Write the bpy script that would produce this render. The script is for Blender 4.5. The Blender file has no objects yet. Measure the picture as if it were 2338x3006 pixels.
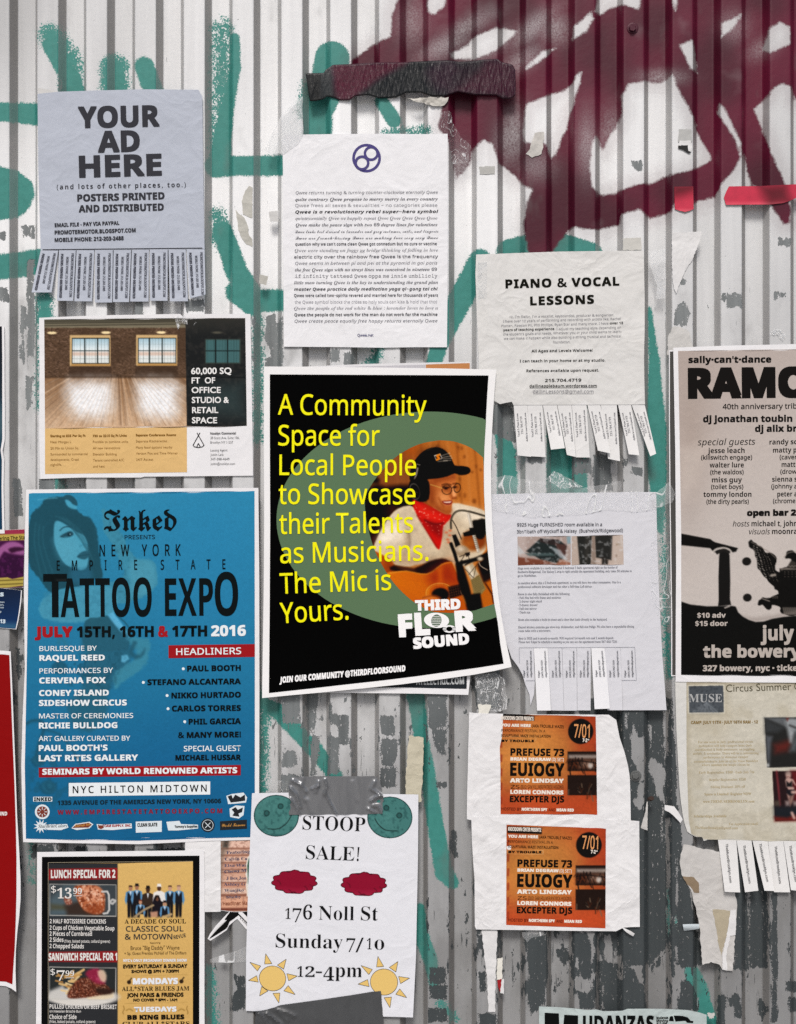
import bpy, bmesh, math, random
import numpy as np
from mathutils import Vector

# ------------------------------------------------------------------ camera, sky, sun, exposure
SC = bpy.context.scene
S = 0.00044                    # metres per photograph pixel on the ridge plane of the wall
CX, CY = 1169.0, 1503.0        # centre of the photograph
ZC = 1.55                      # camera height
DPX = 3400.0                   # camera distance, in the same pixels
cam_d = bpy.data.cameras.new('camera')
cam = bpy.data.objects.new('camera', cam_d)
SC.collection.objects.link(cam)
cam.location = (0, -DPX * S, ZC)
cam.rotation_euler = (math.radians(90), 0, 0)
cam_d.sensor_fit = 'VERTICAL'
cam_d.sensor_height = 24.0
cam_d.lens = 24.0 * DPX / 3006.0
cam_d.clip_start = 0.02
cam_d.clip_end = 200
SC.camera = cam

SUN_EL, SUN_AZ = math.radians(50), math.radians(-6)   # azimuth from straight out of the wall, to the left
W = bpy.data.worlds.new('World'); SC.world = W; W.use_nodes = True
wn = W.node_tree.nodes; bg = wn['Background']
sky = wn.new('ShaderNodeTexSky'); sky.sky_type = 'NISHITA'; sky.sun_disc = False
sky.sun_elevation = SUN_EL
sky.sun_rotation = math.radians(180) - SUN_AZ
sky.air_density = 1.0; sky.dust_density = 4.0; sky.ozone_density = 1.0
W.node_tree.links.new(sky.outputs[0], bg.inputs[0])
bg.inputs[1].default_value = 0.06
sun_d = bpy.data.lights.new('sun', 'SUN'); sun_d.energy = 1.5; sun_d.angle = math.radians(15)
sun_d.color = (1.0, 0.965, 0.93)
sun = bpy.data.objects.new('sun', sun_d); SC.collection.objects.link(sun)
_sd = Vector((math.sin(SUN_AZ) * math.cos(SUN_EL), -math.cos(SUN_AZ) * math.cos(SUN_EL), math.sin(SUN_EL)))
sun.rotation_euler = _sd.to_track_quat('Z', 'Y').to_euler()
sun.location = (0, -3, 4)
SC.cycles.use_denoising = False
SC.cycles.use_adaptive_sampling = False
SC.cycles.max_bounces = 6
SC.cycles.caustics_reflective = False
SC.cycles.caustics_refractive = False
SC.view_settings.view_transform = 'Standard'
SC.view_settings.look = 'None'
SC.view_settings.gamma = 1.0
SC.view_settings.exposure = 0.54

# ------------------------------------------------------------------ small helpers
def lin(c):
    c = np.asarray(c, float)
    return np.where(c <= 0.04045, c / 12.92, ((c + 0.055) / 1.055) ** 2.4)

def rgb(h):
    if isinstance(h, str):
        h = h.lstrip('#')
        return np.array([int(h[i:i + 2], 16) / 255 for i in (0, 2, 4)])
    return np.asarray(h, float) / 255.0

def P(x, y, d):
    k = (DPX - d) / DPX
    return np.stack([(x - CX) * k * S, -d * S + 0 * x, ZC + (CY - y) * k * S], -1)

def sstep(a, b, x):
    t = np.clip((x - a) / (b - a), 0, 1)
    return t * t * (3 - 2 * t)

def waves(x, y, seed, L, n=5):
    r = random.Random(seed); o = 0 * x
    for i in range(n):
        a = r.uniform(0, 6.283); l = L * r.uniform(0.6, 1.5)
        o = o + np.sin((x * math.cos(a) + y * math.sin(a)) * 6.283 / l + r.uniform(0, 6.283))
    return o / n

def vnoise(x, y, cell, seed, oct=1):
    out = 0 * x; amp = 1.0; tot = 0
    for o in range(oct):
        rs = np.random.RandomState(seed + 17 * o); T = rs.rand(64, 64)
        u = x / cell; v = y / cell
        iu = np.floor(u).astype(int); iv = np.floor(v).astype(int)
        fu = u - iu; fv = v - iv
        fu = fu * fu * (3 - 2 * fu); fv = fv * fv * (3 - 2 * fv)
        a = T[iv % 64, iu % 64]; b = T[iv % 64, (iu + 1) % 64]
        c = T[(iv + 1) % 64, iu % 64]; d = T[(iv + 1) % 64, (iu + 1) % 64]
        out = out + amp * ((a * (1 - fu) + b * fu) * (1 - fv) + (c * (1 - fu) + d * fu) * fv)
        tot += amp; amp *= 0.5; cell /= 2
    return out / tot

def cr(x0, y0, s):
    """points read in an enlarged crop -> photograph pixels"""
    def f(pts):
        return [(x0 + a / s, y0 + b / s) for a, b in pts]
    f.o = (x0, y0, s)
    return f

ID = cr(0, 0, 1)
cA = cr(0, 0, 1.4158); cB = cr(1138, 0, 1.4158); cC = cr(0, 850, 2.1238); cD = cr(700, 1000, 1.8878)
cE = cr(0, 1400, 2.1238); cF = cr(0, 1950, 2.1238); cG = cr(0, 2450, 2.2653); cH = cr(650, 2100, 2.41)
cI = cr(1350, 680, 2.4271); cJ = cr(1400, 1350, 2.6138); cK = cr(1340, 2050, 2.8317); cL = cr(1880, 980, 2.0415)
cM = cr(1900, 1980, 3.0342); cN = cr(1300, 2600, 1.6368); cO = cr(800, 380, 3.0891); cP = cr(850, 130, 2.4271)
cQ = cr(1738, 300, 2.8317); cR = cr(1738, 2500, 2.8317); cT = cr(1850, 640, 3.4816); cU = cr(740, 2000, 2.4271)
cV = cr(0, 1500, 4.3667); cW = cr(1200, 2250, 2.89); cX = cr(0, 500, 4.3714); cY = cr(1050, 1250, 3.64)
cZ = cr(660, 560, 4.2); c1 = cr(60, 1420, 4.2475); c2 = cr(80, 1850, 3.4667); c3 = cr(120, 2560, 3.8614)
c4 = cr(2080, 1540, 6.5853); c5 = cr(2220, 2080, 6.0678); c6 = cr(1060, 1600, 3.8614); c7 = cr(600, 2450, 5.9)
c8 = cr(1560, 2880, 2.8317); c9 = cr(1750, 2080, 4.3667); c0 = cr(640, 2740, 2.7403)
cZ1 = cr(0, 0, 2.8317); cZ2 = cr(600, 0, 2.8317)

def sd_poly(X, Y, pts):
    """signed distance, negative inside"""
    p = np.asarray(pts, float); n = len(p)
    d2 = np.full(X.shape, 1e12); ins = np.zeros(X.shape, bool)
    for i in range(n):
        ax, ay = p[i]; bx, by = p[(i + 1) % n]
        ex, ey = bx - ax, by - ay
        wx, wy = X - ax, Y - ay
        t = np.clip((wx * ex + wy * ey) / (ex * ex + ey * ey + 1e-9), 0, 1)
        d2 = np.minimum(d2, (wx - ex * t) ** 2 + (wy - ey * t) ** 2)
        c = ((ay <= Y) != (by <= Y))
        if abs(ey) > 1e-9:
            ins ^= c & (X < ax + (Y - ay) * ex / ey)
    d = np.sqrt(d2)
    return np.where(ins, -d, d)

def sd_line(X, Y, pts, r):
    p = np.asarray(pts, float)
    rr = r if isinstance(r, (list, tuple)) else [r] * len(p)
    out = np.full(X.shape, 1e6)
    for i in range(len(p) - 1):
        ax, ay = p[i]; bx, by = p[i + 1]
        ex, ey = bx - ax, by - ay
        wx, wy = X - ax, Y - ay
        t = np.clip((wx * ex + wy * ey) / (ex * ex + ey * ey + 1e-9), 0, 1)
        out = np.minimum(out, np.hypot(wx - ex * t, wy - ey * t) - (rr[i] + (rr[i + 1] - rr[i]) * t))
    return out

def smooth_poly(pts, n=4, closed=True):
    """Catmull-Rom through the points"""
    p = [np.array(q, float) for q in pts]; N = len(p); out = []
    for i in range(N if closed else N - 1):
        if closed:
            a, b, c, d = p[i - 1], p[i], p[(i + 1) % N], p[(i + 2) % N]
        else:
            a, b, c, d = p[max(i - 1, 0)], p[i], p[i + 1], p[min(i + 2, N - 1)]
        for k in range(n):
            t = k / n
            out.append(tuple(0.5 * (2 * b + (c - a) * t + (2 * a - 5 * b + 4 * c - d) * t * t + (3 * b - a - 3 * c + d) * t ** 3)))
    if not closed: out.append(tuple(p[-1]))
    return out

# ------------------------------------------------------------------ materials
MATS = {}
def nodes(name):
    m = bpy.data.materials.new(name); m.use_nodes = True
    nt = m.node_tree; return m, nt, nt.nodes['Principled BSDF']

def N(nt, t, **k):
    n = nt.nodes.new(t)
    for a, v in k.items(): setattr(n, a, v)
    return n

def math_n(nt, op, a, b=None, c=None, clamp=False):
    n = nt.nodes.new('ShaderNodeMath'); n.operation = op; n.use_clamp = clamp
    for i, v in enumerate((a, b, c)):
        if v is None: continue
        if isinstance(v, (int, float)): n.inputs[i].default_value = v
        else: nt.links.new(v, n.inputs[i])
    return n.outputs[0]

def mixc(nt, f, a, b, blend='MIX'):
    n = nt.nodes.new('ShaderNodeMix'); n.data_type = 'RGBA'; n.blend_type = blend
    for i, v in ((0, f), (6, a), (7, b)):
        if isinstance(v, (int, float)): n.inputs[i].default_value = v
        elif isinstance(v, (tuple, list, np.ndarray)): n.inputs[i].default_value = (*v[:3], 1)
        else: nt.links.new(v, n.inputs[i])
    return n.outputs[2]

def maprange(nt, v, a, b, c=0.0, d=1.0, smooth=True):
    n = nt.nodes.new('ShaderNodeMapRange'); n.interpolation_type = 'SMOOTHSTEP' if smooth else 'LINEAR'
    nt.links.new(v, n.inputs[0])
    for i, q in enumerate((a, b, c, d)): n.inputs[i + 1].default_value = q
    return n.outputs[0]

def noise_n(nt, scale, detail=2.0, rough=0.5, vec=None, dist=0.0):
    n = nt.nodes.new('ShaderNodeTexNoise'); n.inputs['Scale'].default_value = scale
    n.inputs['Detail'].default_value = detail; n.inputs['Roughness'].default_value = rough
    n.inputs['Distortion'].default_value = dist
    if vec is not None: nt.links.new(vec, n.inputs['Vector'])
    return n.outputs[0]

def pos_n(nt, sc=None):
    g = nt.nodes.new('ShaderNodeNewGeometry')
    if sc is None: return g.outputs['Position']
    m = nt.nodes.new('ShaderNodeMapping'); m.inputs['Scale'].default_value = sc
    nt.links.new(g.outputs['Position'], m.inputs['Vector']); return m.outputs[0]

def crumple(nt, bsdf, st, big=1.0):
    """paper relief shared by a sheet and what is printed on it"""
    if st <= 0: return
    st = min(1.0, st * 2.1)
    p = pos_n(nt)
    a = noise_n(nt, 17, 3, 0.55, p, 0.6)
    b = noise_n(nt, 70, 2, 0.5, p)
    r = math_n(nt, 'ABSOLUTE', math_n(nt, 'SUBTRACT', a, 0.5))
    h = math_n(nt, 'ADD', math_n(nt, 'MULTIPLY', r, -1.1 * big), math_n(nt, 'MULTIPLY', b, 0.22))
    bp = nt.nodes.new('ShaderNodeBump'); bp.inputs['Strength'].default_value = st
    bp.inputs['Distance'].default_value = 0.006
    nt.links.new(h, bp.inputs['Height']); nt.links.new(bp.outputs[0], bsdf.inputs['Normal'])

def paper(name, col, rough=0.55, cr_=0.25, stain=0.05, stain_col=None, spec=0.3):
    key = ('p', name)
    if key in MATS: return MATS[key]
    m, nt, b = nodes(name)
    c = lin(rgb(col))
    p = pos_n(nt)
    n = noise_n(nt, 30, 4, 0.6, p); f = maprange(nt, n, 0.3, 0.75, 0, stain, False)
    sc = c * 0.55 if stain_col is None else lin(rgb(stain_col))
    nt.links.new(mixc(nt, f, c, sc), b.inputs['Base Color'])
    b.inputs['Roughness'].default_value = rough; b.inputs['Specular IOR Level'].default_value = spec
    crumple(nt, b, cr_)
    MATS[key] = m; return m

def ink(col, rough=0.5, cr_=0.0, fade=0.0, paper_col='#e8e8ea'):
    key = ('i', str(col), rough, cr_, fade)
    if key in MATS: return MATS[key]
    m, nt, b = nodes('printed_ink')
    c = lin(rgb(col)); b.inputs['Base Color'].default_value = (*c, 1)
    n = noise_n(nt, 900, 2, 0.6, pos_n(nt))
    f = maprange(nt, n, 0.35, 0.8, 0.0, 0.002 + 0.02 * float(c.mean()) + fade, False)
    nt.links.new(mixc(nt, f, c, lin(rgb(paper_col)) * 0.9), b.inputs['Base Color'])
    b.inputs['Roughness'].default_value = rough; b.inputs['Specular IOR Level'].default_value = 0.12 if c.mean() > 0.01 else 0.03
    crumple(nt, b, cr_)
    MATS[key] = m; return m

def picture(rough=0.4, cr_=0.1):
    key = ('pic', rough, cr_)
    if key in MATS: return MATS[key]
    m, nt, b = nodes('printed_picture')
    a = N(nt, 'ShaderNodeVertexColor', layer_name='print')
    n = noise_n(nt, 1500, 2, 0.6, pos_n(nt))
    nt.links.new(mixc(nt, maprange(nt, n, 0.3, 0.8, 0, 0.01, False), a.outputs[0], (0.5, 0.5, 0.5)), b.inputs['Base Color'])
    b.inputs['Roughness'].default_value = rough; b.inputs['Specular IOR Level'].default_value = 0.07
    crumple(nt, b, cr_)
    MATS[key] = m; return m

def plain(name, col, rough=0.5, spec=0.4, metal=0.0, bump=0.0, bscale=300, alpha=1.0, stretch=None):
    key = ('x', name, str(col))
    if key in MATS: return MATS[key]
    m, nt, b = nodes(name); c = lin(rgb(col))
    p = pos_n(nt, stretch)
    n = noise_n(nt, bscale, 3, 0.6, p)
    nt.links.new(mixc(nt, maprange(nt, n, 0.3, 0.75, 0, 0.35, False), c, c * 0.6), b.inputs['Base Color'])
    b.inputs['Roughness'].default_value = rough; b.inputs['Specular IOR Level'].default_value = spec
    b.inputs['Metallic'].default_value = metal
    if bump > 0:
        bp = nt.nodes.new('ShaderNodeBump'); bp.inputs['Strength'].default_value = bump
        bp.inputs['Distance'].default_value = 0.002
        nt.links.new(n, bp.inputs['Height']); nt.links.new(bp.outputs[0], b.inputs['Normal'])
    MATS[key] = m; return m

# ------------------------------------------------------------------ objects
def prop(o, label=None, cat=None, group=None, kind=None):
    if label: o['label'] = label
    if cat: o['category'] = cat
    if group: o['group'] = group
    if kind: o['kind'] = kind
    return o

def empty(name, xy, d, label, cat, group=None):
    o = bpy.data.objects.new(name, None); SC.collection.objects.link(o)
    o.location = P(np.float64(xy[0]), np.float64(xy[1]), np.float64(d)); o.empty_display_size = 0.02
    return prop(o, label, cat, group)

def root_loc(o):
    v = Vector((0, 0, 0))
    while o is not None:
        v = v + o.location; o = o.parent
    return v

def link_mesh(name, me, mat, parent=None, smooth=True, angle=40):
    if mat is not None and not me.materials: me.materials.append(mat)
    if smooth:
        me.polygons.foreach_set('use_smooth', [True] * len(me.polygons))
        if angle: me.set_sharp_from_angle(angle=math.radians(angle))
    o = bpy.data.objects.new(name, me); SC.collection.objects.link(o)
    if parent is not None:
        off = root_loc(parent); co = np.empty(len(me.vertices) * 3, np.float32)
        me.vertices.foreach_get('co', co); co = co.reshape(-1, 3) - np.array(off, np.float32)
        me.vertices.foreach_set('co', co.ravel()); o.parent = parent
    me.update()
    return o

G = 16.0
def dice(bm, g=None):
    g = g or G
    for ax in (0, 1):
        cs = [v.co[ax] for v in bm.verts]
        if not cs: return
        a = math.floor(min(cs) / g) + 1
        while a * g < max(cs) - 1e-6:
            co = [0, 0, 0]; no = [0, 0, 0]; co[ax] = a * g; no[ax] = 1
            bmesh.ops.bisect_plane(bm, geom=bm.verts[:] + bm.edges[:] + bm.faces[:], dist=1e-4, plane_co=co, plane_no=no)
            a += 1

def bm_polys(polys):
    bm = bmesh.new()
    for p in polys:
        vs = [bm.verts.new((x, y, 0)) for x, y in p]
        try: bm.faces.new(vs).normal_update()
        except ValueError: pass
    bmesh.ops.triangulate(bm, faces=bm.faces[:], ngon_method='EAR_CLIP')
    return bm

def drape(bm, dep, lay=0.0, thick=0.0):
    """flat pixel mesh -> world, laid over the depth function of its sheet"""
    n = len(bm.verts)
    X = np.array([v.co.x for v in bm.verts]); Y = np.array([v.co.y for v in bm.verts]); Z = np.array([v.co.z for v in bm.verts])
    w = P(X, Y, dep(X, Y) + lay + Z)
    for v, c in zip(bm.verts, w): v.co = c
    for f in bm.faces:
        f.normal_update()
        if f.normal.y > 0: f.normal_flip()
    if thick > 0:
        bmesh.ops.solidify(bm, geom=bm.faces[:], thickness=thick)
    me = bpy.data.meshes.new('m'); bm.to_mesh(me); bm.free()
    return me

def Dep(d0, amp=1.5, seed=1, L=420, sag=1.0, extra=None):
    def f(x, y):
        r = d0 + amp * waves(x, y, seed, L) - sag * 0.5 * (1 + np.cos((x - 71) * 6.28318 / 143.4))
        if extra is not None: r = r + extra(x, y)
        return np.maximum(r, 0.8)
    return f

LAY = 0.45
def sheet(parent, poly, dep, mat, name='paper_sheet', g=None, lay=0.0, label=None, thick=0.00025):
    bm = bm_polys([poly]); dice(bm, g)
    o = link_mesh(name, drape(bm, dep, lay, thick), mat, parent)
    if label: o['label'] = label
    return o

def clusters(boxes, gap):
    """indices of boxes that lie within gap of one another"""
    n = len(boxes); par = list(range(n))
    def find(i):
        while par[i] != i: i = par[i]
        return i
    for i in range(n):
        for j in range(i):
            a, b = boxes[i], boxes[j]; g = gap if not isinstance(gap, list) else min(gap[i], gap[j])
            if a[0] - g < b[2] and b[0] - g < a[2] and a[1] - g < b[3] and b[1] - g < a[3]: par[find(i)] = find(j)
    out = {}
    for i in range(n): out.setdefault(find(i), []).append(i)
    return list(out.values())

def flat(parent, name, polys, dep, mat, lay=1, label=None, gap=7):
    if len(polys) > 1:
        bx = [(min(a for a, b in p), min(b for a, b in p), max(a for a, b in p), max(b for a, b in p)) for p in polys]
        cl = clusters(bx, gap)
        if len(cl) > 1:
            return [flat(parent, name, [polys[i] for i in q], dep, mat, lay, label, 1e6) for q in cl]
    bm = bm_polys(polys); dice(bm)
    o = link_mesh(name, drape(bm, dep, lay * LAY), mat, parent)
    if label: o['label'] = label
    return o

# ------------------------------------------------------------------ lettering
_MATHSETS = dict(s=(0x1D5A0, 0x1D5BA, 0x1D7E2), sb=(0x1D5D4, 0x1D5EE, 0x1D7EC), si=(0x1D608, 0x1D622, 0x1D7E2),
                 sbi=(0x1D63C, 0x1D656, 0x1D7EC), rb=(0x1D400, 0x1D41A, 0x1D7CE), rbi=(0x1D468, 0x1D482, 0x1D7CE),
                 f=(0x1D56C, 0x1D586, 0x1D7CE), sc=(0x1D4D0, 0x1D4EA, 0x1D7CE), m=(0x1D670, 0x1D68A, 0x1D7F6),
                 ds=(0x1D538, 0x1D552, 0x1D7D8), g=None)
_DS = dict(C='\u2102', H='\u210d', N='\u2115', P='\u2119', Q='\u211a', R='\u211d', Z='\u2124')
# name -> (alphabet, stroke offset, slant)
STY = dict(g=('g', 0, 0), gb=('g', .022, 0), gh=('g', .04, 0), s=('s', 0, 0), s2=('s', .012, 0), sb=('sb', 0, 0), h=('sb', .022, 0),
           hh=('sb', .04, 0), si=('si', 0, 0), sbi=('sbi', 0, 0), hi=('sbi', .03, 0), rb=('rb', 0, 0), r=('rb', -.0065, 0),
           rbi=('rbi', 0, 0), ri=('rbi', -.006, 0), f=('f', .004, 0), sc=('sc', 0, 0), m=('m', 0, 0), ds=('ds', 0, 0), gi=('g', 0, .22),
           sl=('s', -.008, 0), mb=('m', .015, 0))

def conv(style, s):
    a = STY[style][0]
    if a == 'g': return s
    U, L_, D_ = _MATHSETS[a]; o = ''
    for ch in s:
        if a == 'ds' and ch in _DS: o += _DS[ch]
        elif 'A' <= ch <= 'Z': o += chr(U + ord(ch) - 65)
        elif 'a' <= ch <= 'z': o += chr(L_ + ord(ch) - 97)
        elif '0' <= ch <= '9': o += chr(D_ + ord(ch) - 48)
        else: o += ch
    return o

_tcurve = bpy.data.curves.new('lettering', 'FONT'); _tobj = bpy.data.objects.new('lettering', _tcurve)
SC.collection.objects.link(_tobj)
_GC = {}
_builtin = _tcurve.font
try:      # the maths alphabets Blender ships with; without it the built-in face falls back to the same glyphs, only slower
    _maths = bpy.data.fonts.load(bpy.utils.system_resource('DATAFILES', path='fonts') + '/NotoSansMath-Regular.woff2')
except Exception:
    _maths = _builtin
def glyphs(style, s, space=1.0):
    k = (style, s, space)
    if k in _GC: return _GC[k]
    if ('cap', style) not in _GC:
        _GC[('cap', style)] = 1.0
        v, f = _raw(style, 'H', 1.0); _GC[('cap', style)] = float(v[:, 1].max() - v[:, 1].min())
    v, f = _raw(style, s, space)
    v = v / _GC[('cap', style)]
    _GC[k] = (v, f); return _GC[k]

def _raw(style, s, space):
    _, off, sh = STY[style]
    _tcurve.font = _builtin if STY[style][0] == 'g' else _maths
    _tcurve.body = conv(style, s); _tcurve.offset = min(off, 0); _tcurve.shear = sh
    _tcurve.space_character = space; _tcurve.resolution_u = 3
    me = _tobj.to_mesh()
    n = len(me.vertices); co = np.empty(n * 3, np.float32); me.vertices.foreach_get('co', co)
    v = co.reshape(-1, 3)[:, :2].astype(float)
    f = [tuple(p.vertices) for p in me.polygons]
    _tobj.to_mesh_clear()
    return v, f

def text_geo(c, specs):
    """specs: (style, string, x0, y0, x1, y1, cap height[, spacing]) in crop units; (x0,y0)-(x1,y1) is the baseline"""
    V = []; F = []; n = 0
    x_, y_, s_ = c.o
    for sp in specs:
        st, s, x0, y0, x1, y1, h = sp[:7]
        v, f = glyphs(st, s, sp[7] if len(sp) > 7 else 1.0)
        if len(v) == 0: continue
        w0, w1 = v[:, 0].min(), v[:, 0].max()
        L = math.hypot(x1 - x0, y1 - y0); ux, uy = (x1 - x0) / L, (y1 - y0) / L
        o = max(STY[st][1], 0) * 1.4 * h; k = o * min(1.0, L / ((w1 - w0) * h))
        a = k + (v[:, 0] - w0) / (w1 - w0) * (L - 2 * k); b = o + v[:, 1] * (h - 2 * o)
        X = x0 + a * ux + b * uy; Y = y0 + a * uy - b * ux
        # heavier weights: the same letters printed a few times, each a hair further out
        for j, (dx, dy) in enumerate(((0, 0),) if o == 0 else ((0, 0), (k, o), (-k, -o), (k, -o), (-k, o))):
            V.append(np.stack([x_ + (X + dx) / s_, y_ + (Y + dy) / s_, 0 * X + .07 * j], -1))
            F += [tuple(i + n for i in q) for q in f]; n += len(v)
    return (np.concatenate(V), F)

def text(parent, name, c, specs, dep, mat, lay=2, label=None, split=True):
    if split and len(specs) > 1:
        bx = []
        for sp in specs:
            x0, y0, x1, y1, h = sp[2:7]; bx.append((min(x0, x1), min(y0, y1) - (h if abs(x1 - x0) > abs(y1 - y0) else 0), max(x0, x1) + (h if abs(x1 - x0) < abs(y1 - y0) else 0), max(y0, y1)))
        cl = clusters(bx, [1.3 * sp[6] + 3 for sp in specs])
        if len(cl) > 1:
            return [text(parent, name, c, [specs[i] for i in q], dep, mat, lay, label, False) for q in cl]
    v, f = text_geo(c, specs)
    bm = bmesh.new(); vs = [bm.verts.new((a, b, z)) for a, b, z in v]
    for q in f:
        try: bm.faces.new([vs[i] for i in q])
        except ValueError: pass
    if max(sp[6] for sp in specs) / c.o[2] > 36: dice(bm)
    o = link_mesh(name, drape(bm, dep, lay * LAY), mat, parent, angle=None)
    if label: o['label'] = label
    return o

# ------------------------------------------------------------------ printed pictures (drawn as coloured vertices)
class Cv:
    def __init__(s, x0, y0, x1, y1, res, bg):
        s.b = (x0, y0, x1, y1); s.res = res
        nx = int(math.ceil((x1 - x0) / res)) + 1; ny = int(math.ceil((y1 - y0) / res)) + 1
        s.X, s.Y = np.meshgrid(x0 + np.arange(nx) * res, y0 + np.arange(ny) * res)
        s.c = np.tile(rgb(bg), (ny, nx, 1)); s.o = (0, 0, 1)
    def use(s, c): s.o = c.o; return s
    def T(s, pts): return [(s.o[0] + a / s.o[2], s.o[1] + b / s.o[2]) for a, b in pts]
    def put(s, m, col):
        col = col if isinstance(col, np.ndarray) and col.ndim == 3 else rgb(col)
        s.c = s.c * (1 - m[..., None]) + col * m[..., None]
    def poly(s, pts, col, soft=1.5, a=1.0, sm=0, wob=0, seed=3):
        pts = s.T(pts)
        if sm: pts = smooth_poly(pts, sm)
        d = sd_poly(s.X, s.Y, pts)
        if wob: d = d + wob * (vnoise(s.X, s.Y, wob * 2.5, seed, 2) - .5) * 2
        s.put(a * sstep(soft, -soft, d), col)
    def ell(s, x, y, rx, ry, col, soft=1.5, a=1.0, rot=0.0, ring=None):
        (x, y), = s.T([(x, y)]); rx /= s.o[2]; ry /= s.o[2]
        if ring: ring /= s.o[2]
        ca, sa = math.cos(rot), math.sin(rot)
        u = ((s.X - x) * ca + (s.Y - y) * sa) / rx; v = (-(s.X - x) * sa + (s.Y - y) * ca) / ry
        d = (np.hypot(u, v) - 1) * min(rx, ry)
        if ring: d = np.abs(d) - ring
        s.put(a * sstep(soft, -soft, d), col)
    def line(s, pts, w, col, soft=1.0, a=1.0, sm=0):
        pts = s.T(pts); w = w / s.o[2] if not isinstance(w, (list, tuple)) else [q / s.o[2] for q in w]
        if sm: pts = smooth_poly(pts, sm, False)
        s.put(a * sstep(soft, -soft, sd_line(s.X, s.Y, pts, w)), col)
    def grad(s, xa, ya, ca_, xb, yb, cb, a=1.0, m=None):
        (xa, ya), (xb, yb) = s.T([(xa, ya), (xb, yb)])
        ex, ey = xb - xa, yb - ya
        t = np.clip(((s.X - xa) * ex + (s.Y - ya) * ey) / (ex * ex + ey * ey), 0, 1)[..., None]
        col = rgb(ca_) * (1 - t) + rgb(cb) * t
        mm = (np.ones(s.X.shape) if m is None else m) * a
        s.c = s.c * (1 - mm[..., None]) + col * mm[..., None]
    def mott(s, cell, seed, amp, oct=2, m=None, sx=1.0, sy=1.0):
        n = (vnoise(s.X * sx, s.Y * sy, cell, seed, oct) - .5) * 2 * amp
        if m is not None: n = n * m
        s.c = np.clip(s.c * (1 + n[..., None]), 0, 1)
    def blot(s, cell, seed, lo, hi, col, a=1.0, m=None, oct=2, sx=1.0, sy=1.0):
        n = vnoise(s.X * sx, s.Y * sy, cell, seed, oct); q = sstep(lo, hi, n) * a
        if m is not None: q = q * m
        s.put(q, col)
    def curve(s, k=1.18, o=-.02): s.c = np.clip((s.c - .5) * k + .5 + o, 0, 1)
    def mask(s, pts, soft=1.5, sm=0):
        pts = s.T(pts)
        if sm: pts = smooth_poly(pts, sm)
        return sstep(soft, -soft, sd_poly(s.X, s.Y, pts))
    def sample(s, x, y):
        u = np.clip((x - s.b[0]) / s.res, 0, s.X.shape[1] - 1.001); v = np.clip((y - s.b[1]) / s.res, 0, s.X.shape[0] - 1.001)
        i = u.astype(int); j = v.astype(int); fu = (u - i)[:, None]; fv = (v - j)[:, None]; c = s.c
        return (c[j, i] * (1 - fu) + c[j, i + 1] * fu) * (1 - fv) + (c[j + 1, i] * (1 - fu) + c[j + 1, i + 1] * fu) * fv

def row_cross(pts, y):
    xs = []
    n = len(pts)
    for i in range(n):
        (ax, ay), (bx, by) = pts[i], pts[(i + 1) % n]
        if (ay <= y) != (by <= y): xs.append(ax + (y - ay) * (bx - ax) / (by - ay))
    return (min(xs), max(xs)) if len(xs) > 1 else None

def pic(parent, name, cv, outline, dep, mat, lay=1, step=2.0, label=None, cols=False):
    """row-convex outline filled with a fine mesh coloured from the canvas"""
    if cols: outline = [(b, a) for a, b in outline]
    ys = [q[1] for q in outline]; y0, y1 = min(ys) + .02, max(ys) - .02
    ny = max(2, int((y1 - y0) / step)); wmax = max(q[0] for q in outline) - min(q[0] for q in outline)
    nx = max(2, int(wmax / step)); yy = np.linspace(y0, y1, ny + 1)
    lr = [row_cross(outline, y) for y in yy]
    lr = [q if q else (lr[k - 1] or lr[k + 1]) for k, q in enumerate(lr)]
    l = np.array([q[0] for q in lr]); r = np.array([q[1] for q in lr])
    t = np.linspace(0, 1, nx + 1)
    X = (l[:, None] + (r - l)[:, None] * t).ravel(); Y = np.repeat(yy, nx + 1)
    if cols: X, Y = Y, X
    me = grid_mesh(P(X, Y, dep(X, Y) + lay * LAY), ny + 1, nx + 1)
    if cols: me.flip_normals()
    ca = me.color_attributes.new('print', 'FLOAT_COLOR', 'POINT')
    col = np.ones((len(X), 4), np.float32); col[:, :3] = lin(np.clip(cv.sample(X, Y), 0, 1))
    ca.data.foreach_set('color', col.ravel())
    o = link_mesh(name, me, mat, parent, angle=None)
    if label: o['label'] = label
    return o

def grid_mesh(co, ny, nx):
    me = bpy.data.meshes.new('m')
    j, i = np.meshgrid(np.arange(ny - 1), np.arange(nx - 1), indexing='ij')
    a = (j * nx + i).ravel(); q = np.stack([a, a + nx, a + nx + 1, a + 1], -1).astype(np.int32)
    nf = len(q)
    me.vertices.add(len(co)); me.vertices.foreach_set('co', co.astype(np.float32).ravel())
    me.loops.add(nf * 4); me.loops.foreach_set('vertex_index', q.ravel())
    me.polygons.add(nf); me.polygons.foreach_set('loop_start', np.arange(0, nf * 4, 4, dtype=np.int32))
    me.update(calc_edges=True)
    return me
# ------------------------------------------------------------------ pavement and corrugated wall
PITCH, RIB0, HPX = 143.4, 27.0, 28.5
def trap(x):
    u = (x - RIB0) % PITCH
    return np.where(u < 18.6, u / 18.6, np.where(u < 69.2, 1.0, np.where(u < 83, 1 - (u - 69.2) / 13.8, 0.0)))
def prof(x):
    return sum(trap(x + o) for o in np.linspace(-2.6, 2.6, 9)) / 9 * HPX

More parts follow.
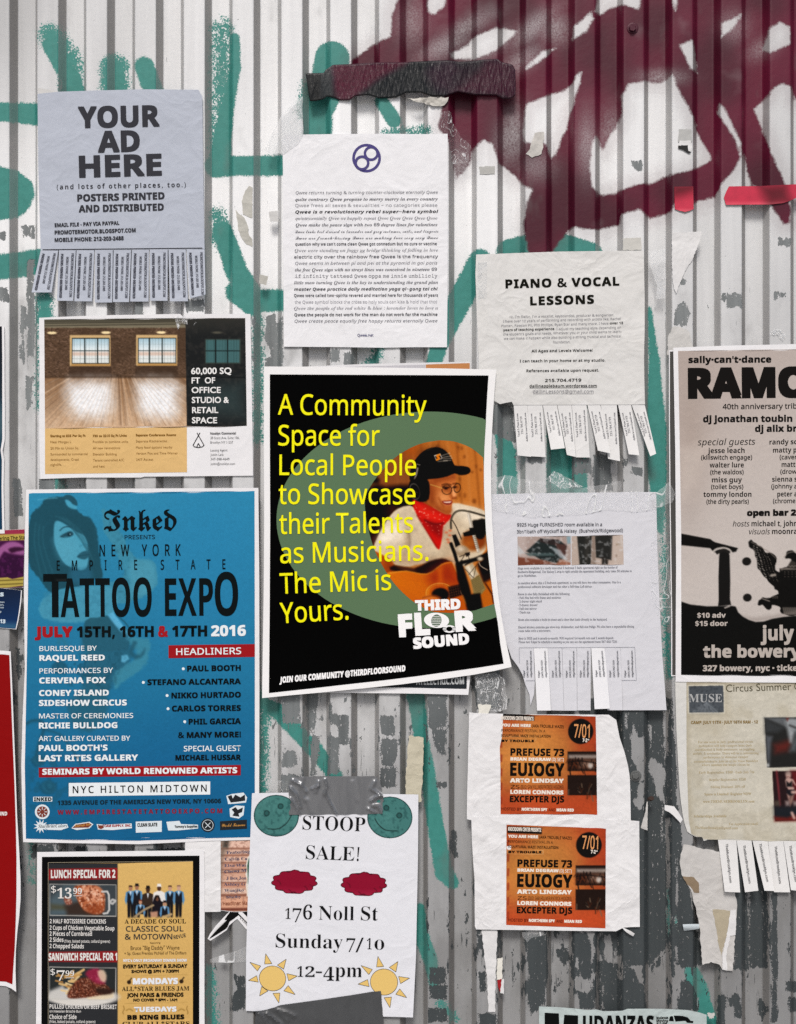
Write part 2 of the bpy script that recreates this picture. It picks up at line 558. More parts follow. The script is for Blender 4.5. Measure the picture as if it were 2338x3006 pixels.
TEAL = [  # (points, half width, coverage)
    (cA([(212, 150), (290, 250), (302, 420)]), [38, 36, 38], .62), (cA([(205, 185), (300, 330), (310, 420)]), [22, 30, 36], 1),
    (cA([(475, 290), (480, 420)]), [44, 42], .9), (cA([(600, 275), (645, 400)]), [28, 30], 1),
    (cA([(925, 120), (925, 300), (915, 450), (912, 600)]), [32, 36, 30, 28], .5), (cA([(975, 160), (978, 280), (950, 420), (925, 560), (915, 680)]), [16, 17, 20, 27, 33], 1),
    (cA([(900, 690), (990, 690), (1182, 688)]), [34, 29, 30], 1), (cA([(-40, 462), (152, 475)]), [26, 32], .95),
    ([(-40, 790), (118, 768)], 37, 1),
    (cA([(905, 890), (935, 1010)]), [22, 34], .6), (cA([(925, 960), (985, 1130), (1060, 1260)]), [30, 33, 36], .95), (cZ([(130, 1250), (350, 1400)]), [30, 34], 1),
    (cZ([(400, 1360), (725, 1350)]), [34, 31], 1), ([(759, 880), (757, 1290)], 15, .9),
    ([(1410, 765), (1352, 880), (1290, 1010), (1272, 1080)], [34, 36, 26, 22], .92),
    ([(976, 172), (958, 260), (935, 330), (930, 420)], [51, 50, 42, 44], 1), ([(905, 255), (893, 330)], [22, 22], .8),
    (cP([(655, 400), (745, 545)]), [20, 22], 1), (cP([(690, 625), (980, 612)]), [10, 13], .9),
    (cI([(370, 160), (640, 80), (940, 150)]), [46, 40, 30], .95),
    ([(1907, 905), (1921, 1060), (1927, 1250), (1930, 1400), (1940, 1560)], [5, 16, 29, 27, 9], .97),
    ([(1945, 1500), (1955, 1800), (1962, 1980)], [6, 6, 10], .8),
    ([(1462, 1235), (1488, 1330), (1490, 1450)], [16, 28, 30], .95), ([(1665, 1180), (1665, 1450)], [58, 60], .97),
    ([(773, 2040), (770, 2330)], [18, 14], .85), (cU([(70, 150), (210, 230), (330, 370), (440, 480), (600, 680)]), [18, 26, 22, 24, 20], .95),
    (cU([(1160, 60), (1185, 230), (1210, 420), (1260, 620), (1290, 850)]), [26, 24, 20, 17, 20], 1),
    (cW([(150, 0), (190, 250), (245, 600), (300, 900), (370, 980)]), [16, 22, 25, 26, 20], 1),
    (cW([(95, 1200), (95, 1400), (190, 1650), (225, 1900)]), [14, 22, 20, 12], 1), (cW([(270, 2010), (380, 2130)]), [14, 12], .9),
    (cG([(210, 60), (215, 320)]), [7, 4], .7), (cG([(1400, 900), (1420, 1260)]), [12, 15], .8),
    ([(1963, 2615), (1964, 2745)], [3, 5], .9), ([(1985, 2690), (1986, 2745)], 4, .9), ([(112, 930), (111, 1200)], 4, .7), ([(165, 1400), (185, 1445)], 18, .8), ([(130, 880), (130, 935)], 26, .85),
    ([(1116, 1020), (1085, 1085)], [12, 22], .9),
]
TEALP = [[(-30, 480), (50, 500), (95, 535), (103, 575), (80, 620), (52, 640), (0, 645), (-30, 648)],
         [(2010, 2838), (2048, 2838), (2075, 2890), (2095, 2960), (2112, 3020), (2050, 3020), (2050, 2930), (2015, 2900)]]
MAR_OUT = cB([(45, -60), (45, 0), (20, 60), (17, 150), (-60, 190), (-150, 255), (-150, 330), (240, 400), (225, 470), (210, 530), (255, 580), (270, 650), (285, 740),
              (335, 690), (362, 610), (400, 580), (440, 600), (465, 680), (520, 720), (560, 765), (605, 790), (580, 850), (565, 940), (590, 1055), (680, 1055), (715, 1000), (770, 942),
              (870, 955), (962, 935), (975, 890), (1050, 865), (1090, 908), (1180, 880), (1195, 835), (1270, 850), (1290, 836), (1360, 818), (1385, 765), (1440, 705),
              (1466, 655), (1480, 640), (1512, 770), (1600, 860), (1650, 930), (1672, 925), (1676, 870), (1650, 760), (1600, 650), (1558, 545), (1520, 452), (1580, 400), (1605, 365), (1640, 342),
              (1680, 360), (1692, 412), (1760, 420), (1760, -60)])
MAR_HOLE = [cB(q) for q in (
    [(165, -40), (165, 50), (195, 62), (238, 25), (255, -40)], [(365, 150), (450, 115), (545, 128), (450, 212), (360, 248), (265, 245), (258, 222), (330, 190)],
    [(568, 285), (640, 212), (700, 200), (655, 242), (580, 290)], [(768, 168), (775, 110), (850, 45), (857, 80), (830, 130)],
    [(860, 52), (885, -40), (1055, -40), (1048, 42), (985, 20), (930, 35), (890, 62)], [(1178, -40), (1212, -40), (1200, 52), (1185, 30)],
    [(1385, 162), (1390, 95), (1472, 58), (1467, 78), (1430, 125)], [(1590, 112), (1632, 90), (1672, 112), (1677, 182), (1590, 222), (1555, 212)],
    [(1213, 185), (1270, 163), (1290, 307), (1258, 282)],
    [(972, 400), (1000, 350), (1070, 335), (1140, 345), (1185, 308), (1215, 380), (1250, 440), (1275, 490), (1290, 560), (1342, 640), (1347, 668), (1300, 697), (1250, 712), (1180, 728), (1090, 766), (1060, 762),
     (980, 788), (945, 806), (885, 810), (850, 780), (838, 700), (848, 600), (868, 560), (897, 625), (925, 560), (955, 520), (975, 470)],
    [(560, 545), (575, 432), (650, 402), (740, 370), (768, 350), (783, 310), (812, 293), (797, 360), (772, 440), (742, 540), (702, 640), (680, 660), (655, 600), (600, 598), (568, 590)],
    [(1378, 428), (1402, 450), (1442, 530), (1472, 600), (1474, 655), (1460, 645), (1448, 590), (1400, 512), (1368, 470)],
    [(1514, 772), (1525, 770), (1600, 850), (1600, 880)])]
R_ = lambda x0, y0, x1, y1: [(x0, y0), (x1, y0), (x1, y1), (x0, y1)]
CHIP = [  # bare dark patches where the paint has come away
    [(1700, 2050), (1975, 2050), (1990, 2350), (2010, 2560), (2050, 2740), (2060, 2835), (2010, 2842), (1960, 2832), (1900, 2830), (1850, 2838), (1812, 2800), (1790, 2745), (1735, 2735), (1700, 2700)],
    [(1551, 2740), (1603, 2745), (1606, 2860), (1600, 2942), (1560, 2980), (1552, 2940)], [(1691, 2735), (1730, 2735), (1738, 2830), (1725, 2872), (1705, 2868), (1700, 2820), (1692, 2790)],
    [(1635, 2790), (1668, 2780), (1672, 2815), (1650, 2828)], [(1697, 2910), (1720, 2914), (1745, 2905), (1748, 2960), (1700, 2962)],
    [(1755, 2820), (1840, 2836), (1872, 2850), (1895, 2920), (1902, 2962), (1850, 2972), (1760, 2972)], [(1995, 2868), (2022, 2872), (2050, 2920), (2050, 2968), (1985, 2966), (2000, 2900)],
    R_(2155, 2480, 2198, 2846), R_(2202, 2480, 2256, 2842), R_(2266, 2600, 2282, 3000), [(2137, 2930), (2160, 2918), (2178, 2930), (2172, 2955), (2140, 2955)], R_(2155, 2950, 2177, 2990),
    [(2223, 2940), (2236, 2930), (2254, 2960), (2240, 2998), (2226, 2975)], R_(2105, 2920, 2130, 3020), R_(2308, 2880, 2345, 2910), R_(2318, 2930, 2350, 2970),
    R_(828, 2035, 882, 2124), [(900, 2035), (938, 2035), (930, 2110), (912, 2165), (902, 2165)], [(918, 2160), (942, 2160), (934, 2220), (928, 2280), (912, 2280)], R_(966, 2163, 995, 2272),
    [(970, 2097), (1024, 2100), (1024, 2185), (995, 2185), (992, 2130), (970, 2126)], [(832, 2210), (868, 2206), (874, 2245), (850, 2256), (828, 2250)], R_(1117, 2103, 1158, 2158), [(1117, 2168), (1166, 2170), (1164, 2220), (1152, 2250), (1122, 2248)],
    R_(1117, 2255, 1164, 2312), R_(1259, 2030, 1313, 2136), [(1271, 2140), (1311, 2140), (1311, 2222), (1290, 2210), (1276, 2190)], R_(826, 2274, 882, 2335), R_(1284, 2296, 1313, 2312),
    [(1325, 2440), (1343, 2438), (1342, 2480), (1330, 2512), (1322, 2490)], R_(1334, 2502, 1347, 2517), R_(1262, 2840, 1306, 2888), R_(1261, 2893, 1314, 2934), R_(1259, 2960, 1313, 3000), R_(1404, 2976, 1460, 3020),
    R_(1408, 2853, 1428, 2912), R_(1402, 2745, 1418, 2786), [(683, 2860), (716, 2865), (722, 2930), (714, 2966), (678, 2968), (680, 2925), (700, 2905)],
    [(62, 897), (78, 900), (74, 980), (70, 1066), (60, 1050)], [(78, 1104), (95, 1110), (92, 1190), (78, 1203)], R_(80, 763, 101, 1048), R_(-5, 681, 17, 704), R_(-5, 843, 24, 885), [(65, 662), (103, 664), (100, 700), (84, 690), (68, 698)],
    [(1853, 473), (1885, 473), (1886, 500), (1865, 498)], [(2285, 695), (2300, 702), (2324, 700), (2322, 724), (2284, 722)], [(1992, 892), (2012, 886), (2025, 920), (2016, 956), (1980, 955), (1984, 920)],
    R_(2119, 862, 2130, 880), R_(2134, 862, 2177, 903), R_(2272, 858, 2281, 878), R_(2292, 860, 2306, 872), R_(1996, 822, 2014, 836), [(40, 1405), (66, 1412), (62, 1480), (70, 1515), (40, 1518)], [(48, 1900), (60, 1905), (62, 2000), (54, 2000)],
    R_(1400, 1958, 1470, 2080), R_(1690, 1345, 1737, 1392), R_(1742, 1335, 1796, 1440), R_(1856, 1372, 1884, 1396), R_(1548, 1338, 1593, 1360), [(1440, 1187), (1500, 1190), (1515, 1298), (1500, 1300), (1440, 1270)],
    [(803, 950), (832, 946), (830, 1062), (806, 1062)], R_(975, 1027, 998, 1060), [(777, 925), (812, 920), (806, 1000), (800, 1032), (780, 1000)], R_(780, 1050, 830, 1085), R_(1010, 1035, 1040, 1085), R_(70, 2090, 95, 2420), R_(90, 2480, 160, 2520), R_(220, 2485, 260, 2515), R_(430, 2490, 560, 2530),
    R_(118, 1405, 160, 1440), R_(395, 885, 420, 925), R_(548, 880, 600, 915)]
ISLE = [  # paint still left inside the bare patches
    c9([(480, 175), (535, 370), (620, 370), (650, 640), (630, 770), (640, 930), (440, 930), (520, 760), (445, 630), (440, 370)]), c9([(530, 970), (630, 940), (640, 1200), (540, 1300), (465, 1180), (530, 1130)]),
    c9([(375, 40), (412, 40), (410, 250), (385, 240)]), c9([(865, 20), (930, 20), (920, 520), (880, 670)]), c9([(688, 220), (715, 220), (710, 620), (690, 620)]),
    c9([(890, 1400), (945, 1400), (940, 2190), (910, 2190)]), c9([(700, 620), (770, 640), (890, 800), (880, 1230), (830, 1200), (740, 980), (680, 800)]), c9([(820, 1230), (860, 1230), (860, 1780), (835, 1700)]),
    c9([(1040, 960), (1070, 960), (1060, 1250), (1030, 1200)]), R_(1959, 2500, 1968, 2960), R_(1984, 2510, 1990, 2960), cR([(520, 900), (640, 780), (650, 1200), (560, 1260), (500, 1050)]),
    cR([(330, 945), (450, 950), (470, 1090), (425, 1100), (400, 1110)]), cR([(215, 900), (265, 900), (270, 1080), (215, 1050)]), R_(1767, 2745, 1773, 2960), cR([(650, 920), (740, 950), (790, 1040), (730, 1110), (680, 1200), (650, 1200)])]

def build_wall():
    # columns: fine inside the picture, profile corners only beyond it
    seg = np.concatenate([np.linspace(-3.2, 3.2, 5), np.linspace(6, 13, 3), np.linspace(15.4, 21.8, 5), np.linspace(27, 61, 7), np.linspace(66, 72.4, 5), [76.1], np.linspace(79.8, 86.2, 5), np.linspace(92, 134, 8)])
    crs = np.array([0, 18.6, 44, 69.2, 83, 113]); xs = []
    for k in range(-6, 23):
        a = RIB0 + k * PITCH
        xs += list(a + (seg if -700 < a < 2700 else crs))
    xs = np.array(sorted(xs))
    ys = np.concatenate([np.linspace(-1080, -130, 8), np.arange(-90, 3100, 5.0), np.linspace(3180, 5020, 12)])
    d = prof(xs)
    Xp, Yp = np.meshgrid(xs, ys); Dp = np.repeat(d[None, :], len(ys), 0)
    dent = 1.3 * (vnoise(Xp, Yp * .5, 130, 5, 2) - .5)
    co = np.stack([(Xp - CX) * S, (Dp + dent) * S, ZC + (CY - Yp) * S], -1).reshape(-1, 3)
    me = grid_mesh(co, len(ys), len(xs))
    k = DPX / (DPX + Dp); X = CX + (Xp - CX) * k; Y = CY + (Yp - CY) * k
    def attr(name, v):
        at = me.attributes.new(name, 'FLOAT', 'POINT'); at.data.foreach_set('value', np.ascontiguousarray(v, np.float32).ravel())
    inn = (X > -760) & (X < 2900) & (Y > -120) & (Y < 3120)
    x, y = X[inn], Y[inn]
    def field(v, out):
        r = np.full(X.shape, out, float); r[inn] = v; return r
    full = np.full(x.shape, 99.0); thin = np.full(x.shape, 99.0)
    for pts, r, cov in TEAL:
        q = sd_line(x, y, pts, r)
        if cov > .9: full = np.minimum(full, q)
        else: thin = np.minimum(thin, np.where(q < 0, q * (cov * 1.2 - .25), q))
    for p in TEALP: full = np.minimum(full, sd_poly(x, y, p))
    attr('teal', field(np.minimum(full, 99), 99)); attr('tealthin', field(thin, 99))
    m = sd_poly(x, y, MAR_OUT)
    for h in MAR_HOLE: m = np.maximum(m, -sd_poly(x, y, h))
    attr('maroon', field(m, 99))
    th = np.zeros(x.shape)
    for bx, by, rx_, ry_, an, a in ((230, 190, 110, 40, -.5, .8), (330, 110, 120, 34, -.5, .7), (430, 190, 100, 40, -.45, .8), (610, 110, 110, 40, -.7, .9), (560, 250, 90, 40, -.6, .7), (690, 120, 60, 60, 0, .8), (520, 560, 60, 110, .3, .8), (300, 700, 60, 70, 0, .8), (830, 600, 40, 130, 0, .7), (620, 690, 70, 60, 0, .5), (100, 90, 60, 90, 0, .6), (1140, 320, 90, 30, 0, .8), (930, 560, 50, 100, 0, .6), (1560, 200, 70, 40, -.5, .6), (1440, 110, 60, 60, -.8, .6)):
        (px_, py_), = cB([(bx, by)]); ca, sa = math.cos(an), math.sin(an); u_ = ((x - px_) * ca + (y - py_) * sa) / rx_ * 1.4; v_ = (-(x - px_) * sa + (y - py_) * ca) / ry_ * 1.4
        th = np.maximum(th, a * np.exp(-(u_ * u_ + v_ * v_)))
    attr('marthin', field(th, 0))
    c = np.full(x.shape, 99.0)
    for p in CHIP: c = np.minimum(c, sd_poly(x, y, p))
    isl = np.full(x.shape, 99.0)
    for p in ISLE: isl = np.minimum(isl, sd_poly(x, y, p))
    c = np.maximum(c, -isl)
    attr('chip', field(c, 99))
    wear = np.zeros(x.shape)
    for wx, wy, rx_, ry_, a in ((1050, 2150, 420, 260, .75), (1750, 2750, 620, 330, 1.0), (2150, 2750, 300, 330, .8), (1400, 2850, 260, 260, .55), (60, 2250, 120, 700, .75), (90, 1100, 90, 400, .5), (800, 1000, 130, 110, .8), (620, 2750, 130, 330, .5), (1440, 1250, 110, 220, .6), (1750, 1380, 190, 110, .8), (1440, 2050, 130, 110, .9),
                                (2050, 930, 330, 150, .4), (300, 1440, 300, 60, .7), (350, 2500, 330, 70, .8), (1850, 2300, 160, 330, .6), (700, 640, 130, 110, .3), (1000, 1060, 200, 50, .5), (450, 900, 280, 50, .5)):
        wear = np.maximum(wear, a * np.exp(-(((x - wx) / rx_) ** 2 + ((y - wy) / ry_) ** 2) ** 1.5))
    attr('wear', field(wear, 0.1)); 
    ue = (Xp - RIB0) % PITCH
    attr('ridge', np.exp(-(np.minimum(np.abs(ue - 83), np.minimum(np.abs(ue), np.abs(ue - PITCH))) / 7.0) ** 2))
    # grey of the old paint, with vignette darkening painted in at the top, read off the photograph
    K = np.array([(0, 0, .52), (1100, 30, .80), (300, 100, .70), (700, 100, .80), (1100, 250, .96), (1000, 450, .96), (550, 700, .96), (60, 700, .90), (60, 1200, .66), (60, 2100, .36), (400, 1430, .60), (780, 700, .93),
                  (900, 1060, .72), (1500, 600, .93), (1800, 500, .88), (2100, 700, .70), (2300, 400, .66), (2300, 950, .62), (1900, 1000, .68), (1550, 1350, .58), (1800, 1400, .52), (1100, 2100, .58), (860, 2200, .60), (1250, 2300, .42),
                  (1400, 2300, .40), (1300, 2650, .36), (1400, 2800, .34), (1650, 2800, .32), (2300, 2700, .27), (2200, 2900, .27), (1850, 2300, .32), (1300, 3000, .30), (660, 2700, .30), (660, 2950, .32), (60, 2850, .30), (90, 3000, .26), (1900, 2950, .27)])
    num = 0 * x; den = 0 * x
    for kx, ky, kv in K:
        w = 1 / (((x - kx) ** 2 + (y - ky) ** 2) / 1e4 + .6) ** 1.6; num += w * kv; den += w
    attr('tone', field(num / den, .5))
    u = (Xp - RIB0) % PITCH
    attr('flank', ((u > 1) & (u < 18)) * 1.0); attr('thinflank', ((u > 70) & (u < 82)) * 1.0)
    # material
    mt, nt, b = nodes('painted_corrugated_steel')
    A = lambda n: N(nt, 'ShaderNodeAttribute', attribute_name=n).outputs['Fac']
    p = pos_n(nt); pv = pos_n(nt, (1, 1, .22))
    nf = math_n(nt, 'SUBTRACT', noise_n(nt, 520, 2, .6, p), .5)
    nm = math_n(nt, 'SUBTRACT', noise_n(nt, 110, 3, .6, p), .5)
    nv = math_n(nt, 'SUBTRACT', noise_n(nt, 170, 3, .65, pv), .5)
    streak = noise_n(nt, 60, 4, .6, pos_n(nt, (1, 1, .06)))
    tone = math_n(nt, 'MULTIPLY', A('tone'), maprange(nt, streak, .25, .75, .9, 1.08, False))
    base = N(nt, 'ShaderNodeCombineColor')
    for i, kk in enumerate((.975, .99, 1.0)): nt.links.new(math_n(nt, 'MULTIPLY', tone, kk), base.inputs[i])
    col = base.outputs[0]
    # dusty taupe on both flanks of each rib, with their shade painted in
    grime_shade = maprange(nt, math_n(nt, 'ADD', A('flank'), math_n(nt, 'MULTIPLY', nv, .8)), .1, .9, 0, .72)
    col = mixc(nt, grime_shade, col, lin(rgb('#66625d')))
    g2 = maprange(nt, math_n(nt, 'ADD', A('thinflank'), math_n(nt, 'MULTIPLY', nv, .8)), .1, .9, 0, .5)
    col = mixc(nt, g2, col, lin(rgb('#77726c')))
    specks = maprange(nt, noise_n(nt, 240, 2, .5, p), .735, .76, 0, .7)
    col = mixc(nt, specks, col, lin(rgb('#5a5c5c')))
    # sprayed paint
    tl = math_n(nt, 'ADD', A('teal'), math_n(nt, 'ADD', math_n(nt, 'MULTIPLY', nf, 16), math_n(nt, 'MULTIPLY', nm, 9)))
    tm = maprange(nt, tl, -2.5, 3.5, 1, 0)
    tt = math_n(nt, 'ADD', A('tealthin'), math_n(nt, 'ADD', math_n(nt, 'MULTIPLY', nf, 62), math_n(nt, 'MULTIPLY', nm, 34)))
    tm = math_n(nt, 'MAXIMUM', tm, maprange(nt, tt, -5, 4, 1, 0))
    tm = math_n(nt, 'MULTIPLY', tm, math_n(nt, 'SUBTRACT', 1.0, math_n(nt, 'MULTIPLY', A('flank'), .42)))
    tcol = mixc(nt, maprange(nt, nm, -.2, .25, 0, .35), lin(rgb('#408c83')), lin(rgb('#2b7168')))
    col = mixc(nt, tm, col, tcol)
    ml = math_n(nt, 'ADD', A('maroon'), math_n(nt, 'ADD', math_n(nt, 'MULTIPLY', nf, 9), math_n(nt, 'MULTIPLY', nm, 14)))
    mm = maprange(nt, ml, -4, 9, 1, 0)
    haze_ = math_n(nt, 'MULTIPLY', maprange(nt, math_n(nt, 'ADD', ml, math_n(nt, 'MULTIPLY', nf, 60)), 5, 55, 1, 0), .2)
    mm = math_n(nt, 'MAXIMUM', mm, haze_)
    patchy = maprange(nt, noise_n(nt, 14, 3, .6, p), .58, .78, 1.0, .93)
    mm = math_n(nt, 'MULTIPLY', mm, patchy)
    mm = math_n(nt, 'MULTIPLY', mm, math_n(nt, 'SUBTRACT', 1.0, math_n(nt, 'MULTIPLY', A('marthin'), math_n(nt, 'ADD', .3, math_n(nt, 'MULTIPLY', nf, .9)))))
    mcol = mixc(nt, maprange(nt, noise_n(nt, 9, 2, .5, p), .35, .65, 0, 1), lin(rgb('#45081f')), lin(rgb('#63102e')))
    col = mixc(nt, mm, col, mcol)
    # bare patches
    cl = math_n(nt, 'ADD', A('chip'), math_n(nt, 'ADD', math_n(nt, 'MULTIPLY', nv, 30), math_n(nt, 'MULTIPLY', nf, 14)))
    flk = noise_n(nt, 330, 3, .6, pos_n(nt, (1, 1, .45)))
    inner = maprange(nt, flk, .62, .66, 0, 1)                       # flecks of paint left in the bare patches
    cm = math_n(nt, 'MULTIPLY', maprange(nt, cl, -.8, .8, 1, 0), math_n(nt, 'SUBTRACT', 1.0, inner))
    big = noise_n(nt, 95, 4, .68, pos_n(nt, (1, 1, .4)))
    wl = math_n(nt, 'ADD', big, math_n(nt, 'ADD', math_n(nt, 'MULTIPLY', A('wear'), .2), math_n(nt, 'MULTIPLY', math_n(nt, 'MULTIPLY', A('ridge'), A('wear')), .12)))
    cm = math_n(nt, 'MAXIMUM', cm, maprange(nt, wl, .765, .785, 0, 1))
    scr = maprange(nt, math_n(nt, 'ADD', noise_n(nt, 420, 3, .6, pos_n(nt, (1, 1, .05))), math_n(nt, 'MULTIPLY', A('wear'), .1)), .74, .77, 0, .8)
    cm = math_n(nt, 'MAXIMUM', cm, scr)
    lo_ = maprange(nt, math_n(nt, 'ADD', noise_n(nt, 26, 3, .6, pos_n(nt, (1, 1, .5))), math_n(nt, 'MULTIPLY', A('wear'), .3)), .6, .9, 0, .4)
    col = mixc(nt, lo_, col, lin(rgb('#6d6c6a')))
    dc = mixc(nt, maprange(nt, A('tone'), .3, .72, 0, 1), lin(rgb('#42484a')), lin(rgb('#858a8b')))
    dc = mixc(nt, maprange(nt, streak, .35, .7, 0, .4), dc, lin(rgb('#33383a')))
    col = mixc(nt, cm, col, dc)
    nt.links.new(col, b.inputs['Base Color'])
    b.inputs['Roughness'].default_value = .48; b.inputs['Specular IOR Level'].default_value = .35
    bp = nt.nodes.new('ShaderNodeBump'); bp.inputs['Strength'].default_value = .75; bp.inputs['Distance'].default_value = .0014
    hh = math_n(nt, 'ADD', math_n(nt, 'MULTIPLY', cm, -.6), math_n(nt, 'MULTIPLY', nm, .25))
    nt.links.new(hh, bp.inputs['Height']); nt.links.new(bp.outputs[0], b.inputs['Normal'])
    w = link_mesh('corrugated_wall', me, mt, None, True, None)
    prop(w, 'white corrugated metal wall with teal and maroon graffiti and peeling paint', 'wall')
    return w
WALL = build_wall()

def bolt(xy, col, d0):
    bm = bmesh.new(); x, y = xy
    def ring(r, d, n, ph=0): return [bm.verts.new(P(np.float64(x + r * math.cos(6.2832 * i / n + ph)), np.float64(y + r * math.sin(6.2832 * i / n + ph)), np.float64(d))) for i in range(n)]
    n = 24; a = ring(17, d0 - 1, n); c = ring(16, d0 + 2.5, n); e = ring(12.5, d0 + 3, n)
    for q, r in ((a, c), (c, e)):
        for i in range(n): bm.faces.new([q[i], q[(i + 1) % n], r[(i + 1) % n], r[i]])
    bm.faces.new(e)
    h0 = ring(10.5, d0 + 2.9, 6, .3); h1 = ring(10.5, d0 + 9, 6, .3); h2 = ring(8.5, d0 + 10.5, 6, .3)
    for q, r in ((h0, h1), (h1, h2)):
        for i in range(6): bm.faces.new([q[i], q[(i + 1) % 6], r[(i + 1) % 6], r[i]])
    bm.faces.new(h2)
    bmesh.ops.recalc_face_normals(bm, faces=bm.faces[:])
    me = bpy.data.meshes.new('m'); bm.to_mesh(me); bm.free()
    return link_mesh('bolt', me, plain('bolt_paint', col, .5, .4, .2, .2), WALL, False)
bolt((1858, 82), '#4a1428', 0)
bolt((1867, 2278), '#6b6d6c', 0)

gm, gnt, gb = nodes('concrete_pavement')
gnt.links.new(mixc(gnt, maprange(gnt, noise_n(gnt, 8, 5, .65, pos_n(gnt)), .3, .7, 0, 1), (.28, .27, .26), (.38, .37, .355)), gb.inputs['Base Color'])
gb.inputs['Roughness'].default_value = .85
me = bpy.data.meshes.new('m'); me.from_pydata([(-40, -40, 0), (40, -40, 0), (40, 40, 0), (-40, 40, 0)], [], [(0, 1, 2, 3)])
prop(link_mesh('pavement', me, gm, None, False), kind='structure')
# ------------------------------------------------------------------ shared helpers for posters
def box(x0, y0, x1, y1): return [(x0, y0), (x1, y0), (x1, y1), (x0, y1)]
def stroke(pts, w, closed=False):
    """one outline polygon per segment, butted, for thin printed rules"""
    out = []; n = len(pts)
    for i in range(n if closed else n - 1):
        (ax, ay), (bx, by) = pts[i], pts[(i + 1) % n]
        L = math.hypot(bx - ax, by - ay) or 1; nx, ny = -(by - ay) / L * w / 2, (bx - ax) / L * w / 2
        out.append([(ax + nx, ay + ny), (bx + nx, by + ny), (bx - nx, by - ny), (ax - nx, ay - ny)])
    return out
def disc(x, y, rx, ry=None, n=40, rot=0.0):
    ry = ry or rx; ca, sa = math.cos(rot), math.sin(rot)
    return [(x + rx * math.cos(6.28319 * i / n) * ca - ry * math.sin(6.28319 * i / n) * sa, y + rx * math.cos(6.28319 * i / n) * sa + ry * math.sin(6.28319 * i / n) * ca) for i in range(n)]
def ring(x, y, rx, ry, w, n=48, rot=0.0):
    a = disc(x, y, rx + w / 2, ry + w / 2, n, rot); b = disc(x, y, rx - w / 2, ry - w / 2, n, rot)
    return [[a[i], a[(i + 1) % n], b[(i + 1) % n], b[i]] for i in range(n)]
def M_(c, polys): return [c(p) for p in polys]
def base_of(c, poly):
    q = c(poly); return ((min(a for a, b in q) + max(a for a, b in q)) / 2, max(b for a, b in q))
def thing(name, c, outline, d, label, cat, group=None):
    return empty(name, base_of(c, outline), d, label, cat, group)
def lift(y0, L, amt, px=2.0):
    """paper curling away from the wall below y0"""
    return lambda x, y: amt * np.clip((y - y0) / L, 0, 1.3) ** px
def tab(parent, c, q, dep, mat, txt, tmat, lay_txt=2, amt=6, tw=0, name='tear_off_tab'):
    """one strip of a tear-off fringe: q = tl, tr, br, bl; txt = list of text specs"""
    q = c(q); y0 = (q[0][1] + q[1][1]) / 2; L = q[2][1] - y0; xm = sum(p[0] for p in q) / 4
    d2 = lambda x, y: np.maximum(dep(x, y) + amt * np.clip((y - y0) / L, 0, 1.2) ** 1.5 + tw * (x - xm) / 20 * np.clip((y - y0) / L, 0, 1.2), .9)
    t = sheet(parent, q, d2, mat, name, g=8)
    if txt: text(t, 'tab_text', c, txt, d2, tmat, lay_txt)
    return t

WHITE = '#f2f2f2'; BLACK = '#0b0b0c'

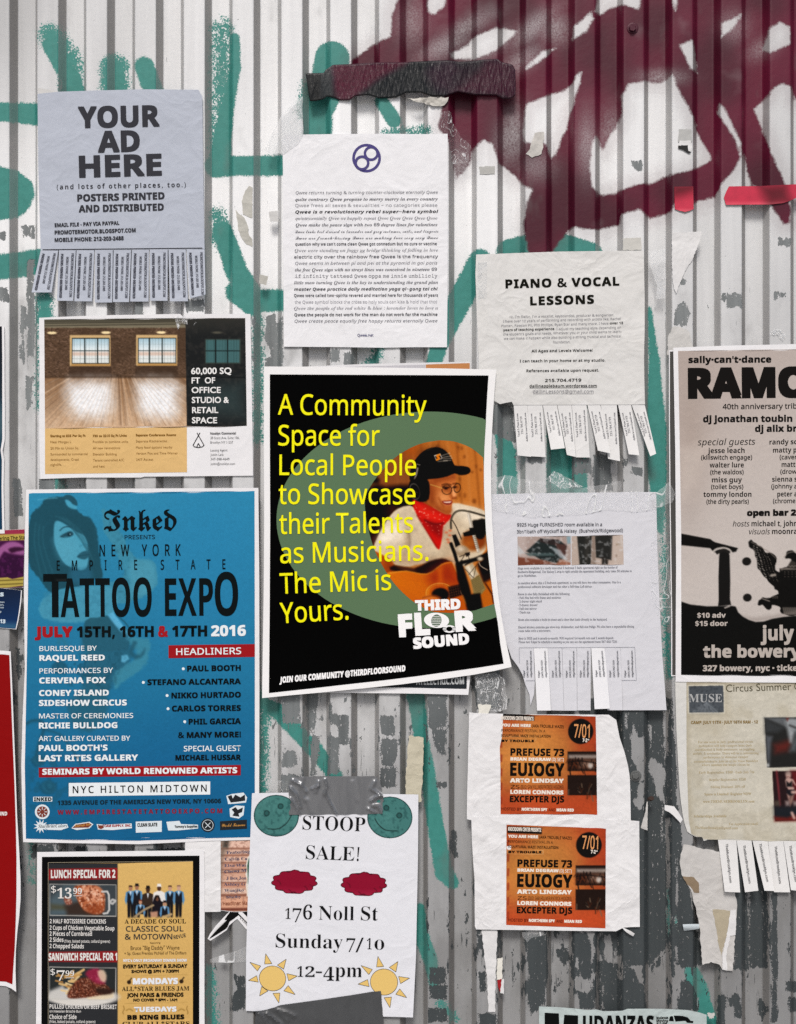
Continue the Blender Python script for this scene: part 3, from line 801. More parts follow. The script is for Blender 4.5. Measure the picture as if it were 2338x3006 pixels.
# ------------------------------------------------------------------ grey-blue advertising flyer with nine tabs
def ad_flyer():
    c = cA
    out = [(157, 390), (245, 381), (400, 376), (600, 371), (826, 373), (842, 402), (845, 700), (850, 1000), (851, 1034), (775, 1036), (700, 1037), (622, 1037), (548, 1038), (472, 1039), (395, 1039), (318, 1040), (245, 1040), (170, 1041), (166, 900), (160, 700)]
    d = Dep(5, 2.0, 11, 260, 2.2, lambda x, y: 4 * np.clip((x - 520) / 80, 0, 1) ** 2)
    mat = paper('grey_blue_paper', '#b9c0cd', .6, .22, .10)
    t = thing('advertising_flyer', c, out, 4, 'pale blue-grey flyer headed YOUR AD HERE with a fringe of nine tear-off tabs', 'flyer')
    sheet(t, c(out), d, mat)
    k = ink('#34353c', .6, 0, .0)
    text(t, 'headline', c, [('h', 'YOUR', 326, 533, 665, 526, 90), ('h', 'AD', 408, 635, 583, 630, 90), ('h', 'HERE', 330, 739, 674, 730, 92)], d, k)
    text(t, 'body_text', c, [('sb', '(and lots of other places, too.)', 237, 787, 773, 777, 20, 1.25), ('h', 'POSTERS PRINTED', 322, 838, 685, 828, 30), ('h', 'AND DISTRIBUTED', 328, 883, 682, 875, 30),
                             ('h', 'EMAIL FILE - PAY VIA PAYPAL', 228, 944, 497, 934, 16), ('h', 'PROMOTERMOTOR.BLOGSPOT.COM', 228, 975, 565, 965, 17), ('h', 'MOBILE PHONE: 212-203-2488', 228, 1006, 515, 998, 17)], d, k)
    flat(t, 'rule', M_(c, stroke([(178, 1038), (842, 1031)], 4)), d, k)
    T = [((170, 243), 1041, (132, 215), 1215), ((246, 316), 1040, (238, 305), 1250), ((319, 393), 1040, (310, 383), 1252), ((396, 470), 1039, (395, 467), 1257), ((473, 546), 1039, (470, 537), 1255),
         ((549, 620), 1038, (542, 618), 1253), ((623, 698), 1037, (625, 697), 1250), ((701, 773), 1037, (707, 782), 1252), ((776, 851), 1036, (790, 855), 1240)]
    for i, (a, ya, b, yb) in enumerate(T):
        sx = lambda u, v: ((a[0] + (a[1] - a[0]) * u) * (1 - v) + (b[0] + (b[1] - b[0]) * u) * v, ya * (1 - v) + yb * v)
        def ln(s, st, u, v0, v1, h):
            p, q = sx(u, v0), sx(u, v1); return (st, s, p[0], p[1], q[0], q[1], h)
        tab(t, c, [(a[0], ya), (a[1], ya), (b[1], yb + (-16 if i == 8 else 0)), (b[0], yb)], d, mat,
            [ln('POSTERS PRINTED-DISTRIBUTED', 'h', .12, .07, .94, 11), ln('MOBILE PHONE: 212-203-2488', 's2', .45, .13, .78, 10), ln('PROMOTERMOTOR.BLOGSPOT.COM', 's2', .74, .06, .92, 11)],
            ink('#4b4d58', .6), 2, [14, 9, 7, 6, 8, 6, 5, 7, 14][i], [-1.5, -1, 0, .5, -1, 0, .6, 1, 3][i])
ad_flyer()

# ------------------------------------------------------------------ office space poster
def office():
    c = cC
    out = [(245, 176), (400, 169), (700, 159), (1125, 152), (1140, 168), (1152, 152), (1563, 152), (1571, 600), (1579, 1160), (1200, 1164), (900, 1166), (880, 1172), (500, 1172), (252, 1181), (246, 900), (248, 500)]
    d = Dep(5, 1.6, 21, 320, 1.8)
    t = thing('office_poster', c, out, 3, 'white-bordered poster with a loft photograph, orange strip and dark panel about 60,000 square feet', 'poster')
    sheet(t, c(out), d, paper('white_glossy_paper', '#eeeef0', .42, .12, .04))
    cv = Cv(*c([(270, 170)])[0], *c([(1548, 872)])[0], 1.6, '#5c4838').use(c)
    cv.poly(box(260, 170, 1160, 237), '#6e6a5a', 3); cv.grad(0, 178, '#4c4a40', 0, 237, '#867e6a', .8, cv.mask(box(260, 170, 1160, 240), 2))
    for y in (196, 206, 222): cv.line([(270, y + 4), (1160, y - 6)], 2.2, '#2e2b24', 1, .8)
    m = cv.mask(box(260, 237, 1160, 548), 2)
    cv.blot(5, 4, .45, .8, '#8a7060', .55, m, 2, 1, 2.2); cv.blot(4, 9, .5, .8, '#33261e', .6, m, 2, 1, 2.4); cv.blot(60, 14, .4, .7, '#463629', .5, m)
    for x0, y0, x1, y1, gx in ((437, 284, 690, 476, (530, 610)), (850, 283, 1106, 474, (933, 1013))):
        cv.poly(box(x0, y0, x1, y1), '#c9ab7c', 1.5); cv.poly(box(x0 + 8, y1 - 14, x1 - 2, y1), '#b58d55', 1)
        g = cv.mask(box(x0 + 14, y0 + 20, x1 - 8, y1 - 16), .8)
        cv.grad(0, y0 + 20, '#9fbecb', 0, y0 + 95, '#dfe8ea', 1, g); cv.poly(box(x0 + 14, y0 + 105, x1 - 8, y0 + 130), '#d0b4a2', 4, .8); cv.poly(box(x0 + 14, y0 + 132, x1 - 8, y1 - 16), '#d9dedb', 4, .9)
        for x in range(int(x0) + 26, int(x1) - 10, 19): cv.line([(x, y0 + 20), (x, y1 - 16)], .9, '#5c6663', .5, .55)
        for y in (y0 + 58, y0 + 148): cv.line([(x0 + 14, y), (x1 - 8, y)], .9, '#5c6663', .5, .5)
        for x in gx: cv.line([(x, y0 + 20), (x, y1 - 16)], 4, '#27312f', .8)
        cv.line([(x0 + 14, y0 + 98), (x1 - 8, y0 + 98)], 2.5, '#27312f', .8); cv.line([(x0 + 14, y0 + 20), (x1 - 8, y0 + 20), (x1 - 8, y1 - 16), (x0 + 14, y1 - 16), (x0 + 14, y0 + 20)], 2.6, '#33332c', .8)
        cv.poly(box(x0 - 6, y1 + 4, x1 + 4, 545), '#3d2e24', 3, .55)
    for x, y in ((325, 270), (662, 268), (1006, 267)): cv.ell(x, y, 29, 8, '#f3dcae', 1.2); cv.line([(x, y - 30), (x, y - 6)], 1.2, '#27231d', .6)
    fl = cv.mask(box(260, 545, 1170, 872), 3)
    cv.grad(0, 545, '#7b614b', 0, 860, '#c9ad90', 1, fl)
    rr = random.Random(5)
    for i in range(120):
        a = -1.25 + i * 2.5 / 120; x = 735 + math.tan(a) * 190; x2 = 735 + math.tan(a) * 520
        cv.line([(x, 548), (x2, 868)], rr.uniform(.8, 3), rr.choice(['#8a6443', '#a87f58', '#d9b592', '#6d4c33', '#e0c4a6']), 1.2, rr.uniform(.25, .65))
    for pts in ([(440, 580), (560, 565), (690, 580), (700, 660), (690, 760), (620, 800), (500, 790), (430, 740), (420, 650)], [(860, 580), (980, 568), (1095, 585), (1115, 680), (1090, 780), (990, 800), (890, 770), (860, 690)]):
        cv.poly(pts, '#e8eaec', 34, 1.0, 3, 8)
    cv.mott(5, 8, .08, 2, fl); [cv.line([(735 + math.tan(-1.2 + .06 * i) * 190, 560), (735 + math.tan(-1.2 + .06 * i) * 500, 850)], 2.2, '#b58f6c', 1.5, .28) for i in range(40)]; cv.poly(box(260, 541, 1165, 552), '#3a2c22', 3, .6)
    dp = [(1157, 178), (1530, 178), (1540, 852), (1166, 856)]
    cv.poly(dp, '#26292a', .6)
    q = cv.mask(dp, .6)
    cv.grad(0, 180, '#3d3c36', 0, 300, '#1f2122', .7, q); cv.blot(9, 3, .45, .75, '#343331', .6, q)
    cv.poly(box(1280, 308, 1502, 462), '#3f4a44', 2, .9); cv.poly(box(1286, 314, 1494, 455), '#45686a', 1.5)
    for x in (1345, 1420): cv.line([(x, 314), (x, 455)], 4, '#182020', 1)
    cv.line([(1286, 383), (1494, 383)], 3, '#182020', 1)
    for x in range(1297, 1494, 18): cv.line([(x, 314), (x, 455)], .9, '#2a4040', .6, .7)
    cv.ell(1355, 268, 30, 7, '#56544a', 2); cv.poly([(1230, 600), (1520, 580), (1535, 800), (1260, 780)], '#3a4a4b', 40, .7); cv.line([(1170, 545), (1538, 548)], 3, '#15181a', 3)
    cv.curve(1.12, .01)
    pic(t, 'loft_picture', cv, c([(277, 185), (1155, 178), (1530, 178), (1540, 852), (1166, 858), (282, 866)]), d, picture(.4, .1), 1)
    flat(t, 'orange_panel', [c([(282, 866), (1166, 859), (1167, 1139), (282, 1150)])], d, ink('#e0ba7c', .45, .2))
    text(t, 'headline', c, [('gb', '60,000 SQ', 1193, 528, 1445, 526, 40), ('gb', 'FT  OF', 1196, 586, 1343, 585, 38), ('gb', 'OFFICE', 1196, 646, 1378, 645, 38), ('gb', 'STUDIO &', 1197, 708, 1428, 707, 38), ('gb', 'RETAIL', 1199, 771, 1362, 770, 38), ('gb', 'SPACE', 1198, 834, 1355, 834, 38)], d, ink('#eeeeec'), 3)
    L = [('gh', 'Starting at $35 Per Sq Ft', 315, 920, 535, 918, 15), ('g', 'Near Morgan L', 316, 958, 446, 957, 15), ('g', '20 Min to Union Sq', 316, 997, 488, 995, 15), ('g', 'Surrounded by commercial', 316, 1034, 548, 1032, 15), ('g', 'developments. Great', 316, 1068, 494, 1066, 15), ('g', 'nightlife.', 316, 1100, 386, 1098, 15),
         ('gh', '735 to 2210 Sq Ft Units', 579, 920, 792, 917, 15), ('g', 'Possible to combine units', 580, 957, 799, 955, 15), ('g', 'All new renovations', 580, 996, 750, 994, 15), ('g', 'Elevator Building', 581, 1034, 729, 1033, 15), ('g', 'Tenant controlled A/C', 581, 1072, 775, 1070, 15), ('g', 'and heat', 582, 1110, 655, 1109, 15),
         ('gh', 'Separate Conference Rooms', 848, 915, 1099, 913, 15), ('g', 'Separate Kitchenettes', 849, 953, 1042, 951, 15), ('g', 'Many food options nearby', 849, 992, 1076, 990, 15), ('g', 'Verizon Fios and Time Warner', 849, 1029, 1110, 1027, 15), ('g', '24/7 Access', 850, 1068, 957, 1066, 15)]
    text(t, 'listing_text', c, L, d, ink('#8d6526', .5), 2)
    text(t, 'address_text', c, [('gh', 'Nooklyn Commercial', 1312, 904, 1472, 902, 15), ('g', '28 Scott Ave, Suite 106,', 1313, 932, 1494, 931, 15), ('g', 'Brooklyn NY 11237', 1313, 960, 1454, 959, 15), ('g', 'Leasing Agent:', 1313, 1009, 1420, 1008, 15), ('g', 'Justin Leib', 1313, 1036, 1395, 1036, 15), ('g', '347-388-4649', 1314, 1064, 1432, 1064, 15), ('g', 'justin@nooklyn.com', 1314, 1093, 1467, 1093, 15)], d, ink('#7d7d7e', .5), 2)
    flat(t, 'tent_logo', M_(c, stroke([(1229, 893), (1274, 972)], 5) + stroke([(1248, 893), (1204, 972)], 5) + stroke([(1204, 968), (1212, 980), (1238, 985), (1265, 980), (1274, 968)], 5) + stroke([(1228, 982), (1238, 958), (1250, 982)], 5)), d, ink('#1c1c1d'), 2)
office()

# ------------------------------------------------------------------ blue tattoo expo poster
def tattoo():
    c = cE; F = lambda y: y + 550 * 2.1238
    out = [(165, 79), (500, 75), (900, 72), (1300, 70), (1612, 68), (1618, 600), (1619, 1300), (1617, 1968), (1612, 2262), (1300, 2270), (870, 2290), (500, 2284), (146, 2277), (140, 2100), (134, 1800), (142, 1500), (156, 1200), (150, 700), (158, 300)]
    d = Dep(7, 1.8, 31, 420, 1.6, lambda x, y: 5 * np.clip((170 - x) / 110, 0, 1) ** 2 * np.clip((y - 1900) / 500, 0, 1))
    t = thing('tattoo_expo_poster', c, out, 6, 'large blue poster for a tattoo expo with a dark-haired woman and black lettering', 'poster')
    sheet(t, c(out), d, paper('white_glossy_paper', '#eeeef0', .42, .12, .04))
    pan = [(181, 101), (900, 94), (1588, 88), (1590, 1100), (1590, 1968), (1588, 2246), (1300, 2252), (870, 2268), (500, 2262), (163, 2257), (156, 1800), (166, 1300), (176, 700)]
    cv = Cv(60, 1430, 760, 2480, 2.0, '#2a8ab4')
    cv.use(c).grad(0, 90, '#2f8cb2', 0, 2260, '#12608c')
    cv.use(ID); cv.ell(620, 1640, 190, 260, '#2582b2', 160, .5); cv.ell(560, 2330, 260, 200, '#145f92', 150, .5)
    cv.use(c1)
    hair = '#1b4c5c'
    cv.poly([(1020, 330), (1110, 380), (1230, 560), (1330, 760), (1450, 930), (1640, 960), (1700, 1100), (1690, 1290), (1550, 1400), (1480, 1440), (1180, 1500), (1010, 1290), (1290, 1160), (1240, 960), (1150, 760), (1040, 560)], '#3d8ba5', 3, .9, 3, 5)
    cv.blot(9, 3, .5, .75, '#2a6c84', .5, cv.mask([(1020, 330), (1230, 560), (1450, 930), (1700, 1100), (1550, 1400), (1180, 1500), (1290, 1160), (1150, 760)], 6))
    cv.poly([(1400, 960), (1640, 980), (1690, 1200), (1560, 1380), (1400, 1350), (1360, 1100)], '#52a0b8', 12, .6, 3)
    cv.poly([(430, 1330), (700, 1280), (1000, 1270), (1180, 1330), (1170, 1600), (800, 1720), (420, 1720), (260, 1640), (250, 1480)], '#4797b2', 5, .9, 3, 4)
    cv.blot(12, 8, .45, .7, '#3a86a2', .6, cv.mask([(300, 1350), (1100, 1290), (1100, 1640), (300, 1680)], 10))
    cv.poly([(110, 480), (160, 350), (250, 280), (300, 205), (350, 180), (520, 160), (560, 200), (590, 270), (700, 320), (780, 390), (880, 430), (940, 540), (980, 760), (1000, 1000), (1028, 1170), (900, 1190), (720, 1280), (560, 1300), (450, 1335), (360, 1340), (250, 1200), (150, 1080), (98, 950), (93, 700)], hair, 3, .97, 3, 3)
    cv.poly([(528, 180), (570, 140), (640, 148), (700, 205), (712, 272), (660, 262), (615, 215), (560, 200)], '#1f4f5f', 2, .95, 3)
    cv.poly([(560, 210), (600, 205), (650, 255), (705, 285), (690, 320), (600, 290)], '#4aa3c0', 3, .9, 2)
    cv.line([(220, 200), (330, 185), (460, 178)], 5, '#5fb0c8', 3, .7)
    cv.poly([(432, 480), (490, 468), (600, 530), (700, 600), (790, 640), (835, 720), (842, 800), (852, 900), (832, 1040), (760, 1082), (650, 1050), (560, 1000), (490, 900), (432, 760), (418, 620)], '#4fa2bd', 3, .97, 3)
    cv.poly([(440, 700), (520, 680), (640, 720), (700, 800), (660, 920), (560, 960), (480, 860)], '#52a3bd', 22, .8, 2)
    cv.poly([(430, 470), (520, 390), (640, 480), (720, 560), (800, 640), (850, 740), (862, 900), (905, 980), (930, 700), (880, 500), (740, 380), (560, 350)], hair, 4, .95, 3)
    for i in range(9): cv.line([(420 + i * 22, 400 + i * 5), (560 + i * 30, 470 + i * 20), (760 + i * 22, 700 + i * 40)], 4, '#2f6b7d' if i % 2 else '#1c4c5c', 4, .6, 3)
    for i in range(7): cv.line([(170 + i * 24, 480 + i * 12), (150 + i * 28, 760), (220 + i * 40, 1150)], 5, '#2d6a7c' if i % 2 else '#1d4f5f', 5, .55, 3)
    cv.line([(495, 585), (540, 545), (600, 535), (625, 545)], 7, '#1b4656', 2, .95, 3)
    cv.poly([(495, 662), (560, 615), (630, 590), (665, 625), (640, 655), (570, 672)], '#1d4656', 2.5, .95, 3); cv.ell(612, 634, 22, 22, '#0f2c38', 1.5); cv.ell(622, 630, 7, 7, '#a8dcea', 1)
    cv.poly([(545, 655), (600, 660), (640, 655), (620, 668), (560, 672)], '#3d8aa3', 3, .6)
    cv.line([(745, 782), (790, 755), (830, 765)], 6, '#2f7690', 4, .8, 3); cv.line([(690, 660), (750, 700), (760, 760)], 10, '#439ab5', 8, .7, 3)
    cv.poly([(708, 912), (770, 850), (835, 838), (868, 870), (860, 905), (800, 945)], '#23586a', 2.5, .97, 3); cv.line([(712, 912), (790, 890), (860, 885)], 3, '#153f4e', 2, .8, 3)
    cv.poly([(640, 1040), (760, 1080), (850, 1050), (900, 1180), (740, 1270), (620, 1200)], '#24607a', 12, .9, 2)
    cv.poly([(810, 1710), (960, 1670), (1130, 1640), (1250, 1760), (1340, 1830), (1340, 2060), (800, 2060)], '#22586a', 3, .93, 2)
    cv.poly([(1090, 1640), (1160, 1600), (1380, 1900), (1330, 1960)], '#5fb6dd', 4, .9)
    cv.line([(1200, 1640), (1300, 1720), (1420, 1880)], 8, '#1d5468', 3, .9)
    cv.use(c2)
    cv.poly([(585, 0), (1000, 0), (1050, 120), (1040, 300), (960, 480), (840, 600), (780, 900), (640, 1030), (480, 980), (420, 760), (560, 600), (590, 300)], '#245f76', 10, .85, 3, 8)
    cv.poly([(1040, 100), (1150, 70), (1235, 100), (1245, 230), (1220, 330), (1100, 450), (960, 540), (900, 600), (880, 480), (960, 380), (1050, 320), (1120, 250)], '#3a87a0', 6, .9, 3, 6)
    cv.poly([(1080, 110), (1120, 130), (1080, 220), (1150, 250), (1200, 180), (1190, 250), (1100, 300), (1040, 220)], '#1f5468', 6, .75, 2)
    cv.poly([(960, 260), (1020, 250), (1040, 290), (990, 330), (960, 320)], '#65bbdf', 4, .8)
    cv.blot(10, 21, .48, .72, '#174a5e', .55, cv.mask([(540, 250), (1000, 200), (900, 560), (600, 700), (420, 640), (380, 330)], 30))
    cv.line([(320, 130), (340, 90), (370, 100), (400, 160)], 12, '#2b6e84', 8, .7, 3)
    cv.line([(0, 950), (60, 920), (150, 930), (170, 1010), (120, 1160), (90, 1300)], 14, '#1a4c5f', 6, .8, 3); cv.line([(170, 1010), (330, 1060), (450, 1200), (560, 1390)], 9, '#1c5065', 6, .7, 3)
    cv.blot(16, 33, .46, .66, '#1b5873', .6, cv.mask([(0, 1280), (300, 1240), (560, 1420), (480, 1640), (200, 1900), (0, 1900)], 40))
    for x, y, r in ((215, 1600, 90), (110, 1330, 70), (330, 380, 80)):
        for k in range(4): cv.ell(x + 6 * k, y - 5 * k, r * (1 - .22 * k), r * (.8 - .17 * k), ('#174f68', '#21637e')[k % 2], 5, .8, .4 * k)
    cv.poly([(380, 1900), (700, 1750), (900, 1700), (1250, 2200), (1180, 2250), (760, 1800), (500, 2250), (330, 2250)], '#155d86', 30, .45)
    cv.mott(3, 5, .05, 2)
    pic(t, 'printed_picture', cv, c(pan), d, picture(.4, .08), 1)
    K = ink('#0d1416', .5); Wt = ink('#eaf1f4', .5); Rd = ink('#a3121c', .5); Nv = ink('#0e2733', .5)
    text(t, 'title_lettering', c, [('f', 'Inked', 648, 336, 1103, 332, 170), ('s2', 'NEW YORK', 622, 495, 1128, 491, 72, 1.75), ('s2', 'EMPIRE', 355, 583, 857, 579, 62, 3.1), ('s2', 'STATE', 1003, 579, 1407, 575, 62, 3.1),
          ('sb', 'T', 272, 875, 420, 874, 270), ('sb', 'ATTOO', 380, 874, 948, 869, 240, 1.0), ('sb', 'EXP', 1030, 867, 1330, 865, 234, 1.0), ('sb', 'O', 1341, 865, 1487, 864, 270)], d, K, 3)
    text(t, 'subtitle', c, [('s2', 'PRESENTS', 778, 389, 968, 387, 26)], d, Nv, 2)
    flat(t, 'red_banner', [c([(1052, 1050), (1590, 1042), (1590, 1122), (1052, 1130)]), cF([(243, 645), (1503, 628), (1502, 692), (244, 705)])], d, ink('#9c1119', .45), 2)
    flat(t, 'white_banner', [cF([(430, 740), (1312, 730), (1312, 812), (430, 823)])], d, Wt, 2)
    text(t, 'date_lettering', c, [('hh', 'JULY', 218, 1001, 455, 999, 68), ('hh', '&', 988, 998, 1050, 997, 68)], d, Rd, 3)
    text(t, 'date_lettering', c, [('h', '15TH, 16TH', 480, 1000, 960, 997, 68), ('h', '17TH', 1075, 996, 1293, 994, 68)], d, K, 3)
    text(t, 'date_lettering', c, [('h', '2016', 1318, 994, 1535, 991, 68), ('s2', 'BURLESQUE BY', 247, 1086, 605, 1083, 31), ('h', 'RAQUEL REED', 247, 1147, 655, 1144, 36), ('s2', 'HEADLINERS', 1100, 1111, 1505, 1105, 42)], d, Wt, 3)
    text(t, 'programme_text', cF, [('s2', 'PERFORMANCES BY', 247, 58, 706, 53, 32), ('h', 'CERVENA FOX', 246, 120, 661, 117, 37), ('h', 'CONEY ISLAND', 245, 198, 680, 195, 37), ('h', 'SIDESHOW CIRCUS', 244, 260, 792, 257, 37), ('s2', 'MASTER OF CEREMONIES', 245, 338, 832, 335, 31),
          ('h', 'RICHIE BULLDOG', 244, 401, 733, 398, 37), ('s2', 'ART GALLERY CURATED BY', 243, 479, 813, 476, 31), ('h', "PAUL BOOTH'S", 243, 541, 672, 538, 37), ('h', 'LAST RITES GALLERY', 243, 605, 862, 600, 38), ('h', 'SEMINARS BY WORLD RENOWNED ARTISTS', 265, 689, 1480, 679, 37), ('s2', 'SPECIAL GUEST', 1147, 543, 1503, 540, 34)], d, Wt, 3)
    flat(t, 'bullet', M_(cF, [disc(x, y, 9, n=14) for x, y in ((1144, 28), (895, 113), (1043, 195), (1049, 277), (1153, 358))]), d, Wt, 2)
    text(t, 'headliner_text', cF, [('h', 'PAUL BOOTH', 1168, 45, 1503, 40, 36), ('h', 'STEFANO ALCANTARA', 920, 130, 1503, 124, 36), ('h', 'NIKKO HURTADO', 1070, 213, 1503, 207, 36), ('h', 'CARLOS TORRES', 1073, 294, 1503, 290, 36), ('h', 'PHIL GARCIA', 1177, 376, 1503, 372, 36), ('h', '& MANY MORE!', 1112, 460, 1503, 455, 36), ('h', 'MICHAEL HUSSAR', 1095, 600, 1503, 597, 34),
          ('s2', 'NYC HILTON MIDTOWN', 455, 804, 1290, 794, 44, 1.25)], d, K, 3)
    text(t, 'address_text', cF, [('h', '1335 AVENUE OF THE AMERICAS NEW YORK, NY 10606', 360, 878, 1380, 866, 28)], d, Nv, 2)
    text(t, 'web_address', cF, [('h', 'WWW.EMPIRESTATETATTOOEXPO.COM', 360, 937, 1387, 928, 29, 1.35)], d, ink('#862034', .5), 2)
    # sponsors' logos along the foot
    pale = ink('#dfe9ee', .5)
    star = [(255 + (46 if i % 2 == 0 else 22) * math.cos(i * math.pi / 11), 1010 + (46 if i % 2 == 0 else 22) * math.sin(i * math.pi / 11)) for i in range(22)]
    flat(t, 'sponsor_logo', M_(cF, [box(208, 826, 327, 856), disc(265, 920, 46), star, [(240, 1000), (420, 996), (428, 1018), (380, 1034), (300, 1032)], [(446, 1022), (470, 995), (560, 982), (583, 998), (560, 1022), (480, 1034)],
          [(604, 996), (650, 1000), (822, 992), (824, 1022), (700, 1034), (612, 1030)], [(848, 981), (1010, 976), (1010, 1045), (848, 1050)], [(1038, 982), (1120, 976), (1130, 996), (1236, 1000), (1236, 1024), (1110, 1036), (1050, 1036)],
          [(1412, 820), (1450, 808), (1520, 800), (1542, 830), (1535, 862), (1480, 868), (1424, 872)], [(1432, 900), (1470, 880), (1526, 884), (1520, 940), (1490, 962), (1436, 952)]]), d, pale, 2)
    flat(t, 'sponsor_logo', M_(cF, [disc(265, 920, 34), [(452, 1020), (475, 1000), (556, 988), (574, 1000), (552, 1018)], [(612, 998), (622, 1004), (640, 1004), (648, 996), (648, 1020), (630, 1028), (614, 1020)]]), d, ink('#7d3a2c', .5), 3)
    flat(t, 'sponsor_logo', M_(cF, [disc(1297, 1003, 43), [(1373, 979), (1540, 969), (1541, 1025), (1374, 1034)], [(1420, 824), (1445, 815), (1452, 838), (1468, 812), (1500, 830), (1528, 812), (1530, 850), (1490, 856), (1440, 862)], [(1446, 905), (1470, 890), (1484, 908), (1516, 892), (1510, 922), (1488, 930), (1494, 950), (1450, 944), (1462, 925)]]), d, ink('#23262a', .5), 3)
    text(t, 'sponsor_logo', cF, [('h', 'INKED', 213, 853, 323, 852, 23), ('ri', 'StarBriteColors', 240, 1020, 420, 1016, 20), ('h', 'CLEAN SLATE', 858, 1013, 982, 1010, 22), ('h', "Tommy's Supplies", 1090, 1020, 1232, 1018, 15)], d, K, 3)
    text(t, 'sponsor_logo', cF, [('h', 'CAM SUPPLY, INC.', 652, 1015, 820, 1012, 15)], d, Rd, 3)
    text(t, 'sponsor_logo', cF, [('rbi', 'Eternal Ink', 468, 1016, 566, 1004, 16), ('sc', 'World Famous', 1384, 1014, 1530, 1008, 20)], d, ink('#d39b4e', .5), 4)
    flat(t, 'sponsor_logo', M_(cF, ring(1297, 1003, 33, 33, 3) + stroke([(1280, 986), (1314, 1020)], 4) + stroke([(1314, 987), (1299, 1001)], 4) + stroke([(1295, 1006), (1281, 1020)], 4) + [q for k in range(8) for q in stroke([(265 + 14 * math.cos(k * .785), 920 + 14 * math.sin(k * .785)), (265 + 30 * math.cos(k * .785), 920 + 30 * math.sin(k * .785))], 4)]), d, pale, 4)
tattoo()

# ------------------------------------------------------------------ main poster and the poster hidden behind it
def hidden_poster():
    c = cD
    out = [(190, 152), (700, 129), (1285, 116), (1291, 700), (1287, 1850), (1275, 1963), (1000, 1956), (500, 1951), (200, 1962)]
    d = Dep(5.5, .8, 41, 500, .6, lambda x, y: 3 * np.clip((y - 1950) / 90, 0, 1) ** 2 + 3 * np.clip((1100 - y) / 40, 0, 1) ** 2)
    t = thing('hidden_poster', c, out, 5, 'white-edged dark poster mostly hidden behind the black and yellow poster', 'poster')
    sheet(t, c(out), d, paper('white_glossy_paper', '#eeeef0', .42, .12, .04))
    flat(t, 'dark_panel', [c([(240, 1700), (1270, 1690), (1266, 1930), (900, 1922), (500, 1925), (240, 1930)])], d, ink('#23282d', .45))
    flat(t, 'orange_panel', [c([(1040, 132), (1283, 124), (1284, 300), (1040, 300)])], d, ink('#c98b57', .45))
    flat(t, 'pale_panel', [c([(200, 160), (700, 142), (1038, 133), (1038, 300), (200, 300)])], d, ink('#c9c8cd', .45))
    text(t, 'web_address', c, [('h', 'ATELECTRIC.COM', 985, 1908, 1252, 1904, 40)], d, ink('#b9bcbd', .45), 2)
hidden_poster()

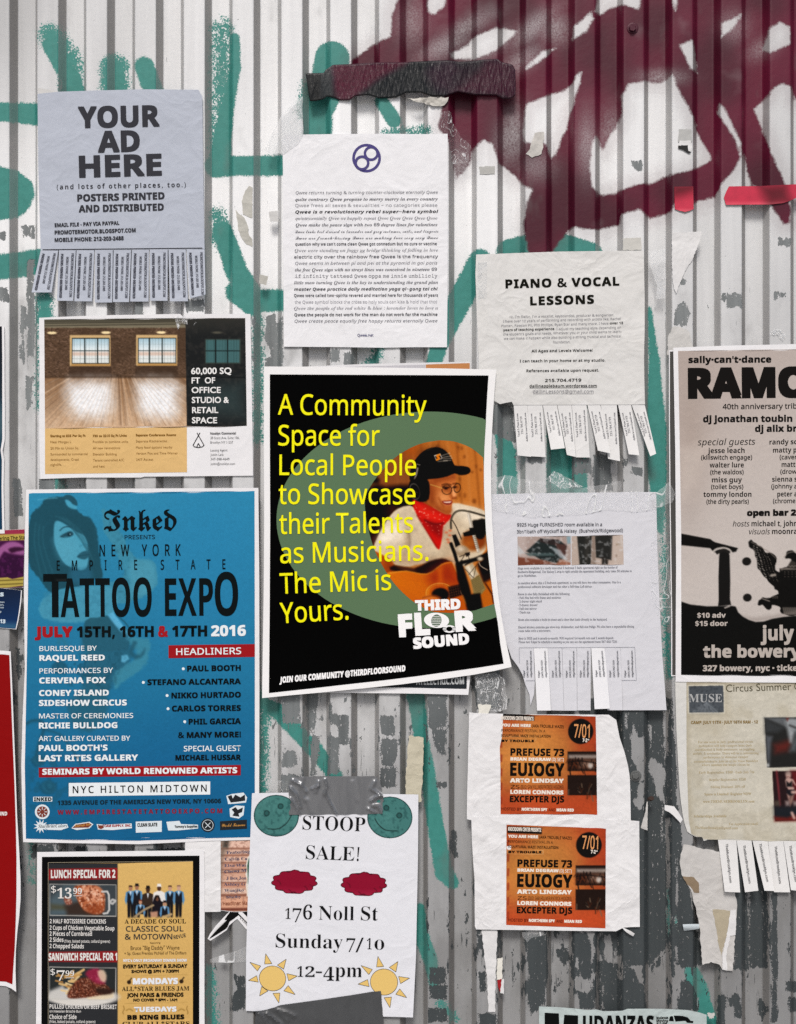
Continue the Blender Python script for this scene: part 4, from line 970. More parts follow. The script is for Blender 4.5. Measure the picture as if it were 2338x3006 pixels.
def community():
    c = cD
    out = [(143, 143), (400, 144), (800, 149), (1150, 154), (1430, 160), (1420, 280), (1411, 420), (1404, 560), (1401, 700), (1402, 850), (1407, 1000), (1415, 1130), (1426, 1260), (1440, 1400), (1457, 1520), (1482, 1660), (1515, 1808), (1420, 1830), (1300, 1852), (1100, 1880), (900, 1905), (700, 1926), (500, 1946), (300, 1964), (132, 1981), (136, 1700), (141, 1400), (144, 1000), (142, 600)]
    X1, Y1 = 1500, 1960
    d = Dep(12, 1.2, 44, 700, .3, lambda x, y: 13 * np.clip((x - 1290) / 210, 0, 1) ** 2 * (.35 + .65 * np.clip((y - 1400) / 560, 0, 1)) + 8 * np.clip((y - 1800) / 240, 0, 1) ** 2 + 4 * np.clip((860 - x) / 90, 0, 1) ** 2)
    t = thing('community_poster', c, out, 12, 'black poster with yellow lettering, a green oval and a guitarist, curling at its right edge', 'poster')
    sheet(t, c(out), d, paper('white_poster_board', '#f4f4f4', .4, .04, .02))
    pan = [(175, 187), (800, 190), (1387, 193), (1380, 300), (1372, 450), (1364, 580), (1360, 700), (1361, 830), (1366, 950), (1372, 1060), (1382, 1170), (1398, 1310), (1418, 1460), (1438, 1560), (1452, 1680), (1471, 1790), (1330, 1812), (1200, 1830), (1000, 1858), (800, 1883), (600, 1905), (400, 1928), (170, 1953), (174, 1500), (177, 1000), (175, 500)]
    flat(t, 'black_panel', [c(pan)], d, ink('#010101', .75))
    rx = lambda y: np.interp(y, [193, 300, 450, 580, 700, 830, 950, 1060, 1170, 1310, 1460, 1560], [1387, 1380, 1372, 1364, 1360, 1361, 1366, 1372, 1382, 1398, 1418, 1438])
    el = [(1060 + 848 * math.cos(a), 993 + 600 * math.sin(a)) for a in np.linspace(0, 2 * math.pi, 120)]
    el = [(min(x, rx(y) + 1), y) for x, y in el]
    flat(t, 'green_oval', [c(el)], d, ink('#5b7757', .5), 2)
    cv = Cv(1065, 1285, 1462, 1805, 1.5, '#95551f').use(cY)
    # timber wall
    cv.grad(300, 160, '#99591f', 1300, 500, '#c98545'); cv.poly([(650, 150), (880, 150), (1360, 340), (1370, 960), (1000, 900), (1000, 300)], '#c27f3f', 60, .8)
    for i, x in enumerate(range(200, 1400, 95)): cv.line([(x, 150), (x + 70, 950)], 6, '#7a4418' if i % 2 else '#d0935a', 8, .5)
    rr = random.Random(3)
    for i in range(26): cv.ell(rr.uniform(650, 1340), rr.uniform(200, 820), rr.uniform(8, 18), rr.uniform(10, 26), '#8c5528', 4, .6)
    cv.poly([(60, 300), (420, 200), (620, 300), (600, 650), (80, 760)], '#8e5c3c', 40, .7); cv.poly([(500, 180), (640, 180), (640, 330), (520, 330)], '#b0601c', 25, .8)
    cv.poly([(60, 640), (300, 655), (600, 640), (620, 860), (420, 930), (300, 1060), (170, 1290), (60, 1290)], '#160807', 12, .97, 2)
    cv.ell(170, 585, 60, 42, '#150a07', 8); cv.ell(380, 900, 60, 70, '#5a2a10', 25, .8); cv.poly([(100, 560), (200, 620), (140, 680)], '#a5713f', 12, .6); cv.ell(160, 1220, 40, 50, '#4a1410', 14, .8)
    # shirt
    sh = [(170, 1300), (215, 1190), (270, 1080), (350, 960), (430, 885), (560, 850), (700, 900), (1000, 825), (1150, 845), (1330, 895), (1366, 970), (1370, 1320), (1150, 1500), (700, 1470), (560, 1505), (420, 1490), (300, 1420), (190, 1345)]
    cv.poly(sh, '#d3c4ac', 3, 1, 2)
    mk = cv.mask(sh, 3, 2)
    for pts, col, so, a in (([(520, 1100), (560, 1120), (545, 1340), (480, 1420), (500, 1250)], '#a8937a', 14, .7), ([(280, 1080), (420, 1040), (480, 1150), (340, 1250), (220, 1260)], '#f0e8da', 30, .8), ([(560, 900), (640, 1060), (700, 1180), (640, 1240), (560, 1050)], '#c2b199', 18, .6),
                            ([(400, 1400), (640, 1380), (860, 1400), (880, 1440), (600, 1500), (420, 1480)], '#b49c80', 16, .75), ([(880, 1130), (1010, 1000), (1100, 1200), (1060, 1420), (900, 1440)], '#bba58a', 25, .6), ([(1050, 880), (1300, 920), (1340, 1000), (1200, 1010)], '#f1e8d9', 30, .7), ([(700, 1240), (860, 1310), (860, 1360), (640, 1340)], '#d0bfa5', 16, .7), ([(250, 1330), (420, 1350), (390, 1480), (300, 1420)], '#c8b497', 16, .7)):
        cv.poly(pts, col, so, a, 3)
    cv.line([(545, 1130), (560, 1250), (540, 1340)], 7, '#8d7a63', 6, .6, 3); cv.mott(14, 4, .06, 2, mk)
    for x, y in ((950, 1140), (985, 1170), (965, 1215), (990, 1120), (975, 1245)): cv.ell(x, y, 13, 9, '#d4603c', 4, .75)
    # arm and guitar
    cv.poly([(180, 1340), (260, 1375), (350, 1430), (388, 1500), (330, 1590), (250, 1510), (200, 1400)], '#b8611f', 4, 1, 2); cv.poly([(300, 1430), (370, 1460), (380, 1510), (320, 1580), (290, 1520)], '#8e430f', 14, .7)
    cv.poly([(350, 1540), (390, 1490), (600, 1525), (760, 1450), (900, 1418), (980, 1440), (1000, 1475), (850, 1560), (720, 1600), (500, 1570)], '#2c110b', 5, 1, 2); cv.poly([(430, 1510), (600, 1525), (620, 1545), (500, 1560)], '#7d5236', 10, .7)
    bd = [(300, 1585), (400, 1560), (520, 1552), (640, 1575), (740, 1582), (830, 1545), (900, 1480), (970, 1455), (1020, 1468), (1055, 1540), (1085, 1700), (1150, 1850), (1250, 2020), (900, 2030), (700, 1990), (480, 1840), (380, 1700)]
    cv.poly(bd, '#c8730f', 3, 1, 2)
    gm_ = cv.mask(bd, 3, 2)
    cv.grad(300, 1600, '#d67f17', 1000, 1900, '#b85f0a', .7, gm_); cv.poly([(760, 1590), (880, 1500), (980, 1455), (1050, 1540), (1080, 1690), (960, 1690), (800, 1700)], '#a23c0a', 25, .85, 2); cv.poly([(860, 1530), (900, 1520), (910, 1660), (870, 1700)], '#d3752c', 12, .7)
    cv.line([(310, 1582), (520, 1552), (740, 1584), (900, 1482), (1000, 1458)], 5, '#f0c070', 3, .5, 3); cv.line([(1020, 1465), (1075, 1590)], 6, '#e8ceb0', 3, .6)
    for i in range(14): cv.line([(380 + i * 30, 1640 + i * 22), (720 + i * 12, 1690 + i * 20)], 3, '#e08d25', 3, .25)
    cv.ell(880, 1790, 146, 108, '#e6bd7a', 2, .8, 0, 3); cv.ell(880, 1790, 126, 92, '#e6bd7a', 2, .5, 0, 2); cv.ell(885, 1805, 92, 72, '#170a07', 4)
    cv.poly([(970, 1720), (1110, 1690), (1140, 1800), (985, 1850)], '#2a100b', 4); [cv.line([(970 + 24 * i, 1716 - 5 * i), (990 + 24 * i, 1845 - 9 * i)], 1.6, '#8a6a4c', 1, .6) for i in range(6)]
    for i in range(4): cv.line([(975, 1735 + 28 * i), (1130, 1700 + 27 * i)], 1.4, '#94785a', 1, .6)
    cv.poly([(690, 1830), (780, 1810), (870, 1830), (920, 1900), (880, 1960), (740, 1920)], '#cf7f3c', 8, 1, 3); cv.line([(700, 1838), (800, 1815), (880, 1835)], 6, '#7f3e14', 4, .6, 3)
    # bandana
    bn = [(583, 830), (612, 785), (660, 800), (720, 830), (850, 895), (940, 940), (1000, 948), (985, 1000), (915, 1075), (905, 1180), (880, 1310), (845, 1300), (760, 1160), (650, 980)]
    cv.poly(bn, '#c9231a', 3, 1, 2)
    cv.poly([(720, 1000), (860, 1040), (905, 1060), (890, 1180), (850, 1170), (780, 1110)], '#7e130f', 14, .7, 2); cv.poly([(640, 830), (760, 880), (900, 970), (960, 990), (820, 1020), (690, 960)], '#e0402c', 16, .7, 2); cv.line([(720, 1010), (820, 1050), (915, 1040)], 6, '#5a0c0b', 5, .7, 3); cv.line([(640, 960), (780, 1190), (850, 1300)], 6, '#86150f', 5, .6, 3)
    for i in range(60):
        x, y = rr.uniform(600, 960), rr.uniform(810, 1180); cv.ell(x, y, rr.uniform(3, 8), rr.uniform(2, 5), '#f3d2c4', 1.5, .75 * float(cv.mask(bn, 2).max() > 0) if 0.45 * (x - 600) + 790 < y - 10 < 0.42 * (x - 600) + 1040 and x < 930 else 0)
    # face
    fc = [(745, 620), (790, 570), (900, 545), (1042, 512), (1050, 580), (1046, 640), (1042, 680), (1056, 745), (1040, 772), (1014, 782), (1020, 812), (1008, 850), (1004, 900), (985, 940), (930, 938), (850, 895), (775, 840), (740, 800)]
    cv.poly(fc, '#c97f4a', 2.5, 1, 2)
    cv.poly([(745, 620), (800, 600), (835, 700), (850, 830), (800, 860), (742, 800)], '#8e4a22', 28, .9, 2); cv.poly([(850, 850), (930, 890), (1000, 900), (985, 940), (930, 938), (850, 895)], '#96502a', 10, .8, 2); cv.poly([(800, 560), (900, 545), (1040, 515), (1045, 560), (930, 590), (830, 610)], '#8f4a22', 14, .8)
    cv.poly([(880, 720), (960, 735), (985, 780), (930, 830), (870, 800)], '#e3a571', 22, .85, 2); cv.poly([(1015, 640), (1040, 680), (1052, 740), (1030, 760), (1012, 720)], '#f0b787', 8, .9, 2); cv.poly([(900, 860), (990, 860), (985, 930), (900, 910)], '#b56b3a', 12, .7, 2)
    cv.line([(990, 660), (985, 740), (1008, 775)], 6, '#a35d30', 5, .6, 3); cv.line([(1012, 780), (1045, 772)], 5, '#8b4420', 3, .7)
    cv.poly([(905, 805), (960, 800), (1012, 800), (1000, 838), (950, 842), (915, 828)], '#8a2f25', 2.5, 1, 2); cv.poly([(920, 811), (960, 810), (1002, 806), (992, 822), (950, 825), (926, 820)], '#ecdccb', 2.2, .95, 2); cv.line([(880, 790), (900, 830), (930, 860)], 5, '#a55a30', 4, .6, 3); cv.line([(930, 846), (975, 850), (1002, 842)], 4, '#c07058', 2, .8, 3)
    cv.line([(905, 632), (950, 620), (1000, 632)], 6, '#5b3319', 3, .9, 3); cv.line([(1020, 620), (1058, 612)], 5, '#5b3319', 3, .85)
    cv.ell(952, 676, 46, 40, '#8f5127', 10, .5); cv.ell(1062, 660, 28, 38, '#8f5127', 8, .5); cv.line([(915, 664), (945, 656), (978, 664)], 5, '#3a1c0e', 2, .9, 3); cv.line([(1022, 652), (1045, 648), (1062, 654)], 4, '#3a1c0e', 2, .9, 3)
    cv.line([(1004, 690), (1000, 735), (1022, 768), (1046, 762)], 5, '#8f4c24', 4, .7, 4); cv.line([(868, 770), (890, 820), (920, 868)], 6, '#9a5528', 6, .6, 4); cv.poly([(930, 860), (975, 858), (1000, 850), (995, 880), (940, 885)], '#b7703f', 6, .7, 2)
    cv.ell(945, 672, 19, 10, '#2a130a', 2); cv.ell(1042, 660, 11, 8, '#33180d', 2); cv.ell(935, 690, 28, 6, '#a9673d', 4, .6)
    cv.ell(955, 684, 52, 50, '#33220f', 1.4, .95, .15, 3.0); cv.ell(1066, 664, 34, 48, '#33220f', 1.4, .95, .2, 3.0); cv.line([(1004, 668), (1034, 655)], 3.4, '#4a3218', 1.2); cv.line([(780, 628), (840, 645), (905, 668)], 4, '#caa35e', 1.5); cv.line([(905, 650), (1000, 655)], 3, '#2c1d10', 1.2, .8)
    # cap and headphones
    cap = [(556, 540), (575, 440), (610, 375), (665, 305), (740, 250), (835, 228), (910, 245), (965, 290), (1005, 350), (1038, 422), (1110, 428), (1180, 440), (1206, 470), (1200, 500), (1160, 522), (1090, 526), (1040, 508), (960, 540), (860, 562), (760, 570), (640, 600), (570, 590)]
    cv.poly(cap, '#0c0908', 2, 1, 2); cv.poly([(700, 300), (830, 250), (900, 280), (800, 360)], '#231c19', 30, .6); cv.line([(1040, 470), (1120, 462), (1190, 470)], 8, '#241c18', 8, .6, 3); cv.line([(740, 262), (800, 240)], 6, '#4a423a', 2, .7)
    cv.poly([(818, 318), (885, 296), (908, 350), (842, 372)], '#e8e2d8', 1.4); cv.poly([(826, 326), (880, 306), (900, 346), (846, 364)], '#15100e', 1.2); cv.line([(875, 312), (850, 325), (872, 345), (850, 362)], 11, '#e08a1e', 2, 1, 3)
    for a, b, y0, y1 in ((905, 985, 318, 292), (908, 1000, 338, 322), (915, 1010, 352, 345), (860, 960, 382, 372), (920, 1000, 372, 368)): cv.line([(a, y0), (b, y1)], 5, '#cfc6b6', 2, .65)
    cv.poly([(548, 640), (575, 575), (640, 540), (740, 570), (770, 640), (762, 780), (700, 812), (630, 800), (565, 740)], '#0d0a0a', 3, 1, 2); cv.ell(612, 702, 52, 84, '#8f8a83', 1.8, .9, -.25, 3); cv.ell(690, 690, 40, 80, '#1f1a19', 14, .8); cv.line([(588, 690), (640, 715)], 3, '#77726c', 1.5, .8)
    cv.line([(642, 455), (628, 520), (606, 560)], 11, '#9c948a', 2, .9, 3); cv.line([(636, 410), (668, 418)], 4, '#c9c2b6', 1.5, .7); cv.line([(618, 470), (598, 560)], 8, '#161110', 2, 1)
    # boom arm, microphone and stand
    cv.ell(1250, 1225, 135, 108, '#8f4c1c', 10); cv.ell(1190, 1260, 60, 55, '#c07a38', 20, .7)
    cv.line([(1000, 1095), (1000, 1010), (1030, 940), (1090, 906), (1190, 915), (1368, 965)], 10, '#4d463c', 2.5, 1, 4); cv.line([(1005, 1000), (1040, 935), (1095, 903), (1200, 912)], 3, '#8f8676', 1.5, .8, 4); cv.line([(1015, 1010), (1060, 1090), (1110, 1210)], 4, '#2d2620', 1.5, 1, 3)
    cv.poly([(1225, 1020), (1280, 1005), (1368, 998), (1374, 1150), (1330, 1210), (1270, 1195), (1228, 1120)], '#17110f', 4, 1, 2)
    cv.line([(1190, 945), (1222, 1090), (1292, 1340)], 17, '#b9b0a2', 2.5); cv.line([(1182, 945), (1214, 1090), (1284, 1340)], 5, '#ece6da', 2, .8); [cv.line([(1224 + 5.4 * i, 1170 + 20 * i), (1262 + 5.4 * i, 1162 + 20 * i)], 3, '#59524a', 1.5, .8) for i in range(8)]
    cv.poly([(1128, 1145), (1230, 1110), (1262, 1130), (1255, 1165), (1140, 1182)], '#0e0b0a', 2.5); cv.poly([(1196, 1092), (1268, 1084), (1262, 1130), (1200, 1130)], '#191413', 2.5); cv.poly([(1012, 1170), (1050, 1160), (1100, 1270), (1050, 1300)], '#0f0c0b', 2.5)
    cv.poly([(1280, 1480), (1400, 1335), (1420, 1500), (1440, 1660), (1350, 1700)], '#1d0d08', 8); [cv.line([(1310 + 14 * i, 1600 - 3 * i), (1330 + 14 * i, 1680 - 6 * i)], 1.6, '#5f4030', 1, .7) for i in range(8)]
    cv.poly([(1320, 1700), (1445, 1625), (1475, 1900), (1330, 1960), (1300, 1800)], '#bd6f1f', 8); cv.line([(1370, 1690), (1440, 1800), (1455, 1890)], 6, '#3a1c0c', 4)
    cv.ell(1118, 1338, 70, 58, '#a8957c', 5); cv.ell(1100, 1318, 28, 22, '#e6dccb', 9, .8); cv.poly([(1150, 1360), (1200, 1350), (1200, 1380), (1165, 1400)], '#1c1512', 3)
    cv.poly([(1100, 1450), (1250, 1410), (1390, 1352), (1396, 1378), (1290, 1440), (1120, 1478)], '#0b0807', 4, 1, 2); cv.line([(1150, 1490), (1240, 1440), (1340, 1420)], 6, '#0f0b0a', 2); cv.line([(1300, 1460), (1320, 1500), (1390, 1540)], 4, '#cfc4b2', 1.5, .9, 3)
    cv.ell(1310, 1420, 32, 22, '#c9bca6', 4); cv.line([(1090, 1400), (1180, 1360), (1195, 1440), (1110, 1440), (1150, 1370)], 3, '#2a221c', 1.5, .9)
    cv.poly([(1140, 1510), (1230, 1466), (1300, 1590), (1215, 1650)], '#bcae95', 4, 1); cv.poly([(1160, 1505), (1190, 1490), (1260, 1620), (1235, 1635)], '#efe6d4', 6, .8)
    cv.poly([(1212, 1645), (1302, 1592), (1372, 1740), (1330, 1795), (1270, 1818), (1240, 1795)], '#8f8058', 4, 1, 1)
    for i in range(12): cv.line([(1215 + 7 * i, 1655 - 5 * i), (1275 + 7 * i, 1800 - 6 * i)], 1.8, '#5e5232', 1.2, .7)
    for i in range(9): cv.line([(1218 + 6 * i, 1662 + 16 * i), (1305 + 6 * i, 1612 + 16 * i)], 1.6, '#b7a880', 1.2, .55)
    cv.line([(1150, 1530), (1240, 1625), (1270, 1490), (1190, 1590)], 2.6, '#2c231b', 1.2, .8); cv.ell(1268, 1815, 22, 8, '#d8cbb0', 3, .8)
    cv.line([(1000, 1262), (1040, 1370), (1068, 1470)], 17, '#0c0908', 3); cv.poly([(1050, 1480), (1110, 1440), (1190, 1700), (1215, 1800), (1310, 1790), (1340, 1960), (1180, 2000), (1150, 1860), (1110, 1760), (1070, 1640)], '#0a0706', 5, 1, 1)
    cv.line([(1100, 1770), (1160, 1900)], 4, '#8f8472', 2, .6); cv.line([(955, 1425), (1050, 1455)], 3, '#a39a86', 1.5, .7)
    cv.curve(1.2, -.03); cv.c = cv.c ** 1.1; cv.mott(2.5, 12, .05, 2)
    hole = smooth_poly(c([(1117, 552), (1000, 575), (880, 640), (780, 740), (715, 840), (702, 900), (712, 1000), (745, 1130), (790, 1230), (860, 1340), (950, 1430), (1030, 1482), (1090, 1503), (1200, 1508), (1310, 1495)]), 5, False)
    hole += c([(1419, 1458), (1398, 1310), (1382, 1170), (1372, 1060), (1366, 950), (1361, 830), (1360, 700), (1357, 648)]) + smooth_poly(c([(1357, 648), (1290, 595), (1200, 560), (1117, 552)]), 5, False)
    pic(t, 'guitarist_picture', cv, hole, d, picture(.45, 0), 3, 1.6)
    Yl = ink('#f8f400', .55)
    DIN = [('A Community', 220, 410, 1043, 417), ('Space for', 222, 581, 784, 583), ('Local People', 228, 745, 986, 747), ('to Showcase', 224, 906, 982, 907), ('their Talents', 228, 1072, 970, 1064), ('as Musicians.', 233, 1234, 1055, 1219), ('The Mic is', 232, 1403, 848, 1382), ('Yours.', 235, 1567, 612, 1545)]
    text(t, 'headline', c, [('s3', s, x0, y0, x1, y1, 114) for s, x0, y0, x1, y1 in DIN], d, Yl, 5)
    Wh = ink('#fafafa', .5)
    text(t, 'logo', c6, [('hh', 'THIRD', 617, 748, 1131, 728, 122), ('hh', 'F', 436, 1048, 598, 1036, 262), ('hh', 'L', 620, 1031, 790, 1019, 262), ('hh', 'R', 1076, 987, 1310, 968, 240), ('hh', 'SOUND', 598, 1180, 1232, 1122, 128)], d, Wh, 6)
    eye = []
    n = 48
    for i in range(n):
        def E(a, rx_, ry_, cx_, cy_, ro): return (cx_ + rx_ * math.cos(a) * math.cos(ro) - ry_ * math.sin(a) * math.sin(ro), cy_ + rx_ * math.cos(a) * math.sin(ro) + ry_ * math.sin(a) * math.cos(ro))
        a, b = 6.28319 * i / n, 6.28319 * (i + 1) / n
        eye.append([E(a, 142, 86, 858, 853, .08), E(b, 142, 86, 858, 853, .08), E(b - .2, 59, 70, 856, 857, .2), E(a - .2, 59, 70, 856, 857, .2)])
        eye.append([E(a, 74, 43, 1003, 951, .02), E(b, 74, 43, 1003, 951, .02), E(b, 36, 27, 1003, 951, .02), E(a, 36, 27, 1003, 951, .02)])
    st = []
    for k in range(6):
        y = 805 + 21 * k; w = 57 * math.sqrt(max(0.05, 1 - ((y - 857) / 70) ** 2)); st.append(box(856 - w, y, 856 + w, y + 6))
    flat(t, 'logo_eye', M_(c6, eye), d, Wh, 6); flat(t, 'logo_eye', M_(c6, st), d, Wh, 6.4)
    flat(t, 'logo_eye', M_(c6, [box(930, y, 968, y + 5) for y in (934, 950, 966)] + [box(1038, y, 1076, y + 5) for y in (932, 948, 964)]), d, ink('#0d100d', .5), 7)
    text(t, 'caption', c, [('hi', 'JOIN OUR COMMUNITY @THIRDFLOORSOUND', 228, 1898, 928, 1832, 34)], d, Wh, 3)
STY['s3'] = ('s', .007, 0)
community()
# ------------------------------------------------------------------ stoop sale sheet with its two tapes
def stoop():
    c = cH
    out = [(218, 551), (500, 546), (800, 552), (1100, 556), (1395, 560), (1392, 1000), (1384, 1400), (1378, 1700), (1357, 2137), (1150, 2131), (600, 2110), (175, 2090), (176, 1700), (188, 1300), (204, 900)]
    d = Dep(9, 1.8, 51, 380, 1.4, lambda x, y: 5 * np.clip((y - 2650) / 350, 0, 1) ** 2 * np.clip((x - 1100) / 130, 0, 1) - 2.5 * np.exp(-((x - 800 + (y - 2450) * .18) / 22) ** 2) * np.clip((2680 - y) / 200, 0, 1) * np.clip((y - 2300) / 100, 0, 1))
    t = thing('sale_notice', c, out, 9, 'white STOOP SALE notice with green faces, crimson clouds and yellow suns', 'notice')
    sheet(t, c(out), d, paper('bluish_printer_paper', '#e6e8ee', .55, .16, .04))
    k = ink('#151517', .55)
    text(t, 'headline', c, [('r', 'STOOP', 575, 808, 1018, 822, 97), ('r', 'SALE', 598, 1016, 940, 1029, 95), ('s', '!', 958, 1029, 972, 1030, 98)], d, k)
    text(t, 'address_text', c, [('r', '1', 452, 1440, 490, 1441, 72), ('r', '7', 503, 1464, 566, 1466, 94), ('r', '6', 578, 1443, 642, 1445, 98), ('r', 'Noll', 690, 1446, 940, 1450, 96), ('r', 'St', 988, 1450, 1108, 1452, 96)], d, k, 2, None, False)
    text(t, 'date_text', c, [('r', 'Sunday', 385, 1642, 858, 1651, 96), ('r', '7', 884, 1674, 946, 1676, 92), ('s', '/', 950, 1676, 1004, 1678, 105), ('r', '1', 1030, 1655, 1064, 1656, 74), ('r', 'o', 1084, 1657, 1153, 1658, 100)], d, k, 2, None, False)
    text(t, 'time_text', c, [('r', '1', 538, 1849, 580, 1850, 70), ('r', '2', 594, 1850, 660, 1851, 70), ('sb', '-', 668, 1851, 712, 1852, 92), ('r', '4', 722, 1877, 798, 1878, 92), ('r', 'pm', 806, 1849, 996, 1852, 96)], d, k, 4, None, False)
    # two smiling green faces
    for (x, y, eyes, smile, nm) in ((390, 710, ((322, 692), (420, 643)), [(330, 803), (400, 803), (460, 765), (497, 708)], 0), (1193, 722, ((1168, 655), (1260, 708)), [(1088, 732), (1115, 775), (1165, 812), (1245, 818)], 1)):
        cv = Cv(*c([(x - 175, y - 165)])[0], *c([(x + 175, y + 165)])[0], 1.5, '#447a76').use(c)
        cv.blot(7, 5 + nm, .58, .7, '#2f5c5b', .8); cv.blot(30, 8, .4, .7, '#528b86', .5)
        cv.ell(x, y, 158, 146, '#16302f', 2, 1, 0, 3)
        for ex, ey in eyes: cv.ell(ex, ey, 18, 18, '#2c5a58', 1.2); cv.ell(ex, ey, 18, 18, '#101d1d', 1.2, 1, 0, 2)
        cv.line(smile, 2.6, '#0e1a1a', 1, 1, 6)
        pic(t, 'printed_face', cv, c(disc(x, y, 160, 148, 60)), d, picture(.5, .1), 1)
    # clouds
    for x, y in ((518, 1178), (1010, 1193)):
        cv = Cv(*c([(x - 190, y - 120)])[0], *c([(x + 190, y + 120)])[0], 1.5, '#8b0c2c').use(c)
        cv.grad(0, y + 30, '#8b0c2c', 0, y + 95, '#a5203f')
        def cl(k):
            n = 11; pts = []
            for i in range(n * 8):
                a = 6.28319 * i / (n * 8); b = abs(math.sin(a * n / 2 + .6)) ** .65 * 24
                pts.append((x + (142 * k + b) * math.cos(a), y + (66 * k + b * .9) * math.sin(a)))
            return pts
        ol = cl(1.0)
        for i in range(len(ol)): cv.line([ol[i], ol[(i + 1) % len(ol)]], 3.4, '#330613', 1.2)
        for dx, dy in ((-120, -10), (70, 30), (-40, 55), (110, 20)): cv.line([(x + dx, y + dy), (x + dx + 18, y + dy + 14), (x + dx + 22, y + dy + 34)], 2.4, '#4a0818', 1.2, .8, 4)
        pic(t, 'printed_cloud', cv, c(ol), d, picture(.5, .1), 1, 1.7)
    suns = ((440, 362, 107, 100, [[(385, 163), (435, 243), (376, 246)], [(550, 207), (530, 287), (478, 255)], [(640, 343), (570, 381), (555, 323)], [(622, 492), (531, 462), (566, 420)], [(491, 560), (443, 482), (500, 480)], [(336, 503), (352, 427), (403, 463)], [(246, 378), (312, 340), (326, 392)], [(257, 232), (345, 262), (318, 302)]]),
            (1337, 391, 110, 105, [[(1288, 185), (1335, 266), (1277, 270)], [(1449, 226), (1433, 310), (1379, 274)], [(1543, 360), (1470, 404), (1454, 346)], [(1520, 517), (1431, 490), (1464, 446)], [(1385, 598), (1338, 517), (1397, 512)], [(1128, 408), (1205, 371), (1218, 428)], [(1152, 258), (1243, 290), (1215, 331)]]))
    for x, y, a, b, rays in suns:
        flat(t, 'printed_sun', [c0(disc(x, y, a, b, 48, .2))] + M_(c0, rays), d, ink('#e8c576', .5), 1, None, 60)
        ol = ring(x, y, a, b, 3.4, 48, .2)
        for r in rays: ol += stroke(r, 3.2, True)
        flat(t, 'sun_outline', M_(c0, ol), d, ink('#3b352a', .5), 2, None, 60)
    return d
D_STOOP = stoop()

# ------------------------------------------------------------------ poem sheet
def poem():
    c = cO
    out = [(92, 52), (275, 46), (600, 41), (1000, 39), (1450, 43), (1590, 38), (1592, 500), (1592, 900), (1589, 1500), (1584, 1975), (1300, 1974), (1000, 1979), (500, 1972), (105, 1970), (102, 1500), (99, 1000), (98, 500)]
    d = Dep(6, 2.0, 61, 260, 2.4)
    t = thing('poem_sheet', c, out, 5, 'white sheet of many grey italic lines under a round purple emblem', 'notice')
    sheet(t, c(out), d, paper('white_printer_paper', '#eeeff2', .55, .22, .04))
    pu = ink('#4d4680', .55)
    flat(t, 'emblem', M_(c, ring(855, 260, 118, 118, 25)), d, pu, 1, None, 60); flat(t, 'emblem', M_(c, ring(897, 217, 57, 57, 23)), d, pu, 2, None, 60); flat(t, 'emblem', M_(c, ring(813, 303, 57, 57, 23)), d, pu, 3, None, 60)
    L = [('si', 'Qwee returns turning & turning counter-clockwise eternally Qwee', 212, 588, 1502, 583, '#87878c'), ('rbi', 'quite contrary Qwee propose to merry merry in every country', 208, 648, 1500, 643, '#5c5c62'), ('s', 'Qwee frees all sexes & sexualities ~ no categories please', 207, 703, 1497, 700, '#97979c'),
         ('sbi', 'Qwee is a revolutionary rebel super~hero symbol', 208, 762, 1505, 757, '#29292c'), ('ri', 'quintessentially Qwee we happily repeat Qwee Qwee Qwee Qwee Qwee', 210, 820, 1497, 817, '#7c7c82'), ('rbi', 'Qwee make the peace sign with two 69 degree lines for valentines', 212, 880, 1497, 876, '#6a6a70'),
         ('sc', 'Qwee looks best dressed in lavender and grey costumes, suits, and lingerie', 205, 940, 1505, 935, '#707076'), ('sc', 'Qwee are french-kissing Qwee are making love sexy sexy Qwee', 208, 998, 1503, 993, '#707076'), ('sb', "question why we can't come clean Qwee got connedum but no cure or vaccine", 208, 1054, 1492, 1050, '#4c4c52'),
         ('ri', 'Qwee were standing on foggy gg bridge thinking of falling in love', 203, 1112, 1503, 1107, '#88888e'), ('s2', 'electric city over the rainbow free Qwee is the frequency', 198, 1170, 1503, 1165, '#6c6c72'), ('si', 'Qwee seems in between pi and pei at the pyramid in gai paris', 207, 1228, 1497, 1224, '#88888e'),
         ('rbi', 'the free Qwee sign with no strayt lines was conceived in nineteen 69', 205, 1287, 1493, 1282, '#66666c'), ('m', 'if infinity tatteed Qwee oppa me innie umbilicly', 207, 1345, 1497, 1342, '#77777d'), ('rbi', 'little man turning Qwee is the key to understanding the grand plan', 197, 1403, 1502, 1400, '#77777d'),
         ('sbi', 'master Qwee practice daily meditation yoga qi~gong tai chi', 198, 1463, 1500, 1459, '#47474c'), ('sb', 'Qwee were called two~spirits revered and married here for thousands of years', 197, 1520, 1502, 1517, '#57575c'), ('s', 'the Qwee symbol blocks the cross so holy souls can kiss & hold that thot', 203, 1580, 1495, 1576, '#9c9ca2'),
         ('ri', 'Qwee the people of the red white & blue : lavender loves to love u', 198, 1636, 1503, 1632, '#88888e'), ('sb', 'Qwee the people do not work for the man do not work for the machine', 200, 1695, 1497, 1691, '#47474c'), ('si', 'Qwee create peace equally free happy returns eternally Qwee', 202, 1752, 1497, 1749, '#7c7c82')]
    for st, s, x0, y0, x1, y1, col in L:
        text(t, 'text_line', c, [(st, s, x0, y0 - 1, x1, y1 - 1, 27)], d, ink(col, .6))
    text(t, 'web_address', c, [('s2', 'Qwee.net', 772, 1878, 917, 1877, 24)], d, ink('#50507c', .6))
poem()

